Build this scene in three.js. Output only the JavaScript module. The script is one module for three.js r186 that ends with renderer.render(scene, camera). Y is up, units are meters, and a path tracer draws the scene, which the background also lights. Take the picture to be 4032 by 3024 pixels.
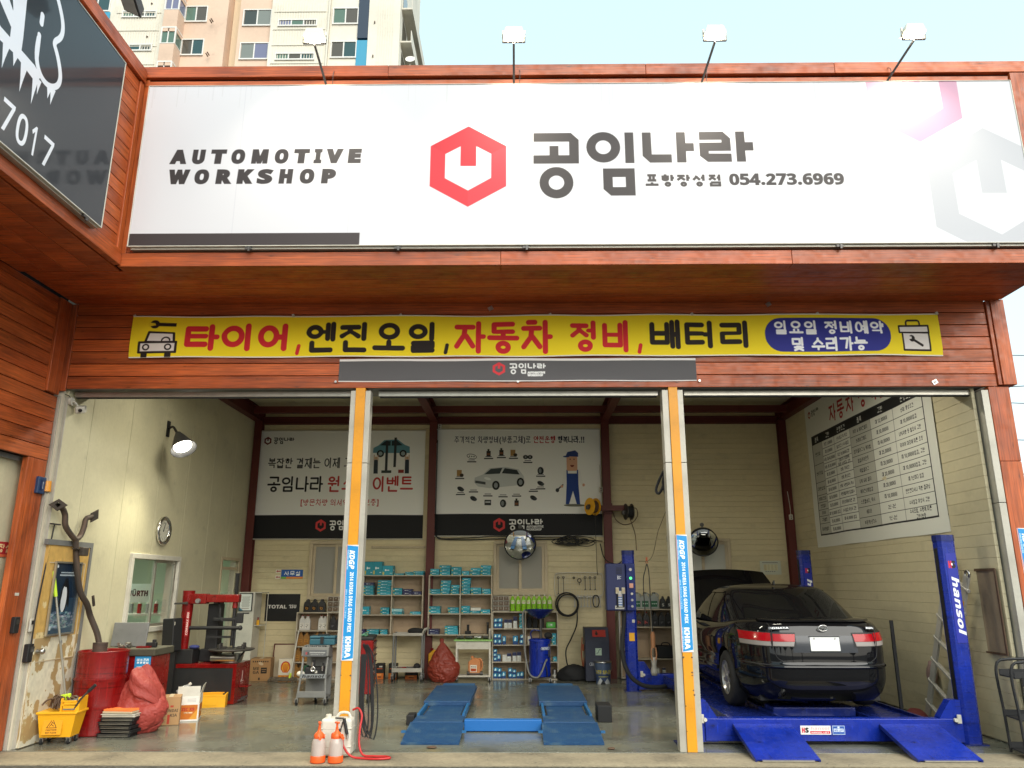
import * as THREE from 'three';
import { RoundedBoxGeometry } from 'three/addons/geometries/RoundedBoxGeometry.js';
import { mergeGeometries, toCreasedNormals, mergeVertices } from 'three/addons/utils/BufferGeometryUtils.js';
import { RectAreaLightUniformsLib } from 'three/addons/lights/RectAreaLightUniformsLib.js';
import { Brush, Evaluator, SUBTRACTION } from 'three-bvh-csg';
RectAreaLightUniformsLib.init();
// ---------------------------------------------------------------- camera
const scene = new THREE.Scene();
const camera = new THREE.PerspectiveCamera(53.49, 4 / 3, 0.1, 3000);
camera.position.set(0, 1.7, 8.68);
camera.rotation.order = 'YXZ';
camera.rotation.set(THREE.MathUtils.degToRad(14.69), THREE.MathUtils.degToRad(0.6), 0);
// ---------------------------------------------------------------- sky (pale evening haze, glow of the low sun behind the camera)
const SUN = new THREE.Vector3(0.45, 0.82, 1).normalize();
{
  const W = 512, H = 256, d = new Float32Array(W * H * 4);
  for (let j = 0; j < H; j++) for (let i = 0; i < W; i++) {
    const ph = ((i + .5) / W - .5) * 2 * Math.PI, th = ((j + .5) / H - .5) * Math.PI;
    const y = Math.sin(th), x = Math.cos(th) * Math.cos(ph), z = Math.cos(th) * Math.sin(ph);
    const e = Math.max(0, y), t = Math.pow(e, .6);
    let r = .74 - .36 * t, g = .84 - .25 * t, b = .86 - .18 * t;
    const h = Math.hypot(SUN.x, SUN.z), toSun = Math.max(0, (x * SUN.x + z * SUN.z) / (h * Math.max(.001, Math.hypot(x, z)))), w = toSun * toSun * Math.exp(-e * 3.2);
    r += .55 * w; g += .38 * w; b += .20 * w;
    if (y < 0) { r = .3; g = .28; b = .25; }
    const k = (j * W + i) * 4; d[k] = r; d[k + 1] = g; d[k + 2] = b; d[k + 3] = 1;
  }
  const t = new THREE.DataTexture(d, W, H, THREE.RGBAFormat, THREE.FloatType);
  t.mapping = THREE.EquirectangularReflectionMapping; t.magFilter = t.minFilter = THREE.LinearFilter; t.needsUpdate = true;
  scene.background = t; scene.environment = t;
}
const sun = new THREE.DirectionalLight(new THREE.Color().setRGB(1, .94, .85), 2.3);
sun.position.copy(SUN).multiplyScalar(40); sun.castShadow = true; sun.shadow.radius = 100;
Object.assign(sun.shadow.camera, { left: -16, right: 16, top: 14, bottom: -14, near: 1, far: 90 }); sun.shadow.mapSize.set(2048, 2048);
scene.add(sun, sun.target);
const renderer = new THREE.WebGLRenderer({ antialias: true });
renderer.toneMapping = THREE.LinearToneMapping;
renderer.toneMappingExposure = 1.65;
renderer.shadowMap.enabled = true;
// ---------------------------------------------------------------- helpers
let seed = 7; const rnd = () => { seed = (seed + 0x6D2B79F5) | 0; let t = Math.imul(seed ^ seed >>> 15, 1 | seed); t = t + Math.imul(t ^ t >>> 7, 61 | t) ^ t; return ((t ^ t >>> 14) >>> 0) / 4294967296; };
const rr = (a, b) => a + (b - a) * rnd();
const hsh = (x, y) => { let h = Math.imul(x, 374761393) + Math.imul(y, 668265263); h = Math.imul(h ^ h >>> 13, 1274126177); return ((h ^ h >>> 16) >>> 0) / 4294967296; };
function vn(x, y, px, py) { const xi = Math.floor(x), yi = Math.floor(y); let fx = x - xi, fy = y - yi; fx = fx * fx * (3 - 2 * fx); fy = fy * fy * (3 - 2 * fy);
  const m = (a, p) => ((a % p) + p) % p, a = hsh(m(xi, px), m(yi, py)), b = hsh(m(xi + 1, px), m(yi, py)), c = hsh(m(xi, px), m(yi + 1, py)), d = hsh(m(xi + 1, px), m(yi + 1, py));
  return a + (b - a) * fx + (c - a) * fy + (a - b - c + d) * fx * fy; }
function fbm(u, v, px, py, o = 4) { let s = 0, a = .5, n = 0; for (let i = 0; i < o; i++) { s += a * vn(u * px, v * py, px, py); n += a; a *= .5; px *= 2; py *= 2; } return s / n; }
function tex(w, h, f, srgb = true) { const d = new Uint8Array(w * h * 4); for (let j = 0; j < h; j++) for (let i = 0; i < w; i++) { const c = f(i / w, j / h), k = (j * w + i) * 4; for (let q = 0; q < 3; q++) d[k + q] = Math.max(0, Math.min(255, Array.isArray(c) ? c[q] : c)); d[k + 3] = 255; }
  const t = new THREE.DataTexture(d, w, h); t.wrapS = t.wrapT = THREE.RepeatWrapping; t.magFilter = THREE.LinearFilter; t.minFilter = THREE.LinearMipmapLinearFilter; t.generateMipmaps = true; if (srgb) t.colorSpace = THREE.SRGBColorSpace; t.needsUpdate = true; return t; }
function rep(t, u, v) { const c = t.clone(); c.repeat.set(u, v); c.needsUpdate = true; return c; }
function print(w, h, draw) { const c = document.createElement('canvas'); c.width = w; c.height = h; const x = c.getContext('2d'); draw(x, w, h); const t = new THREE.CanvasTexture(c); t.colorSpace = THREE.SRGBColorSpace; t.anisotropy = 8; return t; }
const std = (o) => new THREE.MeshStandardMaterial({ roughness: .7, ...o });
const phy = (o) => new THREE.MeshPhysicalMaterial({ roughness: .4, ...o });
const RGB = (r, g, b) => new THREE.Color().setRGB(r, g, b);
// geometry: every piece gets uv in metres from its dominant normal
function uvm(g, ou = 0, ov = 0, swap) { const p = g.attributes.position, n = g.attributes.normal, uv = new Float32Array(p.count * 2);
  for (let i = 0; i < p.count; i++) { const x = p.getX(i), y = p.getY(i), z = p.getZ(i), a = Math.abs(n.getX(i)), b = Math.abs(n.getY(i)), c = Math.abs(n.getZ(i)); let u, v;
    if (c >= a && c >= b) { u = x; v = y; } else if (a >= b) { u = z; v = y; } else { u = x; v = z; } if (swap) [u, v] = [v, u]; uv[2 * i] = u + ou; uv[2 * i + 1] = v + ov; }
  g.setAttribute('uv', new THREE.BufferAttribute(uv, 2)); return g; }
const place = (g, x = 0, y = 0, z = 0, rx = 0, ry = 0, rz = 0) => { if (rx || ry || rz) g.applyMatrix4(new THREE.Matrix4().makeRotationFromEuler(new THREE.Euler(rx, ry, rz))); return g.translate(x, y, z); };
const bx = (w, h, d, x = 0, y = 0, z = 0, r = 0, rx = 0, ry = 0, rz = 0) => place(uvm(r ? new RoundedBoxGeometry(w, h, d, 1, Math.min(r, w / 2.01, h / 2.01, d / 2.01)) : new THREE.BoxGeometry(w, h, d)), x, y, z, rx, ry, rz);
const bb = (x0, x1, y0, y1, z0, z1, r = 0) => bx(x1 - x0, y1 - y0, z1 - z0, (x0 + x1) / 2, (y0 + y1) / 2, (z0 + z1) / 2, r);
const cy = (r0, r1, h, x = 0, y = 0, z = 0, ax = 'y', n = 24, open = false) => place(new THREE.CylinderGeometry(r1, r0, h, n, 1, open), x, y, z, ax === 'z' ? Math.PI / 2 : 0, 0, ax === 'x' ? Math.PI / 2 : 0);
const V = (p) => new THREE.Vector3(...p);
const tb = (pts, r, n = 8, closed = false, k = 6) => new THREE.TubeGeometry(new THREE.CatmullRomCurve3(pts.map(V), closed, 'centripetal'), Math.max(2, pts.length * k), r, n, closed);
function rod(a, b, r, n = 8) { const A = V(a), B = V(b), d = B.clone().sub(A), g = new THREE.CylinderGeometry(r, r, d.length(), n); g.applyQuaternion(new THREE.Quaternion().setFromUnitVectors(new THREE.Vector3(0, 1, 0), d.normalize())); return g.translate((A.x + B.x) / 2, (A.y + B.y) / 2, (A.z + B.z) / 2); }
const la = (pr, x = 0, y = 0, z = 0, n = 32) => place(new THREE.LatheGeometry(pr.map(p => new THREE.Vector2(...p)), n), x, y, z);
const tor = (R, r, x = 0, y = 0, z = 0, rx = 0, ry = 0, rz = 0, n = 32, m = 8) => place(new THREE.TorusGeometry(R, r, m, n), x, y, z, rx, ry, rz);
const sph = (r, x, y, z, sx = 1, sy = 1, sz = 1, n = 16) => place(new THREE.SphereGeometry(r, n, n * .7 | 0).scale(sx, sy, sz), x, y, z);
function ex(pts, depth, bev = 0, holes) { const s = new THREE.Shape(pts.map(p => new THREE.Vector2(...p))); for (const h of holes || []) s.holes.push(new THREE.Path(h.map(p => new THREE.Vector2(...p)))); return new THREE.ExtrudeGeometry(s, { depth, bevelEnabled: bev > 0, bevelSize: bev, bevelThickness: bev, bevelSegments: 1, curveSegments: 10 }); }
const mg = (...a) => { const l = a.flat().map(g => { g = g.index ? g.toNonIndexed() : g; for (const k of Object.keys(g.attributes)) if (!['position', 'normal', 'uv'].includes(k)) g.deleteAttribute(k); return g; }); return l.length === 1 ? l[0] : mergeGeometries(l); };
// a board whose +z face carries a print 0..1 (other faces take the print's corner)
function pb(w, h, d, x = 0, y = 0, z = 0, rx = 0, ry = 0, rz = 0) { const g = new THREE.BoxGeometry(w, h, d), n = g.attributes.normal, uv = g.attributes.uv; for (let i = 0; i < uv.count; i++) if (n.getZ(i) < .5) uv.setXY(i, .004, .004); return place(g, x, y, z, rx, ry, rz); }
const used = {}; const numbered = (n) => { used[n] = (used[n] || 0) + 1; return used[n] === 1 ? n : n + '_' + String(used[n] - 1).padStart(3, '0'); };
function info(o, label, category, group) { o.userData.label = label; o.userData.category = category; if (group) o.userData.group = group; return o; }
function thing(name, label, category, pos = [0, 0, 0], ry = 0, group) { const o = new THREE.Group(); o.name = numbered(name); o.position.set(...pos); o.rotation.y = ry; scene.add(o); return info(o, label, category, group); }
function part(name, g, m, parent, label) { const o = new THREE.Mesh(Array.isArray(g) ? mg(g) : g, m); o.name = name; o.castShadow = o.receiveShadow = true; if (label) o.userData.label = label; parent.add(o); return o; }
function solo(name, label, category, g, m, group, pos, ry) { const o = part(numbered(name), g, m, scene); if (pos) o.position.set(...pos); if (ry) o.rotation.y = ry; return info(o, label, category, group); }
function struct(name, g, m) { const o = part(name, g, m, scene); o.userData.kind = 'structure'; return o; }
function copy(root, pos, ry, label, name) { const r = root.clone(); r.name = numbered(name || root.name.replace(/_\d+$/, '')); r.userData = { ...root.userData }; if (label) r.userData.label = label; r.position.set(...pos); if (ry !== undefined) r.rotation.y = ry; scene.add(r); return r; }
// rectangles that fill x0..x1, y0..y1 around holes [x0,x1,y0,y1]
function around(x0, x1, y0, y1, holes) { const hs = holes.filter(h => h[3] > y0 + 1e-4 && h[2] < y1 - 1e-4 && h[1] > x0 && h[0] < x1); if (!hs.length) return [[x0, x1, y0, y1]];
  const xs = [...new Set([x0, x1, ...hs.flatMap(h => [h[0], h[1]])].filter(v => v >= x0 && v <= x1))].sort((a, b) => a - b), out = [];
  for (let i = 0; i + 1 < xs.length; i++) { const a = xs[i], b = xs[i + 1], c = hs.filter(h => h[0] < (a + b) / 2 && h[1] > (a + b) / 2); let y = y0; for (const h of c.sort((p, q) => p[2] - q[2])) { if (h[2] > y) out.push([a, b, y, h[2]]); y = Math.max(y, h[3]); } if (y < y1) out.push([a, b, y, y1]); }
  return out; }
// ---------------------------------------------------------------- lettering: Hangul built from strokes
const JA = { g: [[0, 0, 1, 0, 1, 1]], n: [[0, 0, 0, 1, 1, 1]], d: [[1, 0, 0, 0, 0, 1, 1, 1]], r: [[0, 0, 1, 0, 1, .5, 0, .5, 0, 1, 1, 1]], m: [[0, 0, 1, 0, 1, 1, 0, 1, 0, 0]], b: [[0, 0, 0, 1, 1, 1, 1, 0], [0, .5, 1, .5]], s: [[.5, 0, .45, .4, 0, 1], [.5, .3, 1, 1]], o: 'o', j: [[0, .05, 1, .05], [.5, .05, .45, .5, 0, 1], [.5, .45, 1, 1]], ch: [[.3, -.12, .7, -.12], [0, .15, 1, .15], [.5, .15, .45, .55, 0, 1], [.5, .5, 1, 1]], k: [[0, 0, 1, 0, 1, 1], [0, .5, 1, .5]], t: [[1, 0, 0, 0, 0, 1, 1, 1], [0, .5, 1, .5]], p: [[0, 0, 1, 0], [0, 1, 1, 1], [.3, 0, .3, 1], [.7, 0, .7, 1]], h: 'h' };
const L1 = ['g', 'gg', 'n', 'd', 'dd', 'r', 'm', 'b', 'bb', 's', 'ss', 'o', 'j', 'jj', 'ch', 'k', 't', 'p', 'h'];
const L3 = ['', 'g', 'gg', 'g+s', 'n', 'n+j', 'n+h', 'd', 'r', 'r+g', 'r+m', 'r+b', 'r+s', 'r+t', 'r+p', 'r+h', 'm', 'b', 'b+s', 's', 'ss', 'o', 'j', 'ch', 'k', 't', 'p', 'h'];
// vowels: v = vertical stems (x of stem, side of tick, number of ticks), h = horizontal
const VO = [['v', 1, 1], ['v2', 1, 1], ['v', 1, 2], ['v2', 1, 2], ['v', -1, 1], ['v2', -1, 1], ['v', -1, 2], ['v2', -1, 2], ['h', -1, 1], ['m', -1, 1, 'v', 1, 1], ['m', -1, 1, 'v2', 1, 1], ['m', -1, 1, 'v', 0, 0], ['h', -1, 2], ['h', 1, 1], ['m', 1, 1, 'v', -1, 1], ['m', 1, 1, 'v2', -1, 1], ['m', 1, 1, 'v', 0, 0], ['h', 1, 2], ['h', 0, 0], ['m', 0, 0, 'v', 0, 0], ['v', 0, 0]];
function jamo(c, k, x, y, w, h, v) {
  const line = (a) => { c.beginPath(); for (let i = 0; i < a.length; i += 2) c[i ? 'lineTo' : 'moveTo'](x + a[i] * w, y + a[i + 1] * h); c.stroke(); };
  if (!JA[k]) { const n = k.includes('+') ? k.split('+') : [k[0], k[0]]; jamo(c, n[0], x, y, w * .42, h, v); jamo(c, n[1], x + w * .58, y, w * .42, h, v); return; }
  if (k === 'o') { c.beginPath(); c.ellipse(x + w / 2, y + h / 2, Math.min(w, h * 1.25) / 2, h / 2, 0, 0, 7); c.stroke(); return; }
  if (k === 'h') { line([.32, -.06, .68, -.06]); line([0, .2, 1, .2]); c.beginPath(); c.ellipse(x + w / 2, y + h * .72, w * .33, h * .28, 0, 0, 7); c.stroke(); return; }
  for (const a of JA[k]) line((k === 'g' || k === 'k') && v ? a.map((q, i) => i === 4 && a.length === 6 ? .72 : q) : a); }
function syl(c, ch, x, y, s, sh) { const n = ch.charCodeAt(0) - 0xAC00, i = L1[Math.floor(n / 588)], vo = VO[Math.floor(n / 28) % 21], f = L3[n % 28], H = sh;
  const fh = f ? .60 : 1, stem = (type, side, ticks, x0, y0, y1) => { const X = x + x0 * s, m = (y0 + y1) / 2, dy = (y1 - y0) * .13; c.beginPath(); c.moveTo(X, y + y0 * H); c.lineTo(X, y + y1 * H); if (type === 'v2') { c.moveTo(X + s * .17, y + (y0 - .02) * H); c.lineTo(X + s * .17, y + (y1 + .02) * H); }
    for (let k = 0; k < ticks; k++) { const yy = y + (m + (ticks === 2 ? (k ? dy : -dy) : 0)) * H; c.moveTo(X, yy); c.lineTo(X + side * (type === 'v2' && side > 0 ? .17 : .16) * s, yy); } c.stroke(); };
  const bar = (side, ticks, y0, x0 = .06, x1 = .94, tl = .15) => { c.beginPath(); c.moveTo(x + x0 * s, y + y0 * H); c.lineTo(x + x1 * s, y + y0 * H); for (let k = 0; k < ticks; k++) { const xx = x + s * (x0 + (x1 - x0) * (ticks === 2 ? (k ? .67 : .33) : .5)); c.moveTo(xx, y + y0 * H); c.lineTo(xx, y + (y0 + side * tl) * H); } c.stroke(); };
  if (vo[0][0] === 'v') { const two = vo[0] === 'v2', X = two ? .70 : .78; jamo(c, i, x + .08 * s, y + .12 * H, s * ((two ? .40 : .46) + (vo[1] >= 0 ? .06 : 0)), H * (f ? .36 : .68), 1); stem(vo[0], vo[1], vo[2], X, .04, f ? .56 : .95); }
  else if (vo[0] === 'h') { jamo(c, i, x + .2 * s, y + .08 * H, .6 * s, H * (f ? .24 : (vo[1] < 0 ? .42 : .40)), 0); bar(vo[1], vo[2], f ? (vo[1] < 0 ? .53 : .46) : (vo[1] < 0 ? .86 : vo[1] ? .68 : .8), .06, .94, f ? .11 : .2); }
  else { jamo(c, i, x + .08 * s, y + .08 * H, s * .42, H * (f ? .24 : .38), 1); bar(vo[1], vo[2], f ? .48 : .72, .04, .62, .1); stem(vo[3], vo[4], vo[5], vo[3] === 'v2' ? .72 : .8, .04, f ? .58 : .95); }
  if (f) jamo(c, f, x + .2 * s, y + .70 * H, .6 * s, H * .24, 0); }
// text(c, string, left, top, glyph width, glyph height, stroke, colour, width to fit)
function text(c, str, x, y, s, h, lw, col, fit, round = false) { c.strokeStyle = c.fillStyle = col; c.lineWidth = lw; c.lineCap = round ? 'round' : 'butt'; c.lineJoin = round ? 'round' : 'miter'; const adv = (ch) => /[가-힣]/.test(ch) ? 1 : ch === ' ' ? .38 : /[.,!|:]/.test(ch) ? .38 : /[()\[\]\/]/.test(ch) ? .45 : .62;
  const tot = [...str].reduce((a, ch) => a + adv(ch), 0), k = fit ? fit / (tot * s) : 1; let X = x;
  for (const ch of str) { const w = adv(ch) * s * k; if (/[가-힣]/.test(ch)) syl(c, ch, X + w * .04, y, w * .92, h); else if (ch !== ' ') { c.font = 'bold ' + h * 1.18 + 'px sans-serif'; c.textAlign = 'center'; c.textBaseline = 'alphabetic'; c.save(); c.translate(X + w / 2, y + h * .95); const m = c.measureText(ch).width; if (m > w * 1.02) c.scale(w * 1.02 / m, 1); c.fillText(ch, 0, 0); c.restore(); } X += w; } return X - x; }
function latin(c, s, x, y, size, col, fit, o = {}) { c.save(); c.translate(x, y); if (o.rot) c.rotate(o.rot); c.fillStyle = col; c.font = (o.weight || 'bold') + ' ' + size + 'px ' + (o.font || 'sans-serif'); c.textAlign = 'left'; c.textBaseline = 'alphabetic'; const m = c.measureText(s).width; c.transform(fit ? fit / m : 1, 0, o.skew || 0, 1, 0, 0); if (o.heavy) { c.strokeStyle = col; c.lineWidth = o.heavy; c.lineJoin = 'miter'; c.miterLimit = 2.2; c.strokeText(s, 0, 0); } c.fillText(s, 0, 0); c.restore(); }
const poly = (c, p, col, f = q => q) => { c.fillStyle = col; c.beginPath(); p.forEach((q, i) => { const [a, b] = f(q); c[i ? 'lineTo' : 'moveTo'](a, b); }); c.closePath(); c.fill(); };
const rc = (c, col, x, y, w, h) => { c.fillStyle = col; c.fillRect(x, y, w, h); };
const el = (c, col, x, y, a, b, rot = 0) => { c.fillStyle = col; c.beginPath(); c.ellipse(x, y, a, b, rot, 0, 7); c.fill(); };
// the workshop's wordmark and hexagon, in the coordinates of the big sign (0..1, 0..1)
const HEX = [[.3741, .274], [.4172, .401], [.4172, .651], [.3745, .775], [.3313, .649], [.3313, .399]], HIN = [[.3659, .399], [.3481, .449], [.3481, .600], [.3746, .677], [.4004, .600], [.4004, .449], [.3829, .399], [.3829, .524], [.3660, .524]];
const MARK = [[[.4485, .320], [.4911, .320], [.4998, .364], [.4996, .513], [.4482, .513], [.4482, .461], [.4665, .461], [.4665, .402], [.4767, .402], [.4767, .461], [.4889, .461], [.4889, .375], [.4485, .375]], [[.5523, .319], [.5622, .319], [.5622, .512], [.5521, .512]], [[.5721, .320], [.5821, .320], [.5822, .459], [.6046, .459], [.6046, .510], [.5799, .510], [.5719, .468]], [[.6107, .319], [.6210, .319], [.6211, .389], [.6303, .389], [.6303, .440], [.6212, .440], [.6209, .510], [.6105, .510]], [[.6370, .318], [.6640, .317], [.6721, .360], [.6721, .439], [.6468, .440], [.6467, .455], [.6722, .456], [.6722, .508], [.6451, .508], [.6366, .470], [.6366, .387], [.6620, .386], [.6620, .369], [.6369, .369]], [[.6782, .317], [.6884, .317], [.6885, .385], [.6975, .385], [.6975, .438], [.6880, .438], [.6881, .507], [.6778, .507]]];
const RING = [[.4738, .631, .0190, .0965], [.5276, .412, .0192, .0965]];
function brand(c, f, ink, red, hexOnly) { // f maps sign coordinates to canvas
  if (red) { c.fillStyle = red; c.beginPath(); for (const l of [HEX, HIN]) { l.forEach((q, i) => { const p = f(q); c[i ? 'lineTo' : 'moveTo'](p[0], p[1]); }); c.closePath(); } c.fill('evenodd'); }
  if (hexOnly) return;
  for (const m of MARK) poly(c, m, ink, f);
  c.fillStyle = ink; for (const [x, y, a, b] of RING) { const p = f([x, y]), q = f([x + a, y + b]), A = q[0] - p[0], B = q[1] - p[1]; c.beginPath(); c.ellipse(p[0], p[1], A, B, 0, 0, 7); c.ellipse(p[0], p[1], A * .46, B * .45, 0, 0, 7); c.fill('evenodd'); }
  c.beginPath(); for (const l of [[[.5264, .545], [.5620, .545], [.5620, .712], [.5346, .712], [.5264, .672]], [[.5369, .598], [.5516, .598], [.5516, .660], [.5369, .660]]]) { l.forEach((q, i) => { const p = f(q); c[i ? 'lineTo' : 'moveTo'](p[0], p[1]); }); c.closePath(); } c.fill('evenodd'); }
const fit = (x, y, w) => (q) => [x + (q[0] - .3313) * w / .366, y + (q[1] - .274) * w / .366 * 1.965 / 9.70];
// ---------------------------------------------------------------- materials
const grainy = (u, v, k) => fbm(u, v, k, k, 4);
const woodTex = tex(1024, 512, (u, v) => { // 2 m x 1 m of printed wood grain
  let g = fbm(u, v, 6, 90, 4), w = fbm(u, v, 4, 5, 3), st = fbm(u, v, 14, 220, 2), k = 0;
  for (const [kx, ky, s] of [[.12, .07, 1], [.31, .23, .7], [.52, .11, 1.1], [.73, .31, .8], [.9, .42, 1], [.2, .58, .9], [.43, .71, 1.1], [.66, .63, .7], [.84, .83, 1], [.08, .87, .8], [.6, .93, .6]]) { const dx = (u - kx) * 60, dy = (v - ky) * 60, r = Math.hypot(dx * .8, dy * 1.6) / s; k += Math.max(0, 1 - r) * .5 + .16 * Math.max(0, 1 - Math.abs(dy) * .8) * Math.exp(-Math.abs(dx) * .3); }
  const d = .80 + .30 * (g - .5) + .34 * (w - .5) + .22 * (st - .5) - .45 * Math.min(1, k);
  return [232 * d * 1.02, 122 * d * (.93 + .14 * w), 66 * d * (.88 + .2 * w)]; });
const roughT = tex(256, 256, (u, v) => 140 + 110 * (fbm(u, v, 8, 8, 4) - .5), false);
const M = {};
const scuffT = tex(512, 512, (u, v) => { const a = fbm(u, v, 5, 5, 5), b = fbm(u, v, 90, 90, 2), s = fbm(u, v, 6, 160, 2), s2 = fbm(u + .4, v + .1, 140, 8, 2), g = fbm(u + .7, v + .3, 9, 9, 5); let d = 226 + 44 * (a - .5) + 22 * (b - .5); if (s > .74) d -= 70 * (s - .74) * 6; if (s2 > .76) d += 60; if (g > .66) d -= 260 * (g - .66); return [d, d, d * .98]; });
M.wood = std({ map: rep(woodTex, .5, 1), color: RGB(.82, .74, .62), roughness: .85, roughnessMap: rep(roughT, 2, 2) });
M.woodV = M.wood.clone(); M.woodV.map = rep(woodTex, .5, 1); M.woodV.map.rotation = Math.PI / 2;
const dirtT = tex(512, 512, (u, v) => { const a = fbm(u, v, 3, 3, 6), b = fbm(u, v, 60, 60, 2), s = fbm(u + .3, v + .7, 10, 10, 4), d = 236 + 30 * (a - .5) + 8 * (b - .5) - 60 * Math.max(0, s - .66); return [d, d * .985, d * .95]; });
const ribT = tex(256, 4, (u) => { const p = (u * 16) % 1; return p < .12 ? 40 : 210; }, false);
M.panel = std({ map: rep(dirtT, .5, .5), color: RGB(.78, .69, .45), roughness: .5 });
M.panelL = std({ map: rep(dirtT, .5, .5), color: RGB(.72, .69, .51), roughness: .5, bumpMap: rep(ribT, 1, 1), bumpScale: .002 });
M.panelR = std({ map: rep(dirtT, .4, .4), color: RGB(.68, .62, .44), roughness: .55 });
M.ceil = std({ map: rep(dirtT, .5, .5), color: RGB(.72, .69, .51), roughness: .6 });
M.red = std({ color: RGB(.13, .018, .012), roughness: .5, map: rep(dirtT, 1, 1) });
M.black = std({ color: RGB(.012, .012, .013), roughness: .6 });
M.rubber = std({ color: RGB(.015, .015, .016), roughness: .8 });
M.orange = std({ color: RGB(.88, .38, .012), roughness: .42, map: rep(dirtT, 1.3, 1.3) });
M.rail = std({ color: RGB(.55, .54, .50), roughness: .45, metalness: .25, map: rep(dirtT, 1.5, 1.5) });
M.alu = std({ color: RGB(.62, .61, .57), roughness: .35, metalness: .8, map: rep(dirtT, 2, 2) });
M.ladder = std({ color: RGB(.62, .61, .58), roughness: .45, metalness: .2, map: rep(dirtT, 2, 2) });
M.steel = std({ color: RGB(.50, .49, .47), roughness: .3, metalness: 1 });
M.darkSteel = std({ color: RGB(.10, .095, .09), roughness: .45, metalness: .7 });
M.white = std({ color: RGB(.75, .74, .69), roughness: .5, map: rep(dirtT, 2, 2) });
M.cream = std({ color: RGB(.68, .58, .42), roughness: .55, map: rep(dirtT, 1, 1) });
M.navy = std({ color: RGB(.014, .030, .22), roughness: .45, map: rep(scuffT, 1.1, 1.1), roughnessMap: rep(roughT, 2, 2) });
M.blue = std({ color: RGB(.008, .034, .42), roughness: .5, map: rep(scuffT, .9, .9), roughnessMap: rep(roughT, 2, 2) });
M.sky = std({ color: RGB(.02, .16, .43), roughness: .45, map: rep(dirtT, 3, 3) });
M.redP = std({ color: RGB(.27, .007, .007), roughness: .45, map: rep(scuffT, 1.2, 1.2), roughnessMap: rep(roughT, 2, 2) });
M.yellow = std({ color: RGB(.85, .42, .01), roughness: .45 });
M.lime = std({ color: RGB(.55, .75, .04), roughness: .4 });
M.chrome = std({ color: RGB(.75, .74, .72), roughness: .12, metalness: 1 });
M.mirror = std({ color: RGB(.82, .84, .84), roughness: .02, metalness: 1 });
M.plaster = std({ color: RGB(.7, .66, .56), roughness: .8, map: rep(dirtT, .3, .3) });
M.glass = phy({ color: 0xffffff, transmission: 1, roughness: .03, thickness: 0, ior: 1.45 });
M.frost = phy({ color: RGB(.60, .57, .50), transmission: .55, roughness: .9, thickness: 0 });
M.grey = std({ color: RGB(.22, .23, .24), roughness: .5, map: rep(dirtT, 2, 2) });
M.brown = std({ color: RGB(.10, .055, .03), roughness: .6 });
M.wire = std({ color: RGB(.02, .02, .02), roughness: .7 });
// ---------------------------------------------------------------- ground
const asphaltT = tex(512, 512, (u, v) => { const a = fbm(u, v, 90, 90, 2), b = fbm(u, v, 5, 5, 4); const d = 70 + 60 * (a - .5) + 46 * (b - .5); return [d, d * .97, d * .9]; });
const concT = tex(1024, 1024, (u, v) => { const a = fbm(u, v, 5, 5, 5), b = fbm(u, v, 120, 120, 2), c = fbm(u + .5, v + .2, 9, 9, 4), cr = Math.abs(fbm(u, v, 7, 7, 5) - .5); let d = 168 + 60 * (a - .5) + 26 * (b - .5) - 90 * Math.max(0, c - .60); if (cr < .004) d -= 40; return [d, d * .945, d * .82]; });
const epoxT = tex(1024, 1024, (u, v) => { const a = fbm(u, v, 4, 4, 5), b = fbm(u, v, 70, 70, 3), c = fbm(u + .37, v, 11, 11, 4), s = fbm(u, v, 30, 5, 3), w = fbm(u + .1, v + .6, 6, 6, 5); let d = 122 + 40 * (a - .5) + 18 * (b - .5) - 70 * Math.max(0, c - .62) - 30 * Math.max(0, s - .62), t = Math.max(0, w - .58) * 2.2; return [d * (1 + .22 * t), d * (1 + .10 * t), d * (.90 - .12 * t)]; });
const epoxR = tex(512, 512, (u, v) => 70 + 150 * (fbm(u, v, 6, 6, 5) - .38), false);
struct('ground', bb(-400, 400, -.3, -.012, .62, 400), std({ map: rep(asphaltT, .6, .6), roughness: .95 }));
struct('terrain', bb(-400, 400, -.3, -.016, -400, .62), std({ color: RGB(.22, .2, .17), map: rep(asphaltT, .3, .3), roughness: .95 }));
struct('pavement', bb(-5.6, 6.4, -.3, -.003, .03, .615), std({ map: rep(concT, .35, .35), color: RGB(.80, .76, .70), roughness: .85, bumpMap: rep(concT, .35, .35), bumpScale: .004 }));
struct('floor', bb(-5.5, 5.6, -.3, 0, -6.6, .022, .006), std({ map: rep(epoxT, .28, .28), color: RGB(.86, .87, .87), roughness: .7, roughnessMap: rep(epoxR, .4, .4) }));
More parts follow.
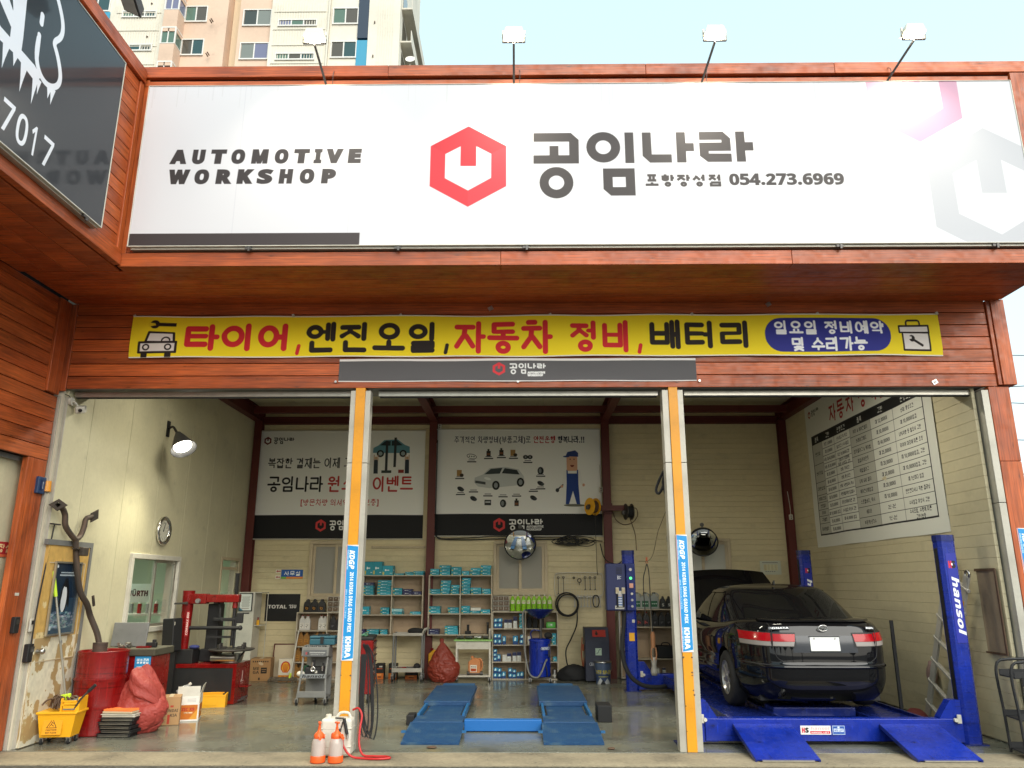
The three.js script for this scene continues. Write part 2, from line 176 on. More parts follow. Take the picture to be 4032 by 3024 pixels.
// ---------------------------------------------------------------- the workshop building
const wsb = thing('workshop_building', 'single storey car workshop with three open bays under a wood clad sign fascia', 'building');
const woods = [M.wood, M.wood.clone(), M.wood.clone()]; woods[1].color = RGB(.76, .70, .59); woods[2].color = RGB(.88, .77, .64);
const plank = (x0, x1, y0, y1, z0, z1, parent, name = 'plank', mat = M.wood, r = .006) => { if (mat === M.wood) mat = woods[rnd() * 3 | 0]; const g = bb(x0, x1, y0, y1, z0, z1, r); uvm(g, rr(0, 5), rr(0, 5)); return part(name, g, mat, parent); };
{
  const fw = part('facade_wall', bb(-5.36, 5.60, 3.95, 5.06, -.13, -.03), M.black, wsb);
  for (let i = 0; i < 7; i++) plank(-5.37, 5.585, 3.934 + i * .153, 3.934 + i * .153 + .146, -.03, 0, fw);
  plank(5.589, 5.635, 3.945, 4.99, -.03, .022, fw, 'corner_board', M.woodV); plank(5.64, 5.80, 3.945, 5.0, -.14, .034, fw, 'corner_board', M.woodV);
  plank(-5.448, -5.362, 3.90, 4.985, .002, .024, fw, 'corner_board', M.woodV);
  const top = part('fascia', [bb(-4.38, 5.74, 5.03, 7.44, .02, 1.09), bb(-5.4, -4.38, 5.03, 7.4, -.1, 1.09)], M.black, wsb);
  const xs = [-4.41, -1.5, 1.45, 3.6, 5.78]; for (let i = 0; i < 4; i++) { plank(xs[i] + .001, xs[i + 1] - .001, 7.325, 7.468, 1.0, 1.15, top, 'board'); }
  plank(-4.30, 5.56, 7.22, 7.29, 1.09, 1.125, top, 'board'); plank(-4.30, 5.56, 7.175, 7.215, 1.09, 1.118, top, 'board');
  const xb = [-4.31, -.2, 2.9, 5.78]; for (let i = 0; i < 3; i++) plank(xb[i] + .001, xb[i + 1] - .001, 4.985, 5.145, 1.0, 1.15, top, 'board');
  plank(-4.405, -4.325, 5.15, 7.32, 1.09, 1.135, top, 'board', M.woodV); plank(-4.32, -4.25, 5.15, 7.32, 1.09, 1.12, top, 'board', M.woodV);
  plank(5.57, 5.78, 5.15, 7.32, 1.0, 1.145, top, 'board', M.woodV); plank(5.741, 5.78, 5.0, 7.46, .03, .995, top, 'board', M.woodV);
  plank(-4.28, 5.56, 5.148, 7.17, 1.085, 1.10, top, 'backing_board');
  const so = part('soffit', bb(-5.4, 5.74, 5.012, 5.028, -.02, 1.0), M.black, wsb);
  for (let i = 0; i < 4; i++) plank(-5.4, 5.74, 4.99, 5.012, .004 + i * .25, .249 + i * .25, so, 'soffit_board');
  // right pier and side
  const pier = part('pier', bb(5.48, 5.69, 0, 3.93, -.30, -.03), M.black, wsb);
  plank(5.472, 5.715, 0, 3.05, -.31, 0, pier, 'board', M.woodV); plank(5.472, 5.715, 3.053, 3.928, -.31, 0, pier, 'board', M.woodV);
  // shells: back, right, left walls around their openings; roof
  const BH = [[-4.04, -3.10, 1.47, 2.45], [-.46, .47, 1.56, 2.45], [3.07, 4.02, 1.50, 2.49]];
  const bw = part('back_wall', around(-5.6, 5.6, 0, 5.2, BH).map(([a, b, c, d]) => bb(a, b, c, d, -6.62, -6.53)), M.plaster, wsb);
  for (let y = .02, i = 0; y < 5.15; y += .105, i++) for (const [a, b, c, d] of around(-5.36, 5.33, y, y + .1035, BH)) { const g = bb(a, b, c, d, -6.535, -6.5, .0035); uvm(g, i * 1.37, 0); part('wall_panel', g, M.panel, bw); }
  const rw = part('side_wall', bb(5.365, 5.70, 0, 5.2, -6.6, -.32), M.plaster, wsb);
  for (let y = .02, i = 0; y < 5.15; y += .131, i++) { const g = bb(5.33, 5.37, y, y + .1295, -6.5, -.11, .0035); uvm(g, i * 1.7, 0); part('wall_panel', g, M.panelR, rw); }
  const LH = [[-3.48, -2.06, 1.10, 2.04], [-6.16, -5.34, 0, 2.12]];
  const lw = part('side_wall', around(-6.6, -.02, 0, 5.2, LH).map(([a, b, c, d]) => bb(-5.52, -5.40, c, d, a, b)), M.plaster, wsb);
  for (let z = -6.5, i = 0; z < -.1; z += .98, i++) for (const [a, b, c, d] of around(z + .003, Math.min(z + .977, -.07), .02, 5.15, LH)) { const g = bb(-5.40, -5.36, c, d, a, b, .004); uvm(g, i * .5, 0); part('wall_panel', g, M.panelL, lw); }
  const rf = part('roof', bb(-5.5, 5.7, 5.2, 5.35, -6.7, .02), M.grey, wsb);
  for (let x = -5.36, i = 0; x < 5.3; x += .97, i++) { const g = bb(x + .003, Math.min(x + .967, 5.33), 5.15, 5.2, -6.5, -.14, .004); uvm(g, i * .7, 0); part('ceiling_panel', g, M.ceil, rf); }
  // steel frame
  const hcol = (x, z, h = 5.15) => [bx(.15, h, .012, x, h / 2, z + .07), bx(.15, h, .012, x, h / 2, z - .07), bx(.01, h, .13, x, h / 2, z)];
  for (const [x, z] of [[-1.74, -6.42], [1.71, -6.42], [-5.27, -6.42], [5.25, -6.42]]) part('column', hcol(x, z), M.red, wsb);
  for (const x of [-1.74, 1.71, -5.28, 5.25]) part('rafter', [bx(.15, .012, 6.3, x, 4.88, -3.25), bx(.15, .012, 6.3, x, 5.13, -3.25), bx(.01, .24, 6.3, x, 5.005, -3.25)], M.red, wsb);
  part('beam', [bb(-5.19, 5.17, 4.82, 4.835, -6.46, -6.34), bb(-5.19, 5.17, 4.95, 4.965, -6.46, -6.34), bb(-5.19, 5.17, 4.835, 4.95, -6.41, -6.39)], M.red, wsb);
  for (const z of [-5.85, -4.4, -2.9, -1.4]) part('beam', bb(-5.19, 5.17, 4.93, 5.06, z - .05, z + .05), M.red, wsb);
  // shutter header and rails
  part('shutter_box', [bb(-5.36, 5.46, 3.965, 4.35, -.55, -.14), bb(-5.36, 5.46, 3.94, 3.95, -.28, -.05)], M.grey, wsb);
  for (const [a, b] of [[-5.36, -1.99], [-1.71, 1.67], [1.93, 5.38]]) { const s = part('shutter', bb(a + .02, b - .02, 3.862, 3.93, -.19, -.14, .008), M.alu, wsb); part('bottom_bar', bb(a + .04, b - .04, 3.85, 3.861, -.185, -.145), M.rubber, s); }
  const dp = (x0, xo0, xo1, x1) => { const o = part('door_post', bb(xo0, xo1, 0, 3.93, -.16, .012, .004), M.orange, wsb); for (const [a, b] of [[x0, xo0], [xo1, x1]]) { const r1 = bb(a, b - .001, 0, 3.04, -.14, -.002, .004), r2 = bb(a, b - .001, 3.046, 3.90, -.14, -.002, .004); part('shutter_rail', [r1, r2], M.rail, o); }
    for (let i = 0; i < 9; i++) { const y = rr(.2, 1.2); part('rust_spot', cy(rr(.004, .012), .003, .003, (rnd() < .5 ? xo0 + .008 : xo1 - .012) + rr(-.004, .012), y, .0135, 'z', 7), M.brown, o); } return o; };
  dp(-1.988, -1.927, -1.815, -1.752); dp(1.665, 1.740, 1.845, 1.911);
  part('shutter_rail', [bb(5.385, 5.465, 0, 2.58, -.14, 0, .004), bb(5.385, 5.465, 2.586, 3.89, -.14, 0, .004)], M.rail, wsb);
  part('shutter_rail', [bb(-5.455, -5.42, 0, 3.85, -.12, 0, .004), bb(-5.415, -5.362, 0, 3.85, -.2, -.06, .004)], M.rail, wsb);
  // windows of the back wall
  for (const [i, [a, b, c, d]] of BH.entries()) { const w = part('window', [bb(a - .06, b + .06, c - .07, c, -6.56, -6.455, .006), bb(a - .06, b + .06, d, d + .06, -6.56, -6.455, .006), bb(a - .06, a, c, d, -6.56, -6.455, .006), bb(b, b + .06, c, d, -6.56, -6.455, .006)], M.cream, wsb);
    const m = (a + b) / 2, fr = (p, q, z) => [bb(p, q, c, c + .05, z, z + .03), bb(p, q, d - .05, d, z, z + .03), bb(p, p + .05, c + .05, d - .05, z, z + .03), bb(q - .05, q, c + .05, d - .05, z, z + .03)];
    part('sash', fr(a, m + .03, -6.54), M.cream, w); part('sash', fr(m - .03, b, -6.505), M.cream, w);
    part('pane', bb(a + .05, m - .02, c + .05, d - .05, -6.53, -6.526), M.frost, w); part('pane', bb(m + .02, b - .05, c + .05, d - .05, -6.494, -6.49), M.frost, w); }
  // office window and doors in the left wall
  const ow = part('window', [bb(-5.42, -5.32, 1.03, 1.10, -3.55, -1.99, .006), bb(-5.42, -5.32, 2.04, 2.11, -3.55, -1.99, .006), bb(-5.42, -5.32, 1.10, 2.04, -2.06, -1.99, .006), bb(-5.42, -5.32, 1.10, 2.04, -3.55, -3.48, .006)], M.white, wsb);
  part('sash', [bb(-5.40, -5.37, 1.10, 1.14, -3.48, -2.80), bb(-5.40, -5.37, 2.0, 2.04, -3.48, -2.80), bb(-5.40, -5.37, 1.14, 2.0, -3.48, -3.44), bb(-5.40, -5.37, 1.14, 2.0, -2.84, -2.80)], M.alu, ow);
  part('pane', bb(-5.392, -5.388, 1.10, 2.04, -2.80, -2.06), M.glass, ow); part('pane', bb(-5.387, -5.383, 1.14, 2.0, -3.44, -2.84), M.glass, ow);
  const gd = part('glass_door', [bb(-5.42, -5.345, 0, 2.17, -5.34, -5.29, .004), bb(-5.42, -5.345, 0, 2.17, -6.21, -6.16, .004), bb(-5.42, -5.345, 2.12, 2.17, -6.16, -5.34, .004), bb(-5.41, -5.37, 0, .28, -6.16, -5.34), bb(-5.41, -5.37, 1.95, 2.0, -6.16, -5.34)], M.cream, wsb);
  part('pane', bb(-5.392, -5.388, .28, 1.95, -6.16, -5.34), M.glass, gd); part('handle', [rod([-5.34, .95, -5.45], [-5.34, 1.25, -5.45], .012), rod([-5.37, .97, -5.45], [-5.34, .97, -5.45], .008), rod([-5.37, 1.23, -5.45], [-5.34, 1.23, -5.45], .008)], M.steel, gd);
  const doorT = tex(256, 512, (u, v) => { const y = v, a = fbm(u, v, 9, 16, 6), b = fbm(u + .4, v, 24, 40, 3), peel = y < .55 ? a + .35 * (b - .5) + (y < .4 && u > .45 ? .04 : 0) : a * .75; const base = y > .52 ? [196, 158, 88] : [214, 208, 186]; if (peel > .56) return y > .52 ? [212, 190, 140] : [168, 142, 98]; if (a > .52 && y < .55) return [176, 156, 112]; return base.map(q => q * (.92 + .16 * b)); });
  const dg = new THREE.BoxGeometry(.035, 2.12, .84); const dd = part('door', place(dg, -5.345, 1.07, -.49), std({ map: doorT, roughness: .6 }), wsb);
  part('door_frame', [bb(-5.36, -5.315, 2.13, 2.19, -.96, -.02), bb(-5.36, -5.315, 0, 2.13, -.96, -.915)], M.grey, dd); part('knob', mg(cy(.025, .03, .05, -5.305, .98, -.13, 'x'), sph(.034, -5.27, .98, -.13)), M.steel, dd); part('trim', [bb(-5.328, -5.322, 1.93, 1.94, -.85, -.12), bb(-5.328, -5.322, .86, .87, -.85, -.12), bb(-5.328, -5.32, .87, 1.93, -.85, -.84)], M.cream, dd);
}
// office behind the left wall
{
  const of = thing('office_room', 'pale green lit office seen through the white framed side window', 'office');
  const gm = std({ color: RGB(.52, .62, .48), roughness: .7 });
  part('wall', [bb(-8.6, -8.5, 0, 2.6, -6.7, -1.4), bb(-8.5, -5.52, 0, 2.6, -6.7, -6.6), bb(-8.5, -5.52, 0, 2.6, -1.5, -1.4)], gm, of); part('ceiling', bb(-8.5, -5.52, 2.5, 2.6, -6.6, -1.5), M.white, of); part('floor', bb(-8.5, -5.52, -.1, 0, -6.6, -1.5), M.grey, of);
  part('lamp_panel', bb(-7.4, -6.6, 2.46, 2.498, -4.4, -3.8), std({ color: 0x222222, emissive: RGB(.85, 1, .85), emissiveIntensity: 1.6 }), of);
  const l = new THREE.RectAreaLight(RGB(.85, 1, .80), 16, .8, .6); l.position.set(-7, 2.44, -4.1); l.rotation.x = -Math.PI / 2; of.add(l);
  const sh = thing('office_shelf', 'red metal shelf of spray cans inside the office window', 'shelf', [-6.45, -.15, -4.75]);
  part('frame', [bx(.04, 1.4, .04, -.5, .7, -.18), bx(.04, 1.4, .04, .5, .7, -.18), bx(.04, 1.4, .04, -.5, .7, .18), bx(.04, 1.4, .04, .5, .7, .18)], M.redP, sh); for (const y of [.75, 1.08, 1.35]) part('board', bx(1.08, .03, .42, 0, y, 0), y > 1.2 ? M.white : M.redP, sh);
  for (let i = 0; i < 7; i++) { const c = thing('spray_can', 'spray can standing on the red office shelf', 'can', [-6.87 + i * .14, 1.215, -4.7], 0, 'spray cans on the office shelf'); part('body', cy(.033, .033, .16, 0, .08, 0, 'y', 14), i % 2 ? M.redP : M.grey, c); part('cap', cy(.026, .024, .04, 0, .18, 0, 'y', 14), M.white, c); }
  const wt = print(256, 128, (c) => { rc(c, '#cfd8d2', 0, 0, 256, 128); latin(c, 'WÜRTH', 20, 84, 52, '#15181a', 216, { heavy: 3 }); });
  solo('office_sign', 'grey office sign with bold black lettering hung behind the side window', 'sign', pb(.40, .30, .02, -6.37, 1.55, -4.4, 0, .3), std({ map: wt, roughness: .5 }));
  for (const [z, h] of [[-3.3, .9], [-3.9, .7]]) { const p = thing('office_partition', h > .8 ? 'tall green glazed partition in the office' : 'low green glazed partition further back in the office', 'partition', [-7.3, 0, z]); part('panel', bx(.9, h, .04, 0, h / 2, 0), gm, p); part('frame', [bx(.05, 2, .06, -.47, 1, 0), bx(.05, 2, .06, .47, 1, 0), bx(.9, .05, .06, 0, 1.97, 0)], M.alu, p); part('pane', bx(.9, 1.95 - h, .006, 0, (1.95 + h) / 2, 0), M.glass, p); }
}
// ---------------------------------------------------------------- annex on the left
{
  const an = thing('annex_building', 'left annex clad in horizontal wood boards, joined to the workshop corner', 'building');
  const w = part('upper_wall', bb(-5.62, -5.483, 3.08, 5.1, .03, 7), M.black, an);
  for (let i = 0; i < 12; i++) plank(-5.483, -5.45, 3.072 + i * .153, 3.072 + i * .153 + .146, i < 5 ? .004 : .262, 7, w);
  plank(-5.483, -5.45, 4.909, 4.986, .262, 7, w);
  plank(-5.49, -5.425, 3.85, 4.985, .026, .258, w, 'corner_board', M.woodV);
  plank(-5.52, -5.452, 0, 3.068, .006, .35, an, 'post', M.woodV);
  part('lower_wall', bb(-5.9, -5.6, 0, 3.2, .02, 7), M.panelL, an); part('lower_wall', bb(-5.599, -5.55, 3.02, 3.07, .35, 7), M.grey, an);
  const f = part('fascia', bb(-5.7, -4.34, 5.03, 7.38, 1.1, 7), M.black, an);
  for (let i = 0; i < 14; i++) plank(-4.34, -4.305, 5.17 + i * .1465, 5.17 + i * .1465 + .140, 1.235, 7, f);
  plank(-4.345, -4.27, 5.0, 5.165, 1.155, 7, f, 'board'); plank(-4.36, -4.265, 7.23, 7.395, 1.165, 7, f, 'board'); plank(-4.345, -4.285, 5.17, 7.225, 1.155, 1.232, f, 'board', M.woodV);
  for (let i = 0; i < 4; i++) plank(-5.45 + i * .275, -5.18 + i * .275, 4.99, 5.015, 1.01, 7, f, 'soffit_board');
}
// ---------------------------------------------------------------- signs and prints
{
  const W = 2048, H = 415, P = (q) => [q[0] * W, q[1] * H], INK = '#2b2425';
  const t = print(W, H, (c) => { rc(c, '#cdcdd2', 0, 0, W, H); for (const x of [.113, .2416, .41, .585, .70, .842]) rc(c, '#c2c2c9', x * W, 0, 1.5, H); for (let i = 0; i < 46; i++) { const x = rr(0, W), h = rr(10, 60); c.globalAlpha = rr(.04, .14); rc(c, '#8d8a86', x, 0, rr(1, 3), h); } c.globalAlpha = 1;
    const big = (x, y, k, col) => { c.fillStyle = col; c.beginPath(); for (const l of [HEX, HIN]) { l.forEach((q, i) => { const a = x + (q[0] - .3741) * k * W, b = y + (q[1] - .274) * k * H; c[i ? 'lineTo' : 'moveTo'](a, b); }); c.closePath(); } c.fill('evenodd'); };
    big(.8862 * W, -.22 * H, 1.22 * 1.0, '#bb8ea6'); big(.9595 * W, .303 * H, 1.62, '#b4b5bb');
    const spread = (s, x0, x1, y) => [...s].reduce((x, ch) => { const w = ch === 'I' ? .45 : /[MW]/.test(ch) ? 1.15 : .9, u = (x1 - x0) / [...s].reduce((a, q) => a + (q === 'I' ? .45 : /[MW]/.test(q) ? 1.15 : .9) + .42, -.42); latin(c, ch, x, y, 45, INK, w * u, { skew: -.05, heavy: 5.5 }); return x + (w + .42) * u; }, x0); spread('AUTOMOTIVE', .036 * W, .252 * W, .495 * H); spread('WORKSHOP', .036 * W, .224 * W, .620 * H);
    brand(c, P, INK, '#c41f2e'); // folded look of the hexagon: three slightly different reds
    c.save(); c.beginPath(); for (const l of [HEX, HIN]) { l.forEach((q, i) => { const p = P(q); c[i ? 'lineTo' : 'moveTo'](p[0], p[1]); }); c.closePath(); } c.clip('evenodd');
    poly(c, [[.3313, .399], [.3741, .52], [.4172, .401], [.3741, .274]], '#bb1828', P); poly(c, [[.3741, .52], [.4172, .401], [.4172, .651], [.3745, .775]], '#cf2836', P); c.restore();
    c.save(); c.beginPath(); c.rect(.3655 * W, .38 * H, .0176 * W, .15 * H); c.clip(); rc(c, '#bb1828', 0, 0, W, H * .524); c.restore();
    text(c, '포항장성점', .572 * W, .583 * H, 36, 31, 6, INK, .0885 * W); latin(c, '054.273.6969', .6672 * W, .652 * H, 40, INK, .1285 * W, { heavy: 2 });
    rc(c, '#332a2b', 0, .928 * H, .2555 * W, .072 * H); });
  const s = thing('fascia_sign', 'long white sign with a red hexagon logo and dark lettering', 'sign', [0, 0, 0]);
  part('face', pb(9.70, 1.965, .02, .66, 6.1825, 1.195), phy({ map: t, roughness: .6 }), s);
  part('box', bb(-4.17, 5.49, 5.165, 7.15, 1.101, 1.184), M.rail, s); part('rim', [bb(-4.195, 5.515, 7.166, 7.172, 1.18, 1.212), bb(-4.195, 5.515, 5.19, 5.198, 1.18, 1.212), bb(-4.20, -4.191, 5.19, 7.172, 1.18, 1.212), bb(5.511, 5.52, 5.19, 7.172, 1.18, 1.212)], M.white, s);
  for (const x of [-2.9, -1.3, .07, 3.4, 5.05]) part('latch', [bx(.07, .03, .02, x, 5.172, 1.19), bx(.02, .05, .03, x + .01, 5.16, 1.195)], M.darkSteel, s);
}
{ // dark annex sign: drawn in metres from its far upper corner
  const K = 560, t = print(1960, 1064, (c) => { rc(c, '#2b2f34', 0, 0, 1960, 1064); const f = (p) => [p[0] * K, p[1] * K], sm = (p, w, col = '#e6e7ee') => { c.strokeStyle = col; c.lineWidth = w * K; c.lineCap = 'round'; c.lineJoin = 'round'; c.beginPath(); const q = p.map(f); c.moveTo(...q[0]); for (let i = 1; i < q.length - 1; i++) c.quadraticCurveTo(q[i][0], q[i][1], (q[i][0] + q[i + 1][0]) / 2, (q[i][1] + q[i + 1][1]) / 2); c.lineTo(...q[q.length - 1]); c.stroke(); };
    const w = '#e6e7ee'; poly(c, [[1.50, -.1], [1.78, -.1], [1.93, .35], [1.99, .9], [2.0, 1.06], [1.85, 1.07], [1.82, .75], [1.72, .45]], w, f); poly(c, [[1.2, .2], [1.86, .80], [1.86, .93], [1.2, .5]], w, f); poly(c, [[1.2, .85], [1.73, 1.0], [2.18, 1.02], [2.28, 1.06], [2.24, 1.16], [1.93, 1.1], [1.6, 1.12], [1.2, 1.0]], w, f);
    sm([[1.95, -.05], [2.25, .14], [2.40, .30], [2.46, .42], [2.45, .53], [2.36, .64], [2.43, .70], [2.50, .80], [2.54, .90], [2.51, 1.0], [2.41, 1.07], [2.30, 1.07], [2.21, 1.0], [2.17, .88], [2.17, .76]], .055); sm([[2.165, .52], [2.17, .60]], .055); sm([[2.17, .72], [2.19, .95]], .05);
    for (const [x, y, l, ww] of [[1.82, 1.05, .27, .05], [1.70, 1.06, .18, .04], [1.94, 1.05, .16, .05], [2.06, 1.05, .32, .055], [2.22, 1.05, .33, .05], [2.27, 1.1, .15, .03], [2.41, 1.06, .13, .04], [2.46, 1.05, .17, .04]]) poly(c, [[x - ww, y], [x + ww, y], [x + ww * .35, y + l * .6], [x, y + l], [x - ww * .35, y + l * .6]], w, f);
    for (const [ch, x] of [['7', 1.90], ['0', 2.09], ['1', 2.28], ['7', 2.45]]) latin(c, ch, x * K, 1.79 * K, .37 * K, w, ch === '1' ? .12 * K : .165 * K, { weight: 'normal', heavy: 6 });
    for (const [ch, x] of [['0', .6], ['5', .8], ['4', 1.0], ['3', 1.4], ['2', 1.6]]) latin(c, ch, x * K, 1.79 * K, .37 * K, w, .165 * K, { weight: 'normal', heavy: 6 }); });
  const s = thing('annex_sign', 'glossy dark slate sign with white dripping graffiti letter and digits 7017', 'sign');
  part('face', pb(3.46, 1.90, .02, -4.20, 6.11, 3.47, 0, Math.PI / 2), phy({ map: t, roughness: .4, specularIntensity: .3, clearcoat: .55, clearcoatRoughness: .08 }), s);
  part('box', bb(-4.30, -4.212, 5.13, 7.05, 1.76, 5.19), M.rail, s); part('rim', [bb(-4.215, -4.185, 7.062, 7.07, 1.73, 5.21), bb(-4.215, -4.185, 5.148, 5.158, 1.73, 5.21), bb(-4.215, -4.185, 5.158, 7.062, 1.73, 1.739)], M.white, s); part('latch', [bx(.03, .03, .09, -4.20, 5.135, 2.0), bx(.02, .05, .03, -4.19, 5.12, 2.0)], M.darkSteel, s);
}
// cloth banners: gently rippled sheets
function cloth(w, h, amp, nx = 60, ny = 8, sd = 0) { const g = new THREE.BoxGeometry(w, h, .004, nx, ny, 1), p = g.attributes.position; for (let i = 0; i < p.count; i++) { const x = p.getX(i), y = p.getY(i); p.setZ(i, p.getZ(i) + amp * (Math.sin(x * 2.3 + sd) * .5 + Math.sin(x * 5.1 + y * 3 + sd) * .35 + (fbm(x / w + .5, y / h + .5 + sd, 9, 3, 3) - .5) * 1.6) ); p.setY(i, y + (y > 0 ? -1 : 1) * amp * .35 * (1 - Math.cos(x * 6.28 / 1.6)) ); } g.computeVertexNormals(); return g; }
{
  const W = 2048, H = 112, mx = (x) => (x + 4.66) / 9.66 * W, my = (y) => (4.83 - y) / .53 * H, BX = (u) => mx(-4.60 + u * 9.81), BY = (v) => my(4.80 - v * .53);
  const t = print(W, H, (c) => { rc(c, '#fde118', 0, 0, W, H); rc(c, '#efe6d8', 0, 0, W, 3); rc(c, '#efe6d8', 0, H - 3, W, 3);
    const tx = (s, a, b, y0, y1, lw, col) => text(c, s, BX(a), BY(y0), 60, BY(y1) - BY(y0), lw, col, BX(b) - BX(a), true), R = '#d8202a', K = '#201510';
    tx('타이어', .0585, .193, .17, .76, 14.5, R); tx('엔진오일', .207, .372, .13, .83, 12.8, K); tx('자동차', .388, .510, .10, .86, 13, R); tx('정비', .529, .607, .10, .84, 12.5, R); tx('배터리', .625, .753, .12, .74, 12.5, K);
    for (const [x, col] of [[.1995, R], [.3800, K], [.6145, R]]) { c.strokeStyle = col; c.lineWidth = 9; c.lineCap = 'round'; c.beginPath(); c.moveTo(BX(x) + 2, BY(.68)); c.lineTo(BX(x) - 2, BY(.85)); c.stroke(); }
    c.fillStyle = '#2b2f8e'; c.beginPath(); c.roundRect(BX(.7663), BY(.043), BX(.918) - BX(.7663), BY(.849) - BY(.043), 42); c.fill();
    text(c, '일요일 정비예약', BX(.777), BY(.115), 40, BY(.44) - BY(.115), 6, '#fff', BX(.911) - BX(.777), true); text(c, '및 수리가능', BX(.797), BY(.515), 40, BY(.83) - BY(.515), 6, '#fff', BX(.889) - BX(.797), true);
    // car with spanner
    c.save(); c.translate(BX(.003), 0); const k = (BX(.05) - BX(.001)) / 220; c.scale(k, (BY(.94) - BY(.04)) / 235); c.translate(0, BY(.04) / ((BY(.94) - BY(.04)) / 235)); c.lineJoin = 'round'; c.strokeStyle = K; c.fillStyle = '#ece4de'; c.lineWidth = 13; c.beginPath(); c.moveTo(45, 140); c.lineTo(60, 78); c.lineTo(195, 82); c.lineTo(200, 145); c.closePath(); c.fill(); c.stroke(); c.beginPath(); c.rect(12, 142, 200, 62); c.fill(); c.stroke(); rc(c, K, 25, 206, 34, 28); rc(c, K, 155, 206, 34, 28); for (const x of [50, 170]) { c.lineWidth = 8; c.beginPath(); c.arc(x, 172, 16, 0, 7); c.stroke(); } c.beginPath(); c.arc(155, 135, 22, 3.3, 6.1); c.stroke(); c.fillStyle = K; c.beginPath(); c.arc(85, 28, 26, 0, 7); c.fill(); c.fillRect(90, 18, 112, 21); poly(c, [[50, 18], [85, 20], [92, 34], [50, 44]], '#f6d81c'); c.restore();
    // tool case
    c.save(); c.translate(BX(.928), BY(.09)); c.scale((BX(.966) - BX(.928)) / 220, (BY(.834) - BY(.09)) / 195); c.strokeStyle = K; c.fillStyle = '#ece4de'; c.lineWidth = 11; c.lineJoin = 'round'; c.beginPath(); c.roundRect(60, 4, 95, 45, 16); c.stroke(); c.beginPath(); c.rect(25, 80, 185, 110); c.fill(); c.stroke(); c.beginPath(); c.rect(6, 38, 206, 44); c.fill(); c.stroke(); c.fillStyle = K; c.beginPath(); c.arc(88, 118, 20, 0, 7); c.fill(); c.lineWidth = 15; c.lineCap = 'round'; c.beginPath(); c.moveTo(95, 125); c.lineTo(155, 160); c.stroke(); poly(c, [[62, 104], [88, 108], [86, 122], [66, 124]], '#ece4de'); c.restore(); });
  const b = thing('yellow_banner', 'long yellow cloth banner with red and black lettering and a blue oval', 'banner', [.17, 4.565, .03]);
  part('cloth', cloth(9.66, .53, .014, 200, 8), std({ map: t, roughness: .75 }), b);
  for (const x of [-4.82, -2.9, -1.6, .2, 1.9, 3.4, 4.82]) part('tie', [bx(.03, .035, .012, x, .265, -.006, 0, 0, 0, .4)], M.white, b);
  const t2 = print(1024, 72, (c) => { rc(c, '#5c5a5c', 0, 0, 1024, 72); rc(c, '#e8e2de', 0, 0, 1024, 7); rc(c, '#e8e2de', 0, 69, 1024, 3); const f = fit(442, 12, 152); brand(c, f, '#f0f0ee', '#dd3a42'); c.save(); rc(c, '#5c5a5c', 0, 0, 0, 0); c.restore(); latin(c, 'AUTOMOTIVE', 542, 48, 9, '#f0f0ee', 50, { heavy: 1 }); latin(c, 'WORKSHOP', 542, 56, 9, '#f0f0ee', 44, { heavy: 1 }); });
  const g2 = thing('grey_banner', 'narrow dark grey cloth banner with small red hexagon logo', 'banner', [-.03, 4.145, .012]);
  part('cloth', cloth(4.22, .285, .008, 80, 6, 2), std({ map: t2, roughness: .75 }), g2); for (const [x, y] of [[-2.14, -.14], [2.14, -.14], [.01, -.145]]) part('screw', cy(.014, .014, .012, x, y, .008, 'z', 10), M.steel, g2);
}
for (const [x, y, l] of [[-.35, 4.92, 'above the yellow banner near its middle'], [3.0, 4.96, 'high above the blue oval of the yellow banner'], [4.86, 3.985, 'low beside the right pier']]) solo('eyelet_plate', 'small metal eyelet screwed to the boards ' + l, 'eyelet', [bx(.06, .05, .008, x, y, .006, 0, 0, 0, .5), tor(.012, .005, x, y, .013)], M.steel, 'eyelets left on the boards');
// door-post stickers
const kTex = print(128, 1024, (c) => { rc(c, '#e8e4e2', 0, 0, 128, 1024); rc(c, '#d43a3a', 3, 0, 4, 1024); poly(c, [[7, 4], [124, 14], [124, 1004], [12, 1020]], '#1e8fd2'); c.save(); c.translate(128, 0); c.rotate(Math.PI / 2);
  latin(c, 'KDGP', 44, 92, 74, '#fff', 170, { skew: -.2, heavy: 3 }); latin(c, 'KOREA DRAG GRAND PRIX', 46, 116, 19, '#cfe6f5', 178); latin(c, '2014 KOREA DRAG GRAND PRIX', 246, 78, 54, '#fff', 534); text(c, '2014 코리아드래그그랑프리', 400, 96, 18, 18, 2.2, '#cfe6f5', 260); latin(c, 'KHRA', 812, 88, 74, '#fff', 186, { heavy: 5 }); text(c, '사단법인 대한핫로드협회', 812, 98, 18, 19, 2.2, '#cfe6f5', 190); c.restore(); });
for (const [x0, x1, y0, y1, l] of [[-1.935, -1.800, .90, 2.12, 'on the orange door post beside the white jug'], [1.735, 1.86, .99, 2.23, 'on the orange door post beside the black car'], [5.53, 5.70, 1.05, 2.30, 'on the wooden pier']]) solo('post_sticker', 'tall blue sticker with white vertical lettering ' + l, 'sticker', pb(x1 - x0, y1 - y0, .003, (x0 + x1) / 2, (y0 + y1) / 2, x0 > 4 ? .0035 : .0155), std({ map: kTex, roughness: .4 }), 'blue post stickers');
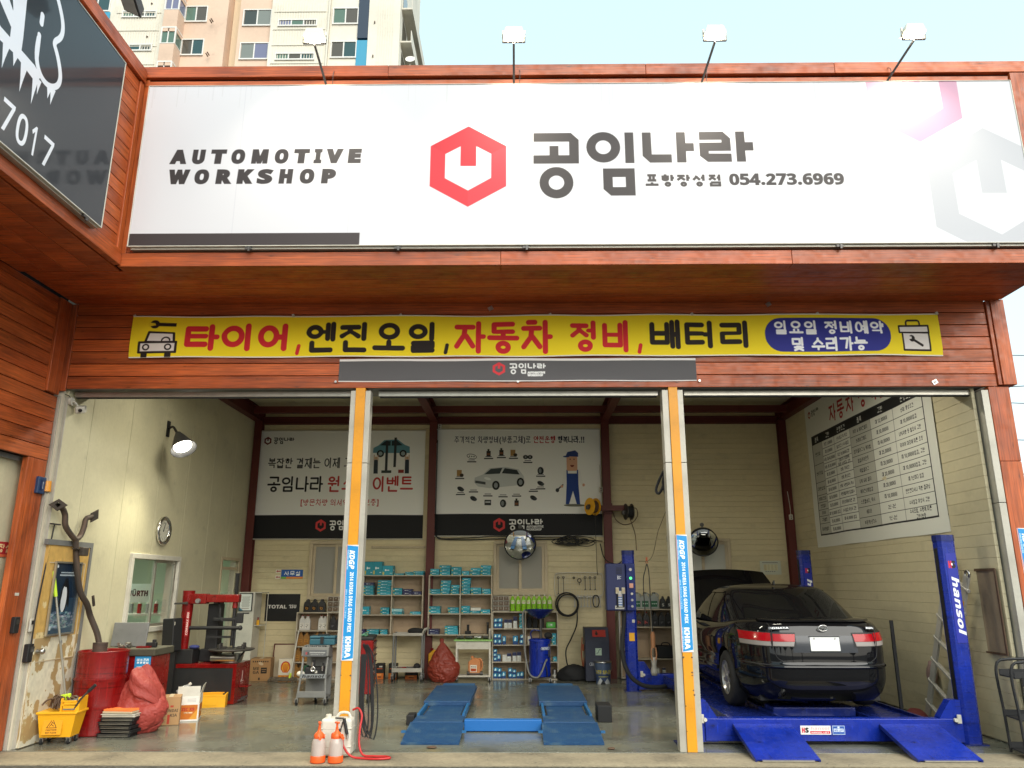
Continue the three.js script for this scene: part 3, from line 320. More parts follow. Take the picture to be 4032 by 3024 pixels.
// hanging posters on the back wall
{
  const car = (c, x, y, s, col) => { c.save(); c.translate(x, y); c.scale(s, s); poly(c, [[-98, 20], [-96, -6], [-70, -20], [-40, -48], [30, -52], [70, -22], [96, -12], [98, 22]], col); poly(c, [[-62, -20], [-36, -42], [-6, -44], [-6, -18]], '#20343a'); poly(c, [[0, -18], [0, -44], [28, -46], [58, -20]], '#20343a'); for (const q of [-58, 62]) { el(c, '#15181a', q, 24, 19, 19); el(c, '#9aa', q, 24, 11, 11); } c.restore(); };
  const t = print(1024, 650, (c, W, H) => { rc(c, '#eeeee8', 0, 0, W, H); rc(c, '#08080c', 0, .784 * H, W, .216 * H); const f = fit(36, 34, 182); brand(c, f, '#2a2a30', '#6b2a2e');
    text(c, '복잡한 결재는 이제 그만!', .067 * W, .252 * H, 60, .098 * H, 6.2, '#16161c', .57 * W, true); text(c, '공임나라', .071 * W, .425 * H, 80, .148 * H, 11, '#16161c', .335 * W, true); text(c, '원스톱', .43 * W, .425 * H, 80, .148 * H, 11, '#b5302c', .245 * W, true); text(c, '이벤트', .693 * W, .425 * H, 80, .148 * H, 11, '#b5302c', .245 * W, true); text(c, '[방문차량 워셔액 무료보충]', .275 * W, .639 * H, 44, .062 * H, 3.6, '#b5302c', .465 * W, true);
    car(c, .80 * W, .17 * H, 1.15, '#5f93a0'); rc(c, '#2c3034', .765 * W, .09 * H, 15, .29 * H); rc(c, '#2c3034', .815 * W, .06 * H, 15, .28 * H); rc(c, '#33403c', .745 * W, .37 * H, 60, 16); for (const q of [.71, .895]) { el(c, '#c9a27e', q * W, .255 * H, 8, 9); poly(c, [[q * W - 12, .27 * H], [q * W + 12, .27 * H], [q * W + 14, .40 * H], [q * W - 12, .40 * H]], '#2b3540'); rc(c, '#c9a27e', q * W - 14, .225 * H, 5, 34); rc(c, '#c9a27e', q * W + 9, .225 * H, 5, 34); } rc(c, '#8e3028', .845 * W, .365 * H, 34, 20);
    const f2 = fit(.375 * W, .822 * H, 262); brand(c, f2, '#eeeeea', '#cf3a3a'); });
  const p1 = thing('service_poster', 'hanging poster showing a raised blue car and big red and black lettering', 'poster', [-3.60, 3.62, -6.482]);
  part('sheet', cloth(3.38, 2.15, .007, 30, 20, 1), std({ map: t, roughness: .7 }), p1); for (const y of [1.08, -1.075]) part('rail', cy(.012, .012, 3.40, 0, y, .01, 'x', 10), M.white, p1);
  const t2 = print(1024, 656, (c, W, H) => { rc(c, '#eeeee8', 0, 0, W, H); rc(c, '#08080c', 0, .798 * H, W, .202 * H);
    text(c, '주기적인 차량정비(부품교체)로', .108 * W, .062 * H, 34, .068 * H, 3.8, '#1b2036', .47 * W, true); text(c, '안전운행', .593 * W, .061 * H, 34, .068 * H, 5, '#b02a30', .136 * W, true); text(c, '행복나라.!!', .741 * W, .061 * H, 34, .068 * H, 5, '#1b2036', .165 * W, true);
    c.save(); c.translate(.385 * W, .46 * H); poly(c, [[-155, 30], [-150, -2], [-100, -22], [-60, -60], [40, -68], [120, -52], [152, -10], [155, 28], [120, 46], [-60, 66], [-130, 56]], '#c9cdca'); poly(c, [[-92, -22], [-52, -56], [20, -62], [4, -26]], '#3a4444'); poly(c, [[16, -28], [34, -60], [110, -48], [126, -20]], '#2c3436'); poly(c, [[-148, 18], [-84, 28], [-84, 44], [-148, 34]], '#4a5050'); el(c, '#e8ebe8', -72, 6, 22, 9, .3); for (const [a, b] of [[-20, 48], [132, 28]]) { el(c, '#15181a', a, b, 23, 28); el(c, '#8e9494', a, b, 12, 17); } c.restore();
    const PT = [[.2178, .256, 0], [.32, .225, 1], [.398, .217, 1], [.471, .225, 2], [.5586, .264, 3], [.6356, .394, 4], [.635, .515, 5], [.591, .65, 5], [.49, .694, 1], [.409, .701, 4], [.3175, .694, 6], [.231, .657, 5], [.153, .567, 5], [.1465, .416, 2]];
    for (const [x, y, k] of PT) { const X = x * W, Y = y * H; if (k === 0) { c.strokeStyle = '#333'; c.lineWidth = 3; c.beginPath(); c.ellipse(X, Y, 30, 14, .2, 0, 7); c.stroke(); for (const q of [-14, 0, 14]) el(c, '#444', X + q, Y + q * .1, 4, 4); } else if (k === 1) { rc(c, '#2a2420', X - 13, Y - 14, 26, 34); rc(c, '#332', X - 7, Y - 26, 12, 14); rc(c, '#7a4a2a', X - 11, Y, 22, 12); } else if (k === 2) { rc(c, '#a8814a', X - 18, Y - 20, 30, 38); el(c, '#3a2e22', X + 12, Y + 12, 12, 10); } else if (k === 3) { el(c, '#2a2e30', X - 14, Y, 16, 13); el(c, '#2a2e30', X + 14, Y, 16, 13); el(c, '#888', X - 14, Y, 6, 6); el(c, '#888', X + 14, Y, 6, 6); } else if (k === 4) { el(c, '#1c2022', X, Y, 19, 24); el(c, '#7a8080', X - 3, Y, 9, 15); } else if (k === 6) { rc(c, '#22282a', X - 20, Y - 16, 40, 32); rc(c, '#b8bcbc', X - 16, Y - 8, 32, 10); } else { el(c, '#23282a', X, Y, 22, 13, .5); el(c, '#3a4042', X + 12, Y + 5, 10, 8); }
      rc(c, '#2a2a2c', X - 28, Y + (y > .6 ? -44 : 30), 56, 7); rc(c, '#4a4a4c', X - 20, Y + (y > .6 ? -54 : 20), 40, 4); }
    // generic overalled figure
    const X = .827 * W, u = H; el(c, '#6a6a5c', X + 10, .72 * u, 66, 8); poly(c, [[X - 36, .52 * u], [X + 36, .52 * u], [X + 44, .71 * u], [X + 24, .71 * u], [X + 2, .585 * u], [X - 24, .71 * u], [X - 44, .71 * u]], '#1e3f8a'); poly(c, [[X - 52, .40 * u], [X + 52, .40 * u], [X + 62, .52 * u], [X + 50, .53 * u], [X + 38, .46 * u], [X - 38, .46 * u], [X - 56, .55 * u], [X - 68, .54 * u]], '#e9e9e2'); rc(c, '#1e3f8a', X - 36, .42 * u, 72, .13 * u); rc(c, '#1e3f8a', X - 36, .385 * u, 8, 30); rc(c, '#1e3f8a', X + 28, .385 * u, 8, 30); c.fillStyle = '#d8a483'; c.beginPath(); c.roundRect(X - 34, .25 * u, 66, .145 * u, 10); c.fill(); poly(c, [[X - 40, .255 * u], [X - 28, .215 * u], [X + 20, .20 * u], [X + 38, .225 * u], [X + 38, .262 * u]], '#223a78'); el(c, '#223a78', X - 36, .258 * u, 20, 5); el(c, '#222', X - 12, .285 * u, 3, 4); el(c, '#222', X + 12, .285 * u, 3, 4); c.fillStyle = '#7a2a22'; c.beginPath(); c.arc(X, .34 * u, 12, 0, 3.14); c.fill(); c.strokeStyle = '#2c3034'; c.lineWidth = 8; c.beginPath(); c.moveTo(X - 92, .575 * u); c.lineTo(X - 60, .53 * u); c.stroke(); el(c, '#2c3034', X - 94, .58 * u, 11, 12); el(c, '#d8a483', X + 68, .53 * u, 8, 9); el(c, '#d8a483', X - 66, .545 * u, 8, 8);
    const f = fit(.352 * W, .834 * H, 300); brand(c, f, '#eeeeea', '#cf3a3a'); latin(c, 'AUTOMOTIVE', .549 * W, .924 * H, 17, '#e8e8e4', 103, { heavy: 1 }); latin(c, 'WORKSHOP', .549 * W, .95 * H, 17, '#e8e8e4', 92, { heavy: 1 }); });
  const p2 = thing('parts_poster', 'hanging poster with a white hatchback ringed by car parts and an overalled figure', 'poster', [-.035, 3.66, -6.482]);
  part('sheet', cloth(3.30, 2.12, .007, 30, 20, 4), std({ map: t2, roughness: .7 }), p2); for (const y of [1.065, -1.06]) part('rail', cy(.012, .012, 3.32, 0, y, .01, 'x', 10), M.white, p2);
}
{ // maintenance chart on the right wall
  const t = print(1740, 1040, (c, W, H) => { rc(c, '#d6d6cc', 0, 0, W, H); const k = 400, X = (z) => (z + 5.30) * k, Y = (y) => (4.92 - y) * k; brand(c, fit(60, 60, 200), '#1c1c20', '#8e2c2c'); text(c, '자동차 정기점검표', X(-4.22), Y(4.68), 130, 130, 16, '#a3242a', 1150);
    const x0 = X(-5.08), x1 = X(-1.17), y0 = Y(4.28), y1 = Y(2.53), cw = [.115, .135, .165, .185, .185, .215], cx = [0]; cw.forEach(w => cx.push(cx[cx.length - 1] + w)); const cX = (i) => x0 + (x1 - x0) * cx[i]; rc(c, '#08080a', x0, y0, x1 - x0, 62); ['품목', '교환', '운행조건', '품목', '교환', '운행조건'].forEach((s, i) => text(c, s, (cX(i) + cX(i + 1)) / 2 - s.length * 17, y0 + 14, 34, 36, 4, '#e8e8e0'));
    rc(c, '#b4b3a8', cX(0), y0 + 62, cX(1) - cX(0), y1 - y0 - 62); rc(c, '#b0afa4', cX(3), y0 + 62, cX(4) - cX(3), y1 - y0 - 62); c.strokeStyle = '#16161a'; c.lineWidth = 3; const ya = y0 + 62, R = y1 - ya;
    const line = (a, b, q, d) => { c.beginPath(); c.moveTo(a, b); c.lineTo(q, d); c.stroke(); }, put = (s, i, f0, f1, h = 27) => { const w = cX(i + 1) - cX(i), y = ya + R * (f0 + f1) / 2, l = s.split('|'); l.forEach((r, j) => { const n = Math.min(w * .9, [...r].reduce((a, ch) => a + (/[가-힣]/.test(ch) ? 1 : ch === ' ' ? .4 : .62), 0) * h * .9); text(c, r, cX(i) + (w - n) / 2, y - h / 2 + (j - (l.length - 1) / 2) * h * 1.3, h, h, 3, '#1a1a1e', n); }); };
    const A = [['엔진오일', 0, .23], ['변속기오일', .23, .43], ['디퍼런셜오일', .43, .57], ['브레이크오일', .57, .65], ['연료필터', .65, .73], ['타이어', .73, .80], ['구동벨트', .80, .88], ['타이밍벨트', .88, 1]]; for (const [s, a, b] of A) { put(s, 0, a, b, 26); line(cX(0), ya + R * b, cX(1), ya + R * b); }
    const B = ['최초 1,000KM', '매 5,000KM', '수동: 매 40,000KM', '자동: 매 30,000KM', '매 20,000KM', '매 40,000KM', '매 40,000KM', '매 30,000KM', '매 30,000KM', '매 10,000KM 점검', '매 60,000KM', '매 80,000KM'], C = ['신차 출고 후 최초', '일상조건 / 수시점검', '최초 10,000KM교환', '오염도와 오일량에|따라 수시점검, 조정', '상태: 가혹조건', '상태: 통상조건', '상태: 수분함유시 즉시', '커먼레일차량 점검필수', '마모상태에 따른 교환', '수시점검 이상시 교환', '매 40,000KM 점검', '']; B.forEach((s, i) => { put(s, 1, i / 12, (i + 1) / 12, 24); put(C[i], 2, i / 12, (i + 1) / 12, 23); line(cX(1), ya + R * (i + 1) / 12, cX(3), ya + R * (i + 1) / 12); });
    const D = ['히터 & 에어컨필터', '브레이크패드', '점화플러그 & 케이블', '휠얼라이먼트', '예열플러그', 'LPG GAS 필터', '에어컨냉매점검', '스로틀바디, 믹서', '배터리', '부동액/냉각수'], E = ['매 12,000KM', '매 30,000KM', '매 40,000KM', '매 25,000KM', '매 20,000KM', '매 20,000KM', '매 20,000KM', '매 10,000KM', '2년-3년', '1년-2년'], F = ['상태: 통상조건', '매 10,000KM점검', 'LPG차량 등 필요시 교환', '타이어 마모에 따른 조정', '매 10,000KM점검, 교환', '매 10,000KM점검, 교환', '매 1년마다 점검', '엔진컨디셔너 카본 클리닝', '수시점검 이상시 교환', '수시오염, 수량에 따른|교환/보충']; D.forEach((s, i) => { put(s, 3, i / 10, (i + 1) / 10); put(E[i], 4, i / 10, (i + 1) / 10); put(F[i], 5, i / 10, (i + 1) / 10, 25); line(cX(3), ya + R * (i + 1) / 10, cX(6), ya + R * (i + 1) / 10); });
    for (let i = 1; i < 6; i++) line(cX(i), ya, cX(i), y1); c.lineWidth = 9; c.strokeRect(x0, y0, x1 - x0, y1 - y0); });
  const ch = thing('maintenance_chart', 'large grey wall chart with a lettered maintenance table and red heading', 'chart', [5.322, 3.62, -3.125], -Math.PI / 2);
  part('sheet', cloth(4.35, 2.6, .008, 40, 24, 3), std({ map: t, roughness: .7 }), ch); part('batten', [cy(.012, .012, 4.36, 0, 1.31, .008, 'x', 10)], M.white, ch);
}
// small wall signs
const flat = (name, label, cat, w, h, x, y, z, ry, pw, ph, draw, d = .008) => solo(name, label, cat, pb(w, h, d), std({ map: print(pw, ph, draw), roughness: .5 }), undefined, [x, y, z], ry);
flat('office_arrow_sign', 'small blue office sign with white lettering over a green and orange stripe', 'sign', .42, .17, -4.42, 1.88, -6.492, 0, 256, 104, (c) => { rc(c, '#1d57a5', 0, 0, 256, 82); rc(c, '#6fae3c', 0, 82, 60, 22); rc(c, '#e28a35', 60, 82, 196, 22); text(c, '사무실', 28, 16, 66, 54, 8, '#f2f4f0', 205); });
for (const [y, l] of [[1.935, 'upper'], [1.825, 'lower']]) flat('arrow_plate', l + ' small red arrow plate beside the blue office sign', 'sign', .10, .065, -4.69, y, -6.492, 0, 64, 40, (c) => { rc(c, '#e6dccb', 0, 0, 64, 40); poly(c, [[4, 20], [24, 6], [24, 14], [60, 14], [60, 26], [24, 26], [24, 34]], '#a83232'); });
flat('restroom_sign', 'red restroom sign with cream lettering on the annex wall', 'sign', .42, .16, -5.594, 2.06, .345, Math.PI / 2, 256, 100, (c) => { rc(c, '#b3222c', 0, 0, 256, 82); rc(c, '#d96a45', 0, 82, 256, 18); text(c, '화장실', 24, 12, 70, 58, 9, '#f1d9a0', 210); });
flat('oil_banner', 'black cloth sign with white lettering hung under the office arrow sign', 'sign', .66, .50, -4.56, 1.26, -6.49, 0, 512, 384, (c) => { rc(c, '#0c0b0b', 0, 0, 512, 384); latin(c, 'TOTAL', 40, 205, 68, '#d8d4cc', 280, { heavy: 2 }); latin(c, "'ISU", 350, 200, 64, '#d8d4cc', 115, { heavy: 2 }); });
flat('notice_sheet', 'pale notice sheet with a small table beside the red corner column', 'notice', .40, .26, 4.83, 2.0, -6.49, 0, 256, 168, (c) => { rc(c, '#c8cab8', 0, 0, 256, 168); for (let i = 0; i < 24; i++) rc(c, '#3a3a38', 30 + i * 8, 18, 5, 9); for (let r = 0; r < 6; r++) for (let q = 0; q < 4; q++) { rc(c, q ? '#e2d9a8' : '#d8c890', 44 + q * 44, 46 + r * 12, 38, 10); rc(c, '#77726a', 48 + q * 44, 49 + r * 12, 26, 3); } for (let i = 0; i < 5; i++) rc(c, '#6a6c68', 60 + i * 26, 126, 18, 8); });
// ---------------------------------------------------------------- shelves and cartons on the back wall
const SHELF = std({ color: RGB(.62, .56, .46), roughness: .6, map: rep(dirtT, 1.5, 1.5) }), SHBACK = std({ color: RGB(.50, .38, .27), roughness: .7, map: rep(dirtT, 1.2, 1.2) });
function shelf(name, label, x0, x1, ys, divs, z0 = -6.485, z1 = -6.18) { const o = thing(name, label, 'shelf'), T = .018, y0 = ys[0], y1 = ys[ys.length - 1] + T;
  part('back_panel', bb(x0, x1, y0, y1, z0, z0 + .008), SHBACK, o); for (const x of [x0, ...divs, x1 - T]) part('upright', bb(x, x + T, y0, y1, z0 + .008, z1), SHELF, o); const xs = [x0 + T, ...divs.flatMap(d => [d, d + T]), x1 - T];
  for (const y of ys) for (let i = 0; i < xs.length; i += 2) part('board', bb(xs[i], xs[i + 1], y, y + T, z0 + .008, z1 - .002), SHELF, o); return o; }
shelf('open_shelf', 'cream open shelf of teal cartons between the left door post and a red column', -3.0, -1.83, [.77, 1.125, 1.48, 1.84], [-2.43]);
shelf('open_shelf', 'cream open shelf of stacked teal cartons right of the red column', -1.73, -.53, [.77, 1.145, 1.495, 1.84], [-1.14]);
shelf('floor_shelf', 'cream floor shelf of small boxes with green bottles on top', -.525, .70, [.0, .295, .59, .88, 1.18], [.085]);
shelf('bottle_shelf', 'cream floor shelf of oil bottles behind the grey fluid cart', -4.19, -3.05, [.0, .285, .56, .84, 1.165], [-3.62]);
shelf('oil_shelf', 'cream shelf of oil bottles behind the blue lift column', 1.85, 3.0, [.02, .35, .91, 1.225], [2.43]);
const label2 = (base, mark, extra) => print(128, 96, (c) => { rc(c, base, 0, 0, 128, 96); rc(c, '#d9e6e4', 34, 42, 50, 9); el(c, '#eaf2f0', 40, 46, 10, 10); if (mark) rc(c, mark, 4, 64, 20, 26); rc(c, '#bcd8d8', 92, 74, 26, 6); rc(c, 'rgba(0,0,0,.18)', 0, 0, 128, 3); if (extra) extra(c); });
const CM = { teal: std({ map: label2('#1b8ea0', '#c9b846'), roughness: .45 }), teal2: std({ map: label2('#2a9fb4', '#d8cf6a'), roughness: .45 }), navy: std({ map: label2('#2a2c58', null), roughness: .45 }), pale: std({ map: label2('#8fc9cf', null), roughness: .45 }), cube: std({ map: label2('#2588b4', null, c => { rc(c, '#123f7a', 0, 60, 128, 36); el(c, '#dff', 64, 34, 22, 22); }), roughness: .45 }), whiteNavy: std({ map: label2('#cfcfc8', null, c => { rc(c, '#1d2650', 0, 0, 128, 36); }), roughness: .5 }), white: std({ map: label2('#d8d6cc', null), roughness: .5 }) };
const boxG = {}; const unitBox = (w, h, d) => { const k = [w, h, d].map(v => v.toFixed(3)).join(); return boxG[k] || (boxG[k] = new THREE.BoxGeometry(w, h, d)); };
function carton(kind, x, y, z, w, h, d, label, group, ry = 0) { const m = CM[kind] || kind; const o = new THREE.Mesh(unitBox(w, h, d), m); o.castShadow = o.receiveShadow = true; o.name = numbered('filter_carton'); o.position.set(x, y + h / 2, z); o.rotation.y = ry; scene.add(o); return info(o, label, 'carton', group); }
const KN = { teal: 'teal', teal2: 'bright teal', navy: 'navy', pale: 'pale teal', cube: 'blue', whiteNavy: 'white and navy', white: 'white' };
// [px0, px1, top, layers, kind] measured on each board
const stack = (fx, fy, rows, where) => rows.forEach(([base, place2, list]) => list.forEach(([a, b, top, n, kind = 'teal', topKind]) => { const x0 = fx(a), x1 = fx(b), y0 = fy(base), H = fy(top) - y0, h = H / n; for (let i = 0; i < n; i++) { const k = i === n - 1 && topKind ? topKind : (kind === 'teal' && rnd() < .35 ? 'teal2' : kind), w = (x1 - x0) * (n > 1 ? rr(.93, 1) : .97), d = Math.min(.26, Math.max(.1, (x1 - x0) * 1.1)), L = (h / w > .8 ? 'upright ' : 'flat ') + KN[k] + ' carton on the ' + place2 + ' of the ' + where; carton(k, (x0 + x1) / 2 + rr(-.006, .006), y0 + i * h + .0005, -6.20 - d / 2 - rr(.0, .02), w, h - .002, d, L, KN[k] + ' cartons, ' + place2 + ' of the ' + where, rr(-.05, .05)); } }));
const fx = (p) => -2.97 + (p - 180) * .002178, fA = { 475: 1.858, 648: 1.498, 820: 1.143, 993: .788 }, fB = { 475: 1.858, 640: 1.513, 808: 1.163, 993: .788 }, fy = (t) => (p) => t[p] !== undefined ? t[p] : 1.86 - (p - 475) * .002085;
stack(fx, fy(fA), [[475, 'top', [[182, 257, 355, 1], [259, 340, 355, 1], [342, 437, 390, 1, 'teal2'], [443, 535, 459, 1], [539, 609, 447, 2], [613, 703, 440, 2]]], [648, 'upper board', [[181, 268, 540, 4, 'teal', 'navy'], [302, 425, 520, 5], [434, 518, 590, 2], [521, 603, 598, 2, 'navy'], [606, 686, 618, 1, 'navy']]], [820, 'middle board', [[163, 240, 750, 1, 'teal2'], [335, 414, 758, 2], [425, 527, 770, 2, 'teal', 'pale'], [590, 684, 794, 1]]], [993, 'bottom board', [[155, 216, 945, 1, 'navy'], [222, 330, 948, 2], [343, 405, 948, 2]]]], 'shelf beside the left door post');
stack(fx, fy(fB), [[475, 'top', [[757, 836, 420, 2], [840, 935, 388, 3], [938, 1030, 403, 2], [1033, 1101, 438, 1], [1105, 1194, 412, 2], [1198, 1288, 388, 3]]], [640, 'upper board', [[754, 848, 598, 2], [852, 938, 522, 4], [942, 1016, 562, 3], [1036, 1112, 500, 5], [1117, 1208, 585, 2], [1212, 1288, 595, 2, 'teal2']]], [808, 'middle board', [[752, 854, 748, 2], [918, 1013, 758, 2], [1034, 1106, 745, 2], [1112, 1198, 760, 2, 'teal', 'white'], [1203, 1286, 775, 1, 'teal2']]], [993, 'bottom board', [[747, 848, 945, 2, 'navy'], [896, 1010, 918, 3, 'teal2']]]], 'shelf right of the red column');
const fC = { 940: .898, 1083: .608, 1228: .313, 1385: .018 };
stack((p) => -.52 + (p - 1305) * .00215, (p) => fC[p] !== undefined ? fC[p] : 1.2 - (p - 790) * .002007, [[940, 'upper board', [[1315, 1350, 855, 2, 'cube'], [1353, 1391, 853, 2, 'cube'], [1405, 1437, 862, 1, 'whiteNavy'], [1439, 1472, 862, 1, 'whiteNavy'], [1487, 1522, 835, 1, 'whiteNavy'], [1537, 1577, 812, 4]]], [1083, 'second board', [[1315, 1347, 992, 2, 'cube'], [1349, 1380, 992, 2, 'cube'], [1392, 1422, 1010, 1, 'cube'], [1482, 1526, 1008, 1, 'cube'], [1541, 1577, 998, 2, 'cube'], [1608, 1640, 1010, 1, 'white'], [1818, 1856, 985, 2]]], [1228, 'third board', [[1315, 1345, 1125, 3, 'cube'], [1348, 1378, 1170, 1, 'cube'], [1393, 1430, 1172, 1, 'white'], [1433, 1470, 1160, 1, 'whiteNavy'], [1477, 1512, 1152, 1, 'whiteNavy'], [1517, 1553, 1148, 1, 'whiteNavy'], [1822, 1858, 1190, 1, 'teal2']]], [1385, 'bottom board', [[1315, 1350, 1285, 2, 'cube'], [1352, 1383, 1290, 2, 'cube'], [1386, 1420, 1320, 1, 'cube'], [1443, 1476, 1290, 2, 'cube'], [1478, 1510, 1302, 2, 'cube'], [1514, 1540, 1325, 1, 'cube'], [1543, 1576, 1320, 1, 'cube']]]], 'floor shelf');
stack((p) => 2.15 + (p - 1000) * .00215, (p) => ({ 1380: .038, 1300: .2 })[p] ?? 0, [[1380, 'bottom board', [[1065, 1090, 1300, 2, 'white'], [1112, 1138, 1300, 2, 'whiteNavy'], [1160, 1186, 1300, 2, 'white'], [1215, 1240, 1300, 2, 'whiteNavy']]]], 'shelf behind the lift column');
// bottles
const bot = (w, h, d) => { const g = ex([[-w / 2, 0], [w / 2, 0], [w / 2, h * .55], [w * .30, h * .74], [w * .16, h * .80], [w * .16, h * .88], [-w * .16, h * .88], [-w * .16, h * .80], [-w * .42, h * .70], [-w / 2, h * .5]], d - .012, .006); return g.translate(0, .006, -d / 2 + .006); };
function bottle(label, group, x, y, z, w, h, d, m, cap, lab, name = 'oil_bottle') { const o = thing(name, label, 'bottle', [x, y, z], rr(-.08, .08), group); part('body', bot(w, h, d), m, o); part('cap', cy(w * .2, w * .18, h * .11, 0, h * .94, 0, 'y', 14), cap, o); if (lab) part('label', pb(w * .7, h * .36, .003, -w * .02, h * .30, d / 2 + .003), lab, o); return o; }
const LB = (bg, draw) => std({ map: print(64, 96, (c) => { rc(c, bg, 0, 0, 64, 96); draw(c); }), roughness: .5 });
const goldB = std({ color: RGB(.34, .17, .045), roughness: .35, metalness: .3 }), silvB = std({ color: RGB(.62, .60, .56), roughness: .4 }), darkB = std({ color: RGB(.03, .03, .03), roughness: .35 }), greyB = std({ color: RGB(.30, .32, .30), roughness: .4 });
const lZ = LB('#b07a2c', c => { latin(c, 'ZIC', 10, 40, 24, '#1c130a', 44, { skew: -.2 }); rc(c, '#7c4d18', 6, 60, 52, 22); }), lW = LB('#e2ddd2', c => { latin(c, 'KIXX', 8, 28, 18, '#55504a', 48); poly(c, [[10, 60], [54, 40], [50, 54], [12, 70]], '#3a3632'); rc(c, '#777', 22, 80, 20, 8); }), lD = LB('#15130f', c => { poly(c, [[14, 20], [50, 34], [50, 70], [30, 84], [14, 60]], '#a8731e'); poly(c, [[22, 34], [40, 40], [40, 62], [30, 70]], '#15130f'); }), lG = LB('#175b3a', c => { text(c, '부동액', 6, 36, 18, 20, 2.6, '#dfe9e2', 54); }), lR = LB('#2a1212', c => { poly(c, [[8, 20], [58, 60], [46, 70], [20, 44], [20, 80], [8, 80]], '#b3403a'); }), lS = LB('#14181a', c => { latin(c, 'S', 12, 74, 80, '#b8bab6', 42, { heavy: 3 }); }), lX = LB('#1a1a1c', c => { poly(c, [[8, 40], [56, 30], [40, 60], [20, 80]], '#55565a'); });
{
  const sx = (p) => -4.19 + (p - 1480) * .00215; // shelf by the grey cart
  for (const p of [1560, 1622, 1686]) bottle('black and gold oil bottle on top of the shelf behind the grey cart', 'black and gold bottles', sx(p), 1.185, -6.28, .125, .235, .08, darkB, darkB, lD);
  [1525, 1570, 1690, 1726].forEach(p => bottle('silver oil bottle with red cap on the upper board behind the grey cart', 'silver bottles', sx(p), .86, -6.27, .095, .27, .07, silvB, M.redP, lW)); for (const p of [1795, 1850]) bottle('dark oil bottle on the upper board behind the grey cart', 'dark bottles', sx(p), .86, -6.27, .105, .26, .075, darkB, darkB, lX);
  for (const p of [1520, 1572, 1662, 1715]) bottle('gold oil bottle on the middle board behind the grey cart', 'gold bottles', sx(p), .58, -6.27, .105, .25, .075, goldB, goldB, lZ); for (const p of [1505, 1560]) bottle('gold oil bottle on the lower board behind the grey cart', 'gold bottles, lower', sx(p), .305, -6.27, .105, .24, .075, goldB, goldB, lZ); for (const p of [1495, 1545, 1610]) bottle('gold oil bottle on the bottom board behind the grey cart', 'gold bottles, bottom', sx(p), .02, -6.27, .105, .24, .075, goldB, goldB, lZ);
  const tb2 = (p) => 2.15 + (p - 1000) * .00215;
  for (const p of [1020, 1095, 1172]) { const o = bottle('large grey jug with green label on the shelf behind the lift column', 'green label jugs', tb2(p), 1.245, -6.3, .17, .30, .12, greyB, darkB, lG, 'coolant_jug'); part('handle', tb([[-.02, .245, 0], [.03, .285, 0], [.085, .25, 0], [.082, .19, 0]], .013, 6), greyB, o); }
  for (const p of [1248, 1300]) bottle('slim black bottle with silver sign beside the green label jugs', 'slim black bottles', tb2(p), 1.245, -6.28, .095, .23, .07, darkB, darkB, lS);
  for (const p of [1035, 1095]) bottle('dark bottle with red streak label behind the lift column', 'red streak bottles', tb2(p), .93, -6.27, .11, .26, .08, darkB, M.redP, lR); for (const p of [1170, 1230, 1288, 1340]) bottle('black oil bottle on the upper board behind the lift column', 'black bottles behind the lift column', tb2(p), .93, -6.27, .11, .25, .08, darkB, darkB, lX);
  const cs = thing('black_case', 'black plastic case on the shelf behind the lift column', 'case', [2.70, .37, -6.32]); part('body', bx(.34, .22, .22, 0, .11, 0, .02), M.black, cs); part('handle', tb([[-.08, .22, .02], [-.06, .26, .02], [.06, .26, .02], [.08, .22, .02]], .01, 6), M.rubber, cs);
  const rt = thing('red_box', 'small red box on the shelf behind the lift column', 'box', [2.02, .37, -6.3]); part('body', bx(.22, .13, .18, 0, .065, 0, .008), M.redP, rt); part('lid', bx(.225, .03, .185, 0, .146, 0, .006), M.white, rt);
  // washer fluid bottles
  const gl = phy({ color: RGB(.35, .72, .03), transmission: .35, roughness: .25, thickness: 0 }), cl = phy({ color: RGB(.75, .8, .6), transmission: .6, roughness: .15, thickness: 0 });
  const prof = [[0, 0], [.042, 0], [.046, .01], [.043, .03], [.046, .05], [.043, .07], [.046, .09], [.043, .11], [.046, .13], [.046, .20], [.036, .235], [.018, .262], [.015, .28]], lt = LB('#d8dcc0', c => { rc(c, '#b8c46a', 6, 10, 52, 26); rc(c, '#888', 10, 48, 44, 6); rc(c, '#a55', 14, 62, 30, 8); });
  const proto = thing('washer_bottle', 'green washer fluid bottle in the row on top of the floor shelf', 'bottle', [-.145, 1.2, -6.3], 0, 'green washer bottles'); part('body', la(prof, 0, 0, 0, 18), gl, proto); part('cap', cy(.017, .017, .025, 0, .29, 0, 'y', 14), M.white, proto); part('label', new THREE.CylinderGeometry(.0472, .0472, .06, 16, 1, true, -.8, 1.6).translate(0, .165, 0), lt, proto);
  [1527, 1576, 1622, 1668, 1713, 1760, 1806].forEach(p => copy(proto, [-.52 + (p - 1305) * .00215, 1.2, -6.3 + rr(-.01, .01)], rr(-.4, .4)));
}
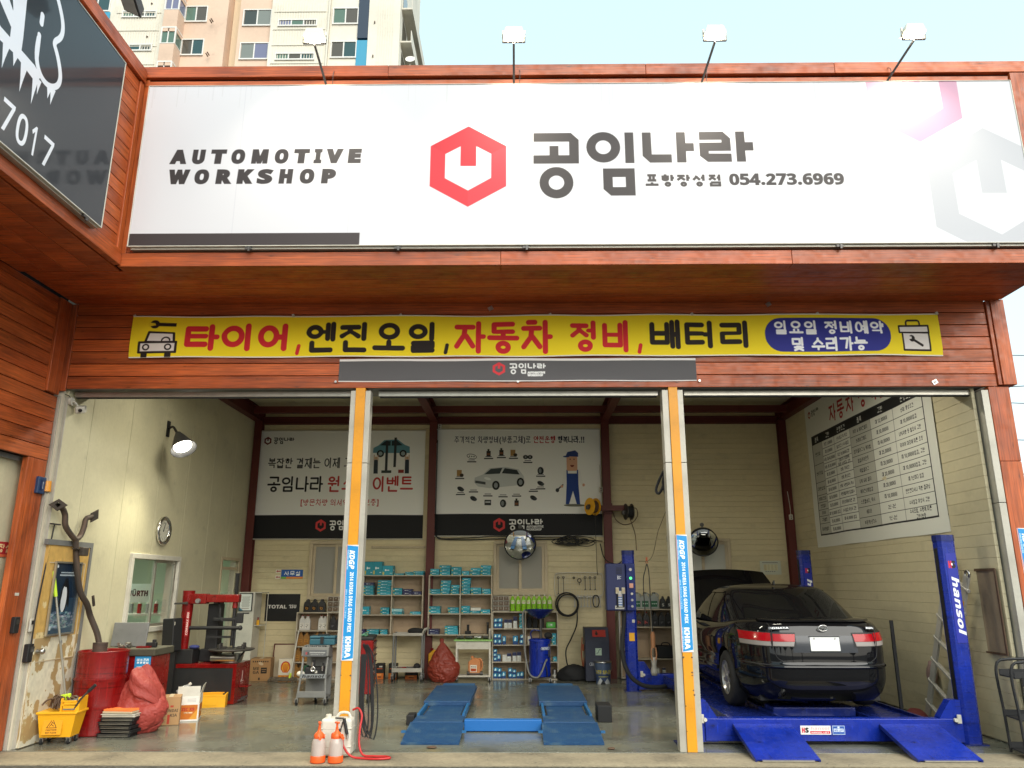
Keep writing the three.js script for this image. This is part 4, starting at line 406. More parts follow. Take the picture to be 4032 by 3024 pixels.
for (const [x, y, z, l] of [[-.365, 1.2, -6.3, 'beside the green washer bottles'], [-3.48, 1.185, -6.3, 'beside the black and gold bottles']]) { const o = thing('drawer_organizer', 'white nine drawer organizer ' + l, 'organizer', [x, y, z], 0, 'drawer organizers'); part('frame', [bx(.31, .008, .14, 0, .004, 0), ...[.094, .188, .276].map(q => bx(.31, .008, .14, 0, q, 0)), ...[-.151, -.05, .05, .151].map(q => bx(.008, .28, .14, q, .14, 0)), bx(.30, .27, .006, 0, .14, -.068)], M.white, o); const dm = phy({ color: RGB(.13, .085, .05), roughness: .3 }); for (let i = 0; i < 9; i++) { const d = part('drawer', bx(.09, .07, .12, -.1 + (i % 3) * .1, .05 + (i / 3 | 0) * .092, .012), dm, o); part('pull', bx(.03, .008, .012, -.1 + (i % 3) * .1, .058 + (i / 3 | 0) * .092, .077), M.white, d); } }
{ const o = thing('green_tissue_pack', 'bright green pack on the upper board of the floor shelf', 'pack', [.57, .899, -6.28]); part('body', bx(.18, .11, .12, 0, .055, 0, .02), std({ color: RGB(.12, .55, .08), roughness: .5 }), o); part('label', pb(.09, .05, .003, -.01, .06, .061), std({ map: print(64, 32, c => { rc(c, '#8fd08a', 0, 0, 64, 32); el(c, '#eaf6e8', 44, 16, 12, 10); }), roughness: .5 }), o);
  for (const [x, l, m] of [[.17, 'black tin on the upper board of the floor shelf', M.black], [.28, 'dark box with red top beside the black tin', M.redP], [.40, 'brown bottle beside the green pack', M.brown]]) { const b = thing('parts_tin', l, 'tin', [x, .899, -6.3]); part('body', bx(.085, .17, .1, 0, .085, 0, .008), M.black, b); part('lid', bx(.06, .03, .07, 0, .185, 0, .006), m, b); }
  const can = thing('metal_can', 'small steel can on the bottom board of the floor shelf', 'can', [.625, .019, -6.27]); part('body', la([[0, 0], [.05, 0], [.052, .005], [.05, .01], [.05, .14], [.052, .145], [.05, .15], [0, .15]]), M.steel, can); part('band', cy(.0515, .0515, .03, 0, .05, 0, 'y', 24, true), M.white, can); }
// ---------------------------------------------------------------- wall fittings
{ // wall clock
  const o = thing('wall_clock', 'round chrome rimmed clock on the left wall', 'clock', [-5.355, 2.465, -2.86], Math.PI / 2);
  part('rim', la([[.15, 0], [.21, 0], [.215, .03], [.195, .05], [.165, .035], [.155, .02]], 0, 0, 0, 48).rotateX(Math.PI / 2), M.chrome, o);
  part('dial', new THREE.CircleGeometry(.165, 40).translate(0, 0, .018), std({ map: print(256, 256, (c) => { rc(c, '#d9d6c6', 0, 0, 256, 256); for (let i = 1; i <= 12; i++) { const a = i * Math.PI / 6 - Math.PI / 2; latin(c, String(i), 128 + 92 * Math.cos(a) - (i > 9 ? 15 : 8), 128 + 92 * Math.sin(a) + 11, 30, '#1b1b1a'); } }), roughness: .5 }), o);
  part('hand', bx(.012, .09, .004, 0, .03, .023, 0, 0, 0, -.5), M.black, o); part('hand', bx(.008, .13, .004, .0, .05, .027, 0, 0, 0, 2.85), M.black, o); part('glass', new THREE.CircleGeometry(.16, 32).translate(0, 0, .032), M.glass, o);
  // work lamp
  const w = thing('work_lamp', 'lit black reflector lamp on a bracket high on the left wall', 'lamp', [-5.36, 3.98, -2.66]);
  const dir = new THREE.Vector3(.50, -.80, .34).normalize(), head = new THREE.Vector3(.30, -.16, .25), q = new THREE.Quaternion().setFromUnitVectors(new THREE.Vector3(0, -1, 0), dir), T = (g) => g.applyQuaternion(q).translate(head.x, head.y, head.z);
  part('bracket', [bx(.02, .24, .08, .01, 0, 0), tb([[0, 0, 0], [.1, .02, .06], [.2, -.06, .16], [.26, -.12, .22]], .018, 8)], M.black, w); part('shade', T(la([[.04, .06], [.055, .02], [.07, 0], [.18, -.26], [.185, -.262], [.176, -.255], [.065, -.005], [.045, .05]], 0, 0, 0, 32)), std({ color: RGB(.03, .03, .032), roughness: .4 }), w);
  part('bulb', T(sph(.13, 0, -.20, 0, 1, .45, 1, 20)), std({ color: 0x777777, emissive: RGB(1, .95, .8), emissiveIntensity: 5 }), w);
  const sl = new THREE.SpotLight(RGB(1, .95, .72), 17, 8, 1.15, .6, 2); const p = head.clone().addScaledVector(dir, .28); sl.position.copy(p); sl.target.position.copy(p).add(dir); w.add(sl, sl.target); sl.castShadow = true; sl.shadow.radius = 5;
  const cam = thing('security_camera', 'small white camera under the door header at the left corner', 'camera', [-5.36, 3.76, -.10]); part('base', cy(.05, .05, .03, .02, .04, 0, 'x', 16), M.white, cam); part('arm', tb([[.02, .04, 0], [.06, .03, 0], [.08, -.01, -.04]], .012), M.white, cam); part('body', [bx(.11, .085, .16, .10, -.04, -.08, .02, .35, .4, 0)], M.white, cam); part('lens', cy(.02, .02, .02, .136, -.068, -.005, 'z', 12), M.black, cam); part('cable', tb([[.02, .06, 0], [-.0, .10, .03], [-.02, .11, .08]], .005), M.wire, cam);
  const sir = thing('alarm_siren', 'blue and orange alarm siren on the wooden annex post', 'siren', [-5.44, 2.78, .06]); part('body', bx(.05, .19, .14, 0, 0, .03, .012), std({ color: RGB(.02, .05, .13), roughness: .4 }), sir); part('light', cy(.045, .04, .12, .02, 0, -.07, 'y', 20), std({ color: RGB(.75, .3, .03), roughness: .3 }), sir); part('sticker', pb(.05, .11, .003, .027, 0, .04, 0, Math.PI / 2), std({ map: print(48, 96, c => { rc(c, '#102a58', 0, 0, 48, 96); c.save(); c.translate(34, 12); c.rotate(Math.PI / 2); latin(c, 'NSOK', 0, 0, 26, '#cfd6dc', 72); c.restore(); }), roughness: .4 }), sir);
  for (const [n, x, y, z, w2, h, d, m, l] of [['key_reader', -5.43, 1.27, .16, .05, .17, .09, M.black, 'black key reader on the wooden annex post'], ['switch_plate', -5.37, 1.26, -.03, .02, .14, .07, M.white, 'white switch plate on the door jamb'], ['lock_box', -5.36, .97, -.05, .06, .19, .13, M.black, 'black lock box on the door jamb below the switch'], ['paper_tag', -5.449, 1.59, .18, .004, .03, .07, M.white, 'tiny white tag on the wooden annex post']]) { const o2 = thing(n, l, n.split('_').pop(), [x, y, z]); part('body', bx(w2, h, d, 0, 0, 0, Math.min(.01, w2 / 3)), m, o2); if (w2 > .01) part('face', bx(.004, h * .3, d * .5, w2 / 2 + .001, h * .2, 0), m === M.white ? M.black : M.darkSteel, o2); }
  const hk = thing('wall_hook', 'dark wall bracket above the peeling door', 'hook', [-5.355, 2.36, -.12]); part('bar', bx(.03, .015, .17, .03, 0, 0), M.darkSteel, hk); part('cord', tb([[.02, 0, .0], [.02, -.4, .04], [.02, -.9, .09], [.02, -1.3, .1]], .008), M.wire, hk);
  const dp = thing('door_poster', 'framed dark blue poster with a standing penguin on the peeling door', 'poster', [-5.318, 1.54, -.48], Math.PI / 2); part('frame', [bx(.02, .82, .025, -.26, 0, .012), bx(.02, .82, .025, .26, 0, .012), bx(.50, .02, .025, 0, .40, .012), bx(.50, .02, .025, 0, -.40, .012)], M.alu, dp);
  part('print', pb(.50, .78, .006, 0, 0, .004), std({ map: print(256, 400, (c) => { const g = [[30, 44, 62], [22, 40, 60], [36, 58, 78], [58, 76, 92]]; for (let i = 0; i < 4; i++) rc(c, `rgb(${g[i]})`, 0, i * 100, 256, 100); for (let i = 0; i < 160; i++) el(c, `rgba(${rr(150, 220) | 0},${rr(170, 225) | 0},${rr(180, 230) | 0},.25)`, rr(10, 246), rr(280, 370), rr(4, 22), rr(2, 9)); el(c, '#12161c', 128, 190, 42, 92); el(c, '#c9cdd2', 124, 205, 28, 76); el(c, '#12161c', 130, 112, 22, 26); poly(c, [[128, 92], [120, 66], [136, 92]], '#12161c'); el(c, '#12161c', 88, 200, 10, 56, .2); el(c, '#12161c', 168, 200, 10, 56, -.2); for (let i = 0; i < 12; i++) rc(c, '#b8c4cc', 62 + i * 11, 50, 8, 7); for (let i = 0; i < 14; i++) rc(c, '#b8c4cc', 54 + i * 11, 64, 8, 9); el(c, '#d8dee2', 22, 18, 8, 10); rc(c, '#b8c4cc', 14, 356, 20, 24); }), roughness: .25 }), dp);
}
// exhaust pipe leaning on the wall
{ const o = thing('exhaust_pipe', 'rusty brown forked exhaust pipe leaning on the left wall from the drum', 'exhaust pipe'); const rust = std({ map: tex(128, 128, (u, v) => { const a = fbm(u, v, 6, 6, 4); return [88 + 60 * (a - .5), 74 + 40 * (a - .5), 64 + 30 * (a - .5)]; }), roughness: .7, metalness: .3 });
  part('pipe', [tb([[-5.10, .93, -1.02], [-5.14, 1.10, -1.0], [-5.22, 1.33, -.92], [-5.22, 1.46, -.82], [-5.24, 1.6, -.68], [-5.26, 1.85, -.58], [-5.27, 2.12, -.5], [-5.27, 2.22, -.47]], .034, 12), tb([[-5.27, 2.20, -.48], [-5.28, 2.27, -.36], [-5.28, 2.36, -.24], [-5.28, 2.48, -.20], [-5.28, 2.55, -.12], [-5.27, 2.56, -.03]], .033, 12), tb([[-5.27, 2.20, -.47], [-5.28, 2.26, -.58], [-5.28, 2.36, -.63], [-5.28, 2.46, -.65], [-5.27, 2.5, -.75]], .032, 12)], rust, o);
  part('flange', ex([[-.09, 0], [0, .062], [.09, 0], [0, -.062]], .014, .006, [[[-.03, 0], [0, .03], [.03, 0], [0, -.03]]]).rotateY(.3).translate(-5.27, 2.57, -.03), rust, o); part('flange', ex([[-.085, 0], [0, .055], [.085, 0], [0, -.055]], .014, .006).rotateZ(1.1).rotateY(1.2).translate(-5.26, 2.51, -.78), rust, o); part('clamp', [bx(.06, .012, .20, -5.24, 2.10, -.52), bx(.05, .10, .13, -5.20, 2.07, -.56, .01)], rust, o); part('muffler', cy(.08, .085, .14, -5.10, .94, -1.02, 'y', 20), rust, o); part('hanger', bx(.02, .13, .03, -5.17, 1.50, -.86, 0, .4), rust, o); }
// convex mirrors
for (const [x, y, z, r, ry, l] of [[0, 2.42, -6.12, .295, .0, 'in front of the middle window'], [3.48, 2.46, -6.12, .27, -.1, 'in front of the window beside the lift']]) { const o = thing('convex_mirror', 'round convex mirror ' + l, 'mirror', [x, y, z], ry); const g = new THREE.SphereGeometry(r * 3.2, 48, 24, 0, Math.PI * 2, 0, Math.asin(1 / 3.2)).rotateX(Math.PI / 2); g.translate(0, 0, -r * 3.2 * Math.cos(Math.asin(1 / 3.2))); part('glass', g, M.mirror, o); part('rim', tor(r, .012, 0, 0, 0), M.black, o); part('back', cy(r, r * .4, .08, 0, 0, -.045, 'z', 32), M.black, o); part('arm', [rod([0, 0, -.08], [.0, .25, -.28], .014), cy(.04, .04, .012, 0, .25, -.285, 'z', 14)], M.grey, o); o.rotation.x = .42; }
// hose reels on a bracket across the red column
{ const b = thing('reel_bracket', 'dark red steel bracket arm across the column between two reels', 'bracket'); part('arm', bb(1.42, 2.05, 3.07, 3.17, -6.30, -6.20), M.red, b); part('plate', bb(1.62, 1.80, 3.02, 3.22, -6.34, -6.301), M.red, b);
  const reel = (n, l, x, y, r, m, w) => { const o = thing(n, l, 'reel', [x, y, -6.16], .55); for (const s of [-1, 1]) part('flange', cy(r, r, .012, s * w / 2, 0, 0, 'x', 28), m, o); part('drum', cy(r * .72, r * .72, w - .014, 0, 0, 0, 'x', 24), n === 'cable_reel' ? M.rubber : M.brown, o); part('hub', cy(.04, .04, w + .08, 0, 0, 0, 'x', 14), M.darkSteel, o); part('motor', bx(.05, .08, .06, -w / 2 - .05, -.02, 0, .01), M.darkSteel, o); return o; };
  reel('hose_reel', 'yellow spring hose reel at the end of the bracket arm', 1.40, 3.14, .165, M.yellow, .14); reel('cable_reel', 'dark cable reel at the bracket end above the lift column', 2.09, 3.04, .155, M.darkSteel, .12).rotation.y = .2;
  solo('hanging_cable', 'thin cord hanging from the yellow reel to the tool rack', 'cord', tb([[1.44, 3.0, -6.13], [1.45, 2.5, -6.2], [1.48, 1.9, -6.40], [1.49, 1.86, -6.41]], .006, 5), M.wire, 'cords on the back wall'); solo('hanging_cable', 'brown cord dropping from the dark reel to the lift column', 'cord', tb([[2.10, 2.92, -6.10], [2.11, 2.6, -5.6], [2.0, 2.26, -4.75]], .008, 5), M.brown, 'cords on the back wall'); solo('hanging_cable', 'looping brown cord under the dark reel', 'cord', tb([[1.80, 3.06, -6.3], [1.86, 2.9, -6.3], [2.0, 2.8, -6.2], [2.16, 2.84, -6.1], [2.25, 2.98, -6.08], [2.22, 3.1, -6.08], [2.15, 3.1, -6.1]], .009, 6), M.brown, 'cords on the back wall');
  solo('wall_cable', 'long black cable run under the parts poster', 'cable', mg(tb([[-1.64, 2.62, -6.46], [-1.63, 2.57, -6.46], [-1.2, 2.53, -6.46], [-.4, 2.55, -6.46], [.4, 2.54, -6.46], [1.0, 2.54, -6.45], [1.6, 2.5, -6.42]], .012, 6), tb([[-1.66, 4.5, -6.46], [-1.66, 3, -6.46], [-1.65, 2.6, -6.46], [-1.2, 2.56, -6.46], [-.5, 2.6, -6.46], [.3, 2.585, -6.46], [.9, 2.58, -6.44]], .009, 6)), M.wire, 'cables on the back wall');
  const loops = []; for (let i = 0; i < 9; i++) { const y = 2.50 + rr(-.03, .03), x = 1.05 + rr(-.15, .2), w = rr(.18, .34), h = rr(.03, .08); loops.push(tb([[x - w, y, -6.44], [x - w * .4, y + h, -6.42], [x + w * .6, y + h * .7, -6.43], [x + w, y, -6.44], [x + w * .5, y - h, -6.41], [x - w * .5, y - h * .8, -6.42]], .008, 5, true)); } solo('cable_bundle', 'tangled black cable bundle below the parts poster corner', 'cable', mg(loops), M.wire, 'cables on the back wall');
  solo('wall_cable', 'black cable sagging from the column to the lift control box', 'cable', tb([[1.55, 2.45, -6.40], [1.6, 2.2, -6.3], [1.72, 2.05, -5.6], [1.78, 2.1, -4.9], [1.83, 2.22, -4.72]], .01, 6), M.wire, 'cables on the back wall');
  for (const [x, y, l] of [[1.60, 3.5, 'beside the overalled figure'], [-1.62, 4.78, 'above the parts poster'], [5.345, 2.95, 'on the red corner column']]) { const o = thing('wall_socket', 'small white socket box ' + l, 'socket', x > 5 ? [5.255, y, -6.335] : [x, y, -6.44], 0); part('plate', bx(.07, .10, .04, 0, 0, 0, .008), M.white, o); part('cord', tb([[0, .05, 0], [.0, .2, .0], [-.02, .5, -.01]], .006, 5), M.white, o); part('holes', [cy(.012, .012, .004, 0, .02, .021, 'z', 10), cy(.012, .012, .004, 0, -.02, .021, 'z', 10)], M.black, o); }
}
// tool rack grid with spanners, coiled hose
{ const o = thing('tool_rack', 'white wire grid rack on the back wall', 'rack', [1.125, 1.685, -6.46]); part('frame', tb([[-.45, .21, 0], [.45, .21, 0], [.45, -.21, 0], [-.45, -.21, 0]].flatMap(([a, b], i, L) => { const [c, d] = L[(i + 1) % 4]; return [[a * .97 + c * .03, b * .97 + d * .03, 0], [a * .03 + c * .97, b * .03 + d * .97, 0]]; }), .009, 6, true), M.white, o); const w = []; for (let i = 0; i < 17; i++) w.push(bx(.004, .42, .004, -.42 + i * .0525, 0, 0)); for (let i = 0; i < 8; i++) w.push(bx(.9, .004, .004, 0, -.19 + i * .054, 0)); part('wires', w, M.white, o); part('standoff', [bx(.02, .02, .04, -.44, .2, -.02), bx(.02, .02, .04, .44, .2, -.02)], M.white, o);
  const sp = (L) => mg(tor(.018, .007, 0, 0, 0, 0, 0, 0, 12, 6), bx(.012, L - .03, .006, 0, -L / 2, 0), ex([[-.018, -.012], [-.006, .012], [.006, .012], [.018, -.012], [.014, -.03], [.006, -.015], [-.006, -.015], [-.014, -.03]], .007).translate(0, -L + .005, -.003)); const gS = sp(.30), gM = sp(.22), gT = sp(.17);
  const add = (g, x, y, l, gp, m = M.darkSteel) => { solo('hook', 'white hook on the wire rack', 'hook', bx(.014, .03, .035, x, y + .012, -6.447), M.white, 'white hooks on the wire rack'); return solo('spanner', l, 'spanner', g.clone().translate(x, y - .012, -6.435), m, gp); };
  for (const x of [.73, .83]) add(gS, x, 1.83, 'long dark spanner hanging on the wire rack', 'long spanners'); for (const x of [1.245, 1.34, 1.435]) add(gM, x, 1.83, 'medium dark spanner hanging on the wire rack', 'medium spanners'); for (let i = 0; i < 9; i++) add(gT, 1.04 + i * .06, 1.47 - (i % 3) * .003, 'small bright spanner hanging below the wire rack', 'small spanners', M.steel);
  const fw = thing('filter_wrench', 'dark ring wrench hanging on the wire rack', 'wrench', [1.135, 1.79, -6.43]); part('ring', tor(.035, .008, 0, -.03, 0), M.darkSteel, fw); part('handle', bx(.012, .05, .01, 0, -.09, 0), M.darkSteel, fw); const rg = thing('rubber_ring', 'small black ring hooked on the wire rack', 'ring', [1.03, 1.81, -6.43]); part('ring', tor(.016, .008), M.rubber, rg); part('tag', bx(.01, .02, .004, 0, .024, 0), M.white, rg);
  const sl = thing('cable_loop', 'short black cable loop hanging at the rack corner', 'cable', [1.44, 1.38, -6.41]); part('loop', tb([[-.03, .1, 0], [.03, .1, 0], [.06, 0, 0], [.03, -.1, 0], [-.03, -.1, 0], [-.06, 0, 0]], .01, 6, true), M.rubber, sl);
  const c = []; for (const [r, dx, dy] of [[.215, 0, 0], [.20, .01, -.015], [.208, -.008, .008], [.19, .012, -.006]]) c.push(tor(r, .012, .89 + dx, 1.32 + dy, -6.40 + dx * 2)); c.push(tb([[1.08, 1.22, -6.39], [1.06, .95, -6.38], [.95, .7, -6.36], [.85, .5, -6.34], [.87, .25, -6.3], [.93, .16, -6.22]], .012, 8)); solo('hose_coil', 'black hose coiled on the back wall below the wire rack', 'hose', mg(c), M.rubber);
  const pile = thing('hose_bag', 'black lumpy bag and hose heap on the floor under the coiled hose', 'bag', [.98, 0, -6.16]); const pg = new THREE.SphereGeometry(.3, 40, 24); const pp = pg.attributes.position; for (let i = 0; i < pp.count; i++) { const v = new THREE.Vector3().fromBufferAttribute(pp, i), n = .75 + .5 * fbm((v.x + 1) * .7, (v.z + v.y + 1) * .7, 5, 5, 4); v.multiply(new THREE.Vector3(1.05 * n, .62 * n, .7 * n)); v.y = Math.max(v.y + .10, .002); pp.setXYZ(i, v.x, v.y, v.z); } pg.computeVertexNormals(); part('body', pg, M.rubber, pile); part('cloth', place(new THREE.TorusGeometry(.26, .025, 6, 30, 2.2).scale(1, 1, .5), .02, .02, .05, Math.PI / 2, 0, 3.4), M.white, pile); }
// ---------------------------------------------------------------- things standing on the floor
const tile = (g) => { const uv = g.attributes.uv; return g; };
const caster = (x, z, r = .045, parent, m = M.darkSteel) => { const c = part('caster', [bx(.012, r * 1.1, r, x - .016, r * 1.35, z), bx(.012, r * 1.1, r, x + .016, r * 1.35, z), bx(.05, .008, .05, x, r * 1.95, z)], M.steel, parent); part('tyre', cy(r, r, .022, x, r, z, 'x', 18), M.rubber, c); return c; };
{ // mop bucket
  const o = thing('mop_bucket', 'yellow wheeled mop bucket with wringer and caution print', 'bucket', [-5.11, 0, -.42], .12);
  const prism = (w0, d0, w1, d1, h, y) => { const g = new THREE.BoxGeometry(1, h, 1), p = g.attributes.position; for (let i = 0; i < p.count; i++) { const t = p.getY(i) > 0; p.setX(i, p.getX(i) * (t ? w1 : w0)); p.setZ(i, p.getZ(i) * (t ? d1 : d0)); } g.computeVertexNormals(); return g.translate(0, y + h / 2, 0); };
  part('tub', [prism(.32, .22, .40, .28, .25, .075), bx(.43, .025, .31, 0, .325, 0, .008)], M.yellow, o);
  part('wringer', [bx(.17, .10, .22, .12, .38, 0, .012), bx(.02, .16, .22, .20, .40, 0, .006), bx(.02, .14, .03, .02, .40, .09), bx(.15, .015, .02, .10, .44, .10), bx(.15, .015, .02, .10, .40, .10)], M.yellow, o); part('press', [bx(.12, .03, .16, .11, .435, 0, .006, 0, 0, .3), bx(.12, .012, .02, .11, .36, .115)], M.grey, o);
  const l = part('lever', tb([[.16, .36, .10], [.22, .46, .12], [.30, .55, .12]], .011, 8), M.darkSteel, o); part('grip', rod([.29, .54, .12], [.36, .61, .12], .018), M.rubber, l);
  for (const [x, z] of [[-.14, .09], [.14, .09], [-.14, -.09], [.14, -.09]]) caster(x, z, .035, o);
  part('caution_print', pb(.20, .17, .002, -.03, .19, .1375, -.12), std({ map: print(128, 110, c => { rc(c, '#eda31a', 0, 0, 128, 110); c.strokeStyle = '#2a1a06'; c.lineWidth = 4; c.lineJoin = 'round'; c.beginPath(); c.moveTo(60, 6); c.lineTo(28, 64); c.lineTo(92, 64); c.closePath(); c.stroke(); c.beginPath(); c.moveTo(60, 24); c.lineTo(56, 42); c.lineTo(74, 54); c.moveTo(56, 42); c.lineTo(44, 56); c.moveTo(60, 30); c.lineTo(74, 36); c.stroke(); latin(c, 'CAUTION', 24, 84, 18, '#2a1a06', 74); latin(c, 'WET FLOOR', 24, 102, 16, '#2a1a06', 74); }), roughness: .45 }), o);
  const m = thing('mop', 'mop with silver pole and lime grip standing in the yellow bucket', 'mop'); part('pole', rod([-5.10, .47, -.42], [-5.29, 1.60, -.26], .013), M.alu, m); part('grip', rod([-5.285, 1.56, -.265], [-5.33, 1.84, -.226], .019), M.lime, m); part('joint', rod([-5.195, 1.05, -.34], [-5.2, 1.08, -.335], .017), M.steel, m); part('head', bx(.10, .07, .05, -5.095, .47, -.42, .01, 0, 0, .15), M.lime, m);
  const st = []; for (let i = 0; i < 46; i++) { const a = rr(-.17, .13), z = rr(-.06, .09); st.push(tb([[-5.1 + a * .3, .47, -.42 + z * .3], [-5.1 + a, .46 + rr(-.03, .03), -.42 + z], [-5.1 + a * 1.2, .40 + rr(-.05, .02), -.42 + z * 1.3]], .009, 4, false, 3)); } part('strands', st, M.brown, m);
  // drum
  const d = thing('oil_drum', 'red steel oil drum with two rolled ribs', 'drum', [-5.03, 0, -1.0]); part('shell', la([[0, .0], [.275, 0], [.285, .012], [.28, .02], [.28, .28], [.30, .305], [.28, .33], [.28, .59], [.30, .615], [.28, .64], [.28, .90], [.287, .915], [.28, .925], [.272, .915], [.272, .88], [0, .88]], 0, 0, 0, 48), M.redP, d); part('bung', cy(.035, .035, .02, -.12, .89, .1), M.steel, d);
}
// stacked trays and filters
for (let i = 0; i < 7; i++) { const o = thing('air_filter', ['black air filter tray at the bottom of the pile by the red bag', 'black air filter tray second in the pile by the red bag', 'black air filter tray third in the pile by the red bag', 'black air filter tray with white edge in the pile by the red bag', 'black air filter tray under the white one in the pile', 'white edged flat filter under the orange filter', 'orange pleated air filter on top of the pile by the red bag'][i], 'air filter', [-4.64 + rr(-.02, .02), i * .042, -.84], rr(-.12, .05), 'filters piled on the floor'); part('frame', i === 6 ? [bx(.36, .02, .23, 0, .012, 0, .004)] : [bx(.38, .038, .25, 0, .02, 0, .008), bx(.40, .006, .27, 0, .036, 0)], i === 6 ? M.cream : i === 5 ? M.white : M.black, o); part('pleats', i === 6 ? [...Array(16)].map((_, k) => bx(.018, .022, .21, -.165 + k * .022, .032, 0, 0, 0, 0, .5)) : [bx(.34, .004, .004, 0, .028, .128), bx(.34, .004, .004, 0, .012, .128)], i === 6 ? std({ color: RGB(.85, .22, .05), roughness: .6 }) : M.alu, o); }
// plastic sacks
function sack(name, label, pos, h, R, lean, m, flop) { const g = new THREE.SphereGeometry(1, 150, 110), p = g.attributes.position; for (let i = 0; i < p.count; i++) { const x = p.getX(i), y = p.getY(i), z = p.getZ(i), t = (y + 1) / 2, a = Math.atan2(z, x); let r = R * Math.pow(Math.max(0, Math.sin(Math.PI * Math.min(1, .1 + t * .9) ** .75)), .55) * (1 - .62 * Math.max(0, t - .35)); const q0 = fbm(a / 6.2832 + .5, t * .6 + R, 4, 3, 3), rg1 = Math.abs(fbm(a / 6.2832 + .5 + q0 * .25, t * .7 + .2, 6, 5, 4) - .5), rg2 = Math.abs(fbm(a / 6.2832 + .5 - q0 * .2, t * .5 + .6, 12, 7, 3) - .5); r *= 1.08 + .10 * Math.sin(a * 2 + t * 3) + .4 * (q0 - .5) - .9 * Math.max(0, .11 - rg1) - .5 * Math.max(0, .10 - rg2) - .5 * Math.max(0, .07 - Math.abs(fbm(a / 6.2832 + .5 + q0 * .15, t * .8 + .1, 22, 14, 3) - .5)); const q = (x * x + z * z) > 1e-6 ? 1 : 0; let X = Math.cos(a) * r * q, Z = Math.sin(a) * r * .85 * q, Y = t * h; X += lean * t * t; if (flop && t > .6) { X += flop * (t - .6) * 1.3 ; Y -= Math.abs(flop) * (t - .6) ** 2 * 3.2; } p.setXYZ(i, X, Math.max(Y, .003), Z); } const gg = mergeVertices(g); gg.computeVertexNormals(); const o = thing(name, label, 'bag', pos); part('bag', gg, m, o); return o; }
const crinkT = tex(512, 512, (u, v) => { let h = 0, a = 1, n = 0; for (const [p, q] of [[5, 5], [11, 9], [23, 21]]) { h += a * Math.min(1, Math.abs(fbm(u + .13 * p, v + .07 * q, p, q, 3) - .5) * 7); n += a; a *= .55; } return 255 * h / n; }, false);
const sackM = phy({ color: RGB(.33, .045, .034), roughness: .6, bumpMap: rep(crinkT, 2, 1.5), bumpScale: .006 }), sackM2 = phy({ color: RGB(.22, .028, .014), roughness: .5, bumpMap: rep(crinkT, 2, 1.5), bumpScale: .006 });
{ const o = sack('refuse_sack', 'crumpled red plastic sack slumped beside the oil drum', [-4.60, 0, -1.10], .76, .30, .06, sackM, 0); const g = new THREE.SphereGeometry(1, 56, 40), p = g.attributes.position; for (let i = 0; i < p.count; i++) { const x = p.getX(i), y = p.getY(i), z = p.getZ(i), a = Math.atan2(z, y), k = 1 + .16 * Math.sin(a * 4 + x * 2.5) * (1 - x * x * .5) - .5 * Math.max(0, .12 - Math.abs(fbm(a / 6.2832 + .5, x * .5 + .5, 7, 4, 4) - .5)); const tp = 1 - .55 * Math.max(0, x); p.setXYZ(i, x * .27, (y * .10 * tp - .06 * x * Math.abs(x)) * k, z * .17 * k * tp); } const fl = mergeVertices(g); fl.computeVertexNormals(); part('flap', place(fl, .13, .50, .09, .25, -.25, -.62), sackM, o); }
{ const o = sack('refuse_sack', 'dark red refuse sack tied at the top against the back shelves', [-1.39, 0, -5.9], .68, .25, -.03, sackM2, 0); part('neck', la([[.05, 0], [.03, .05], [.045, .12], [.02, .14], [0, .13]], -.04, .60, 0, 14), sackM2, o); }
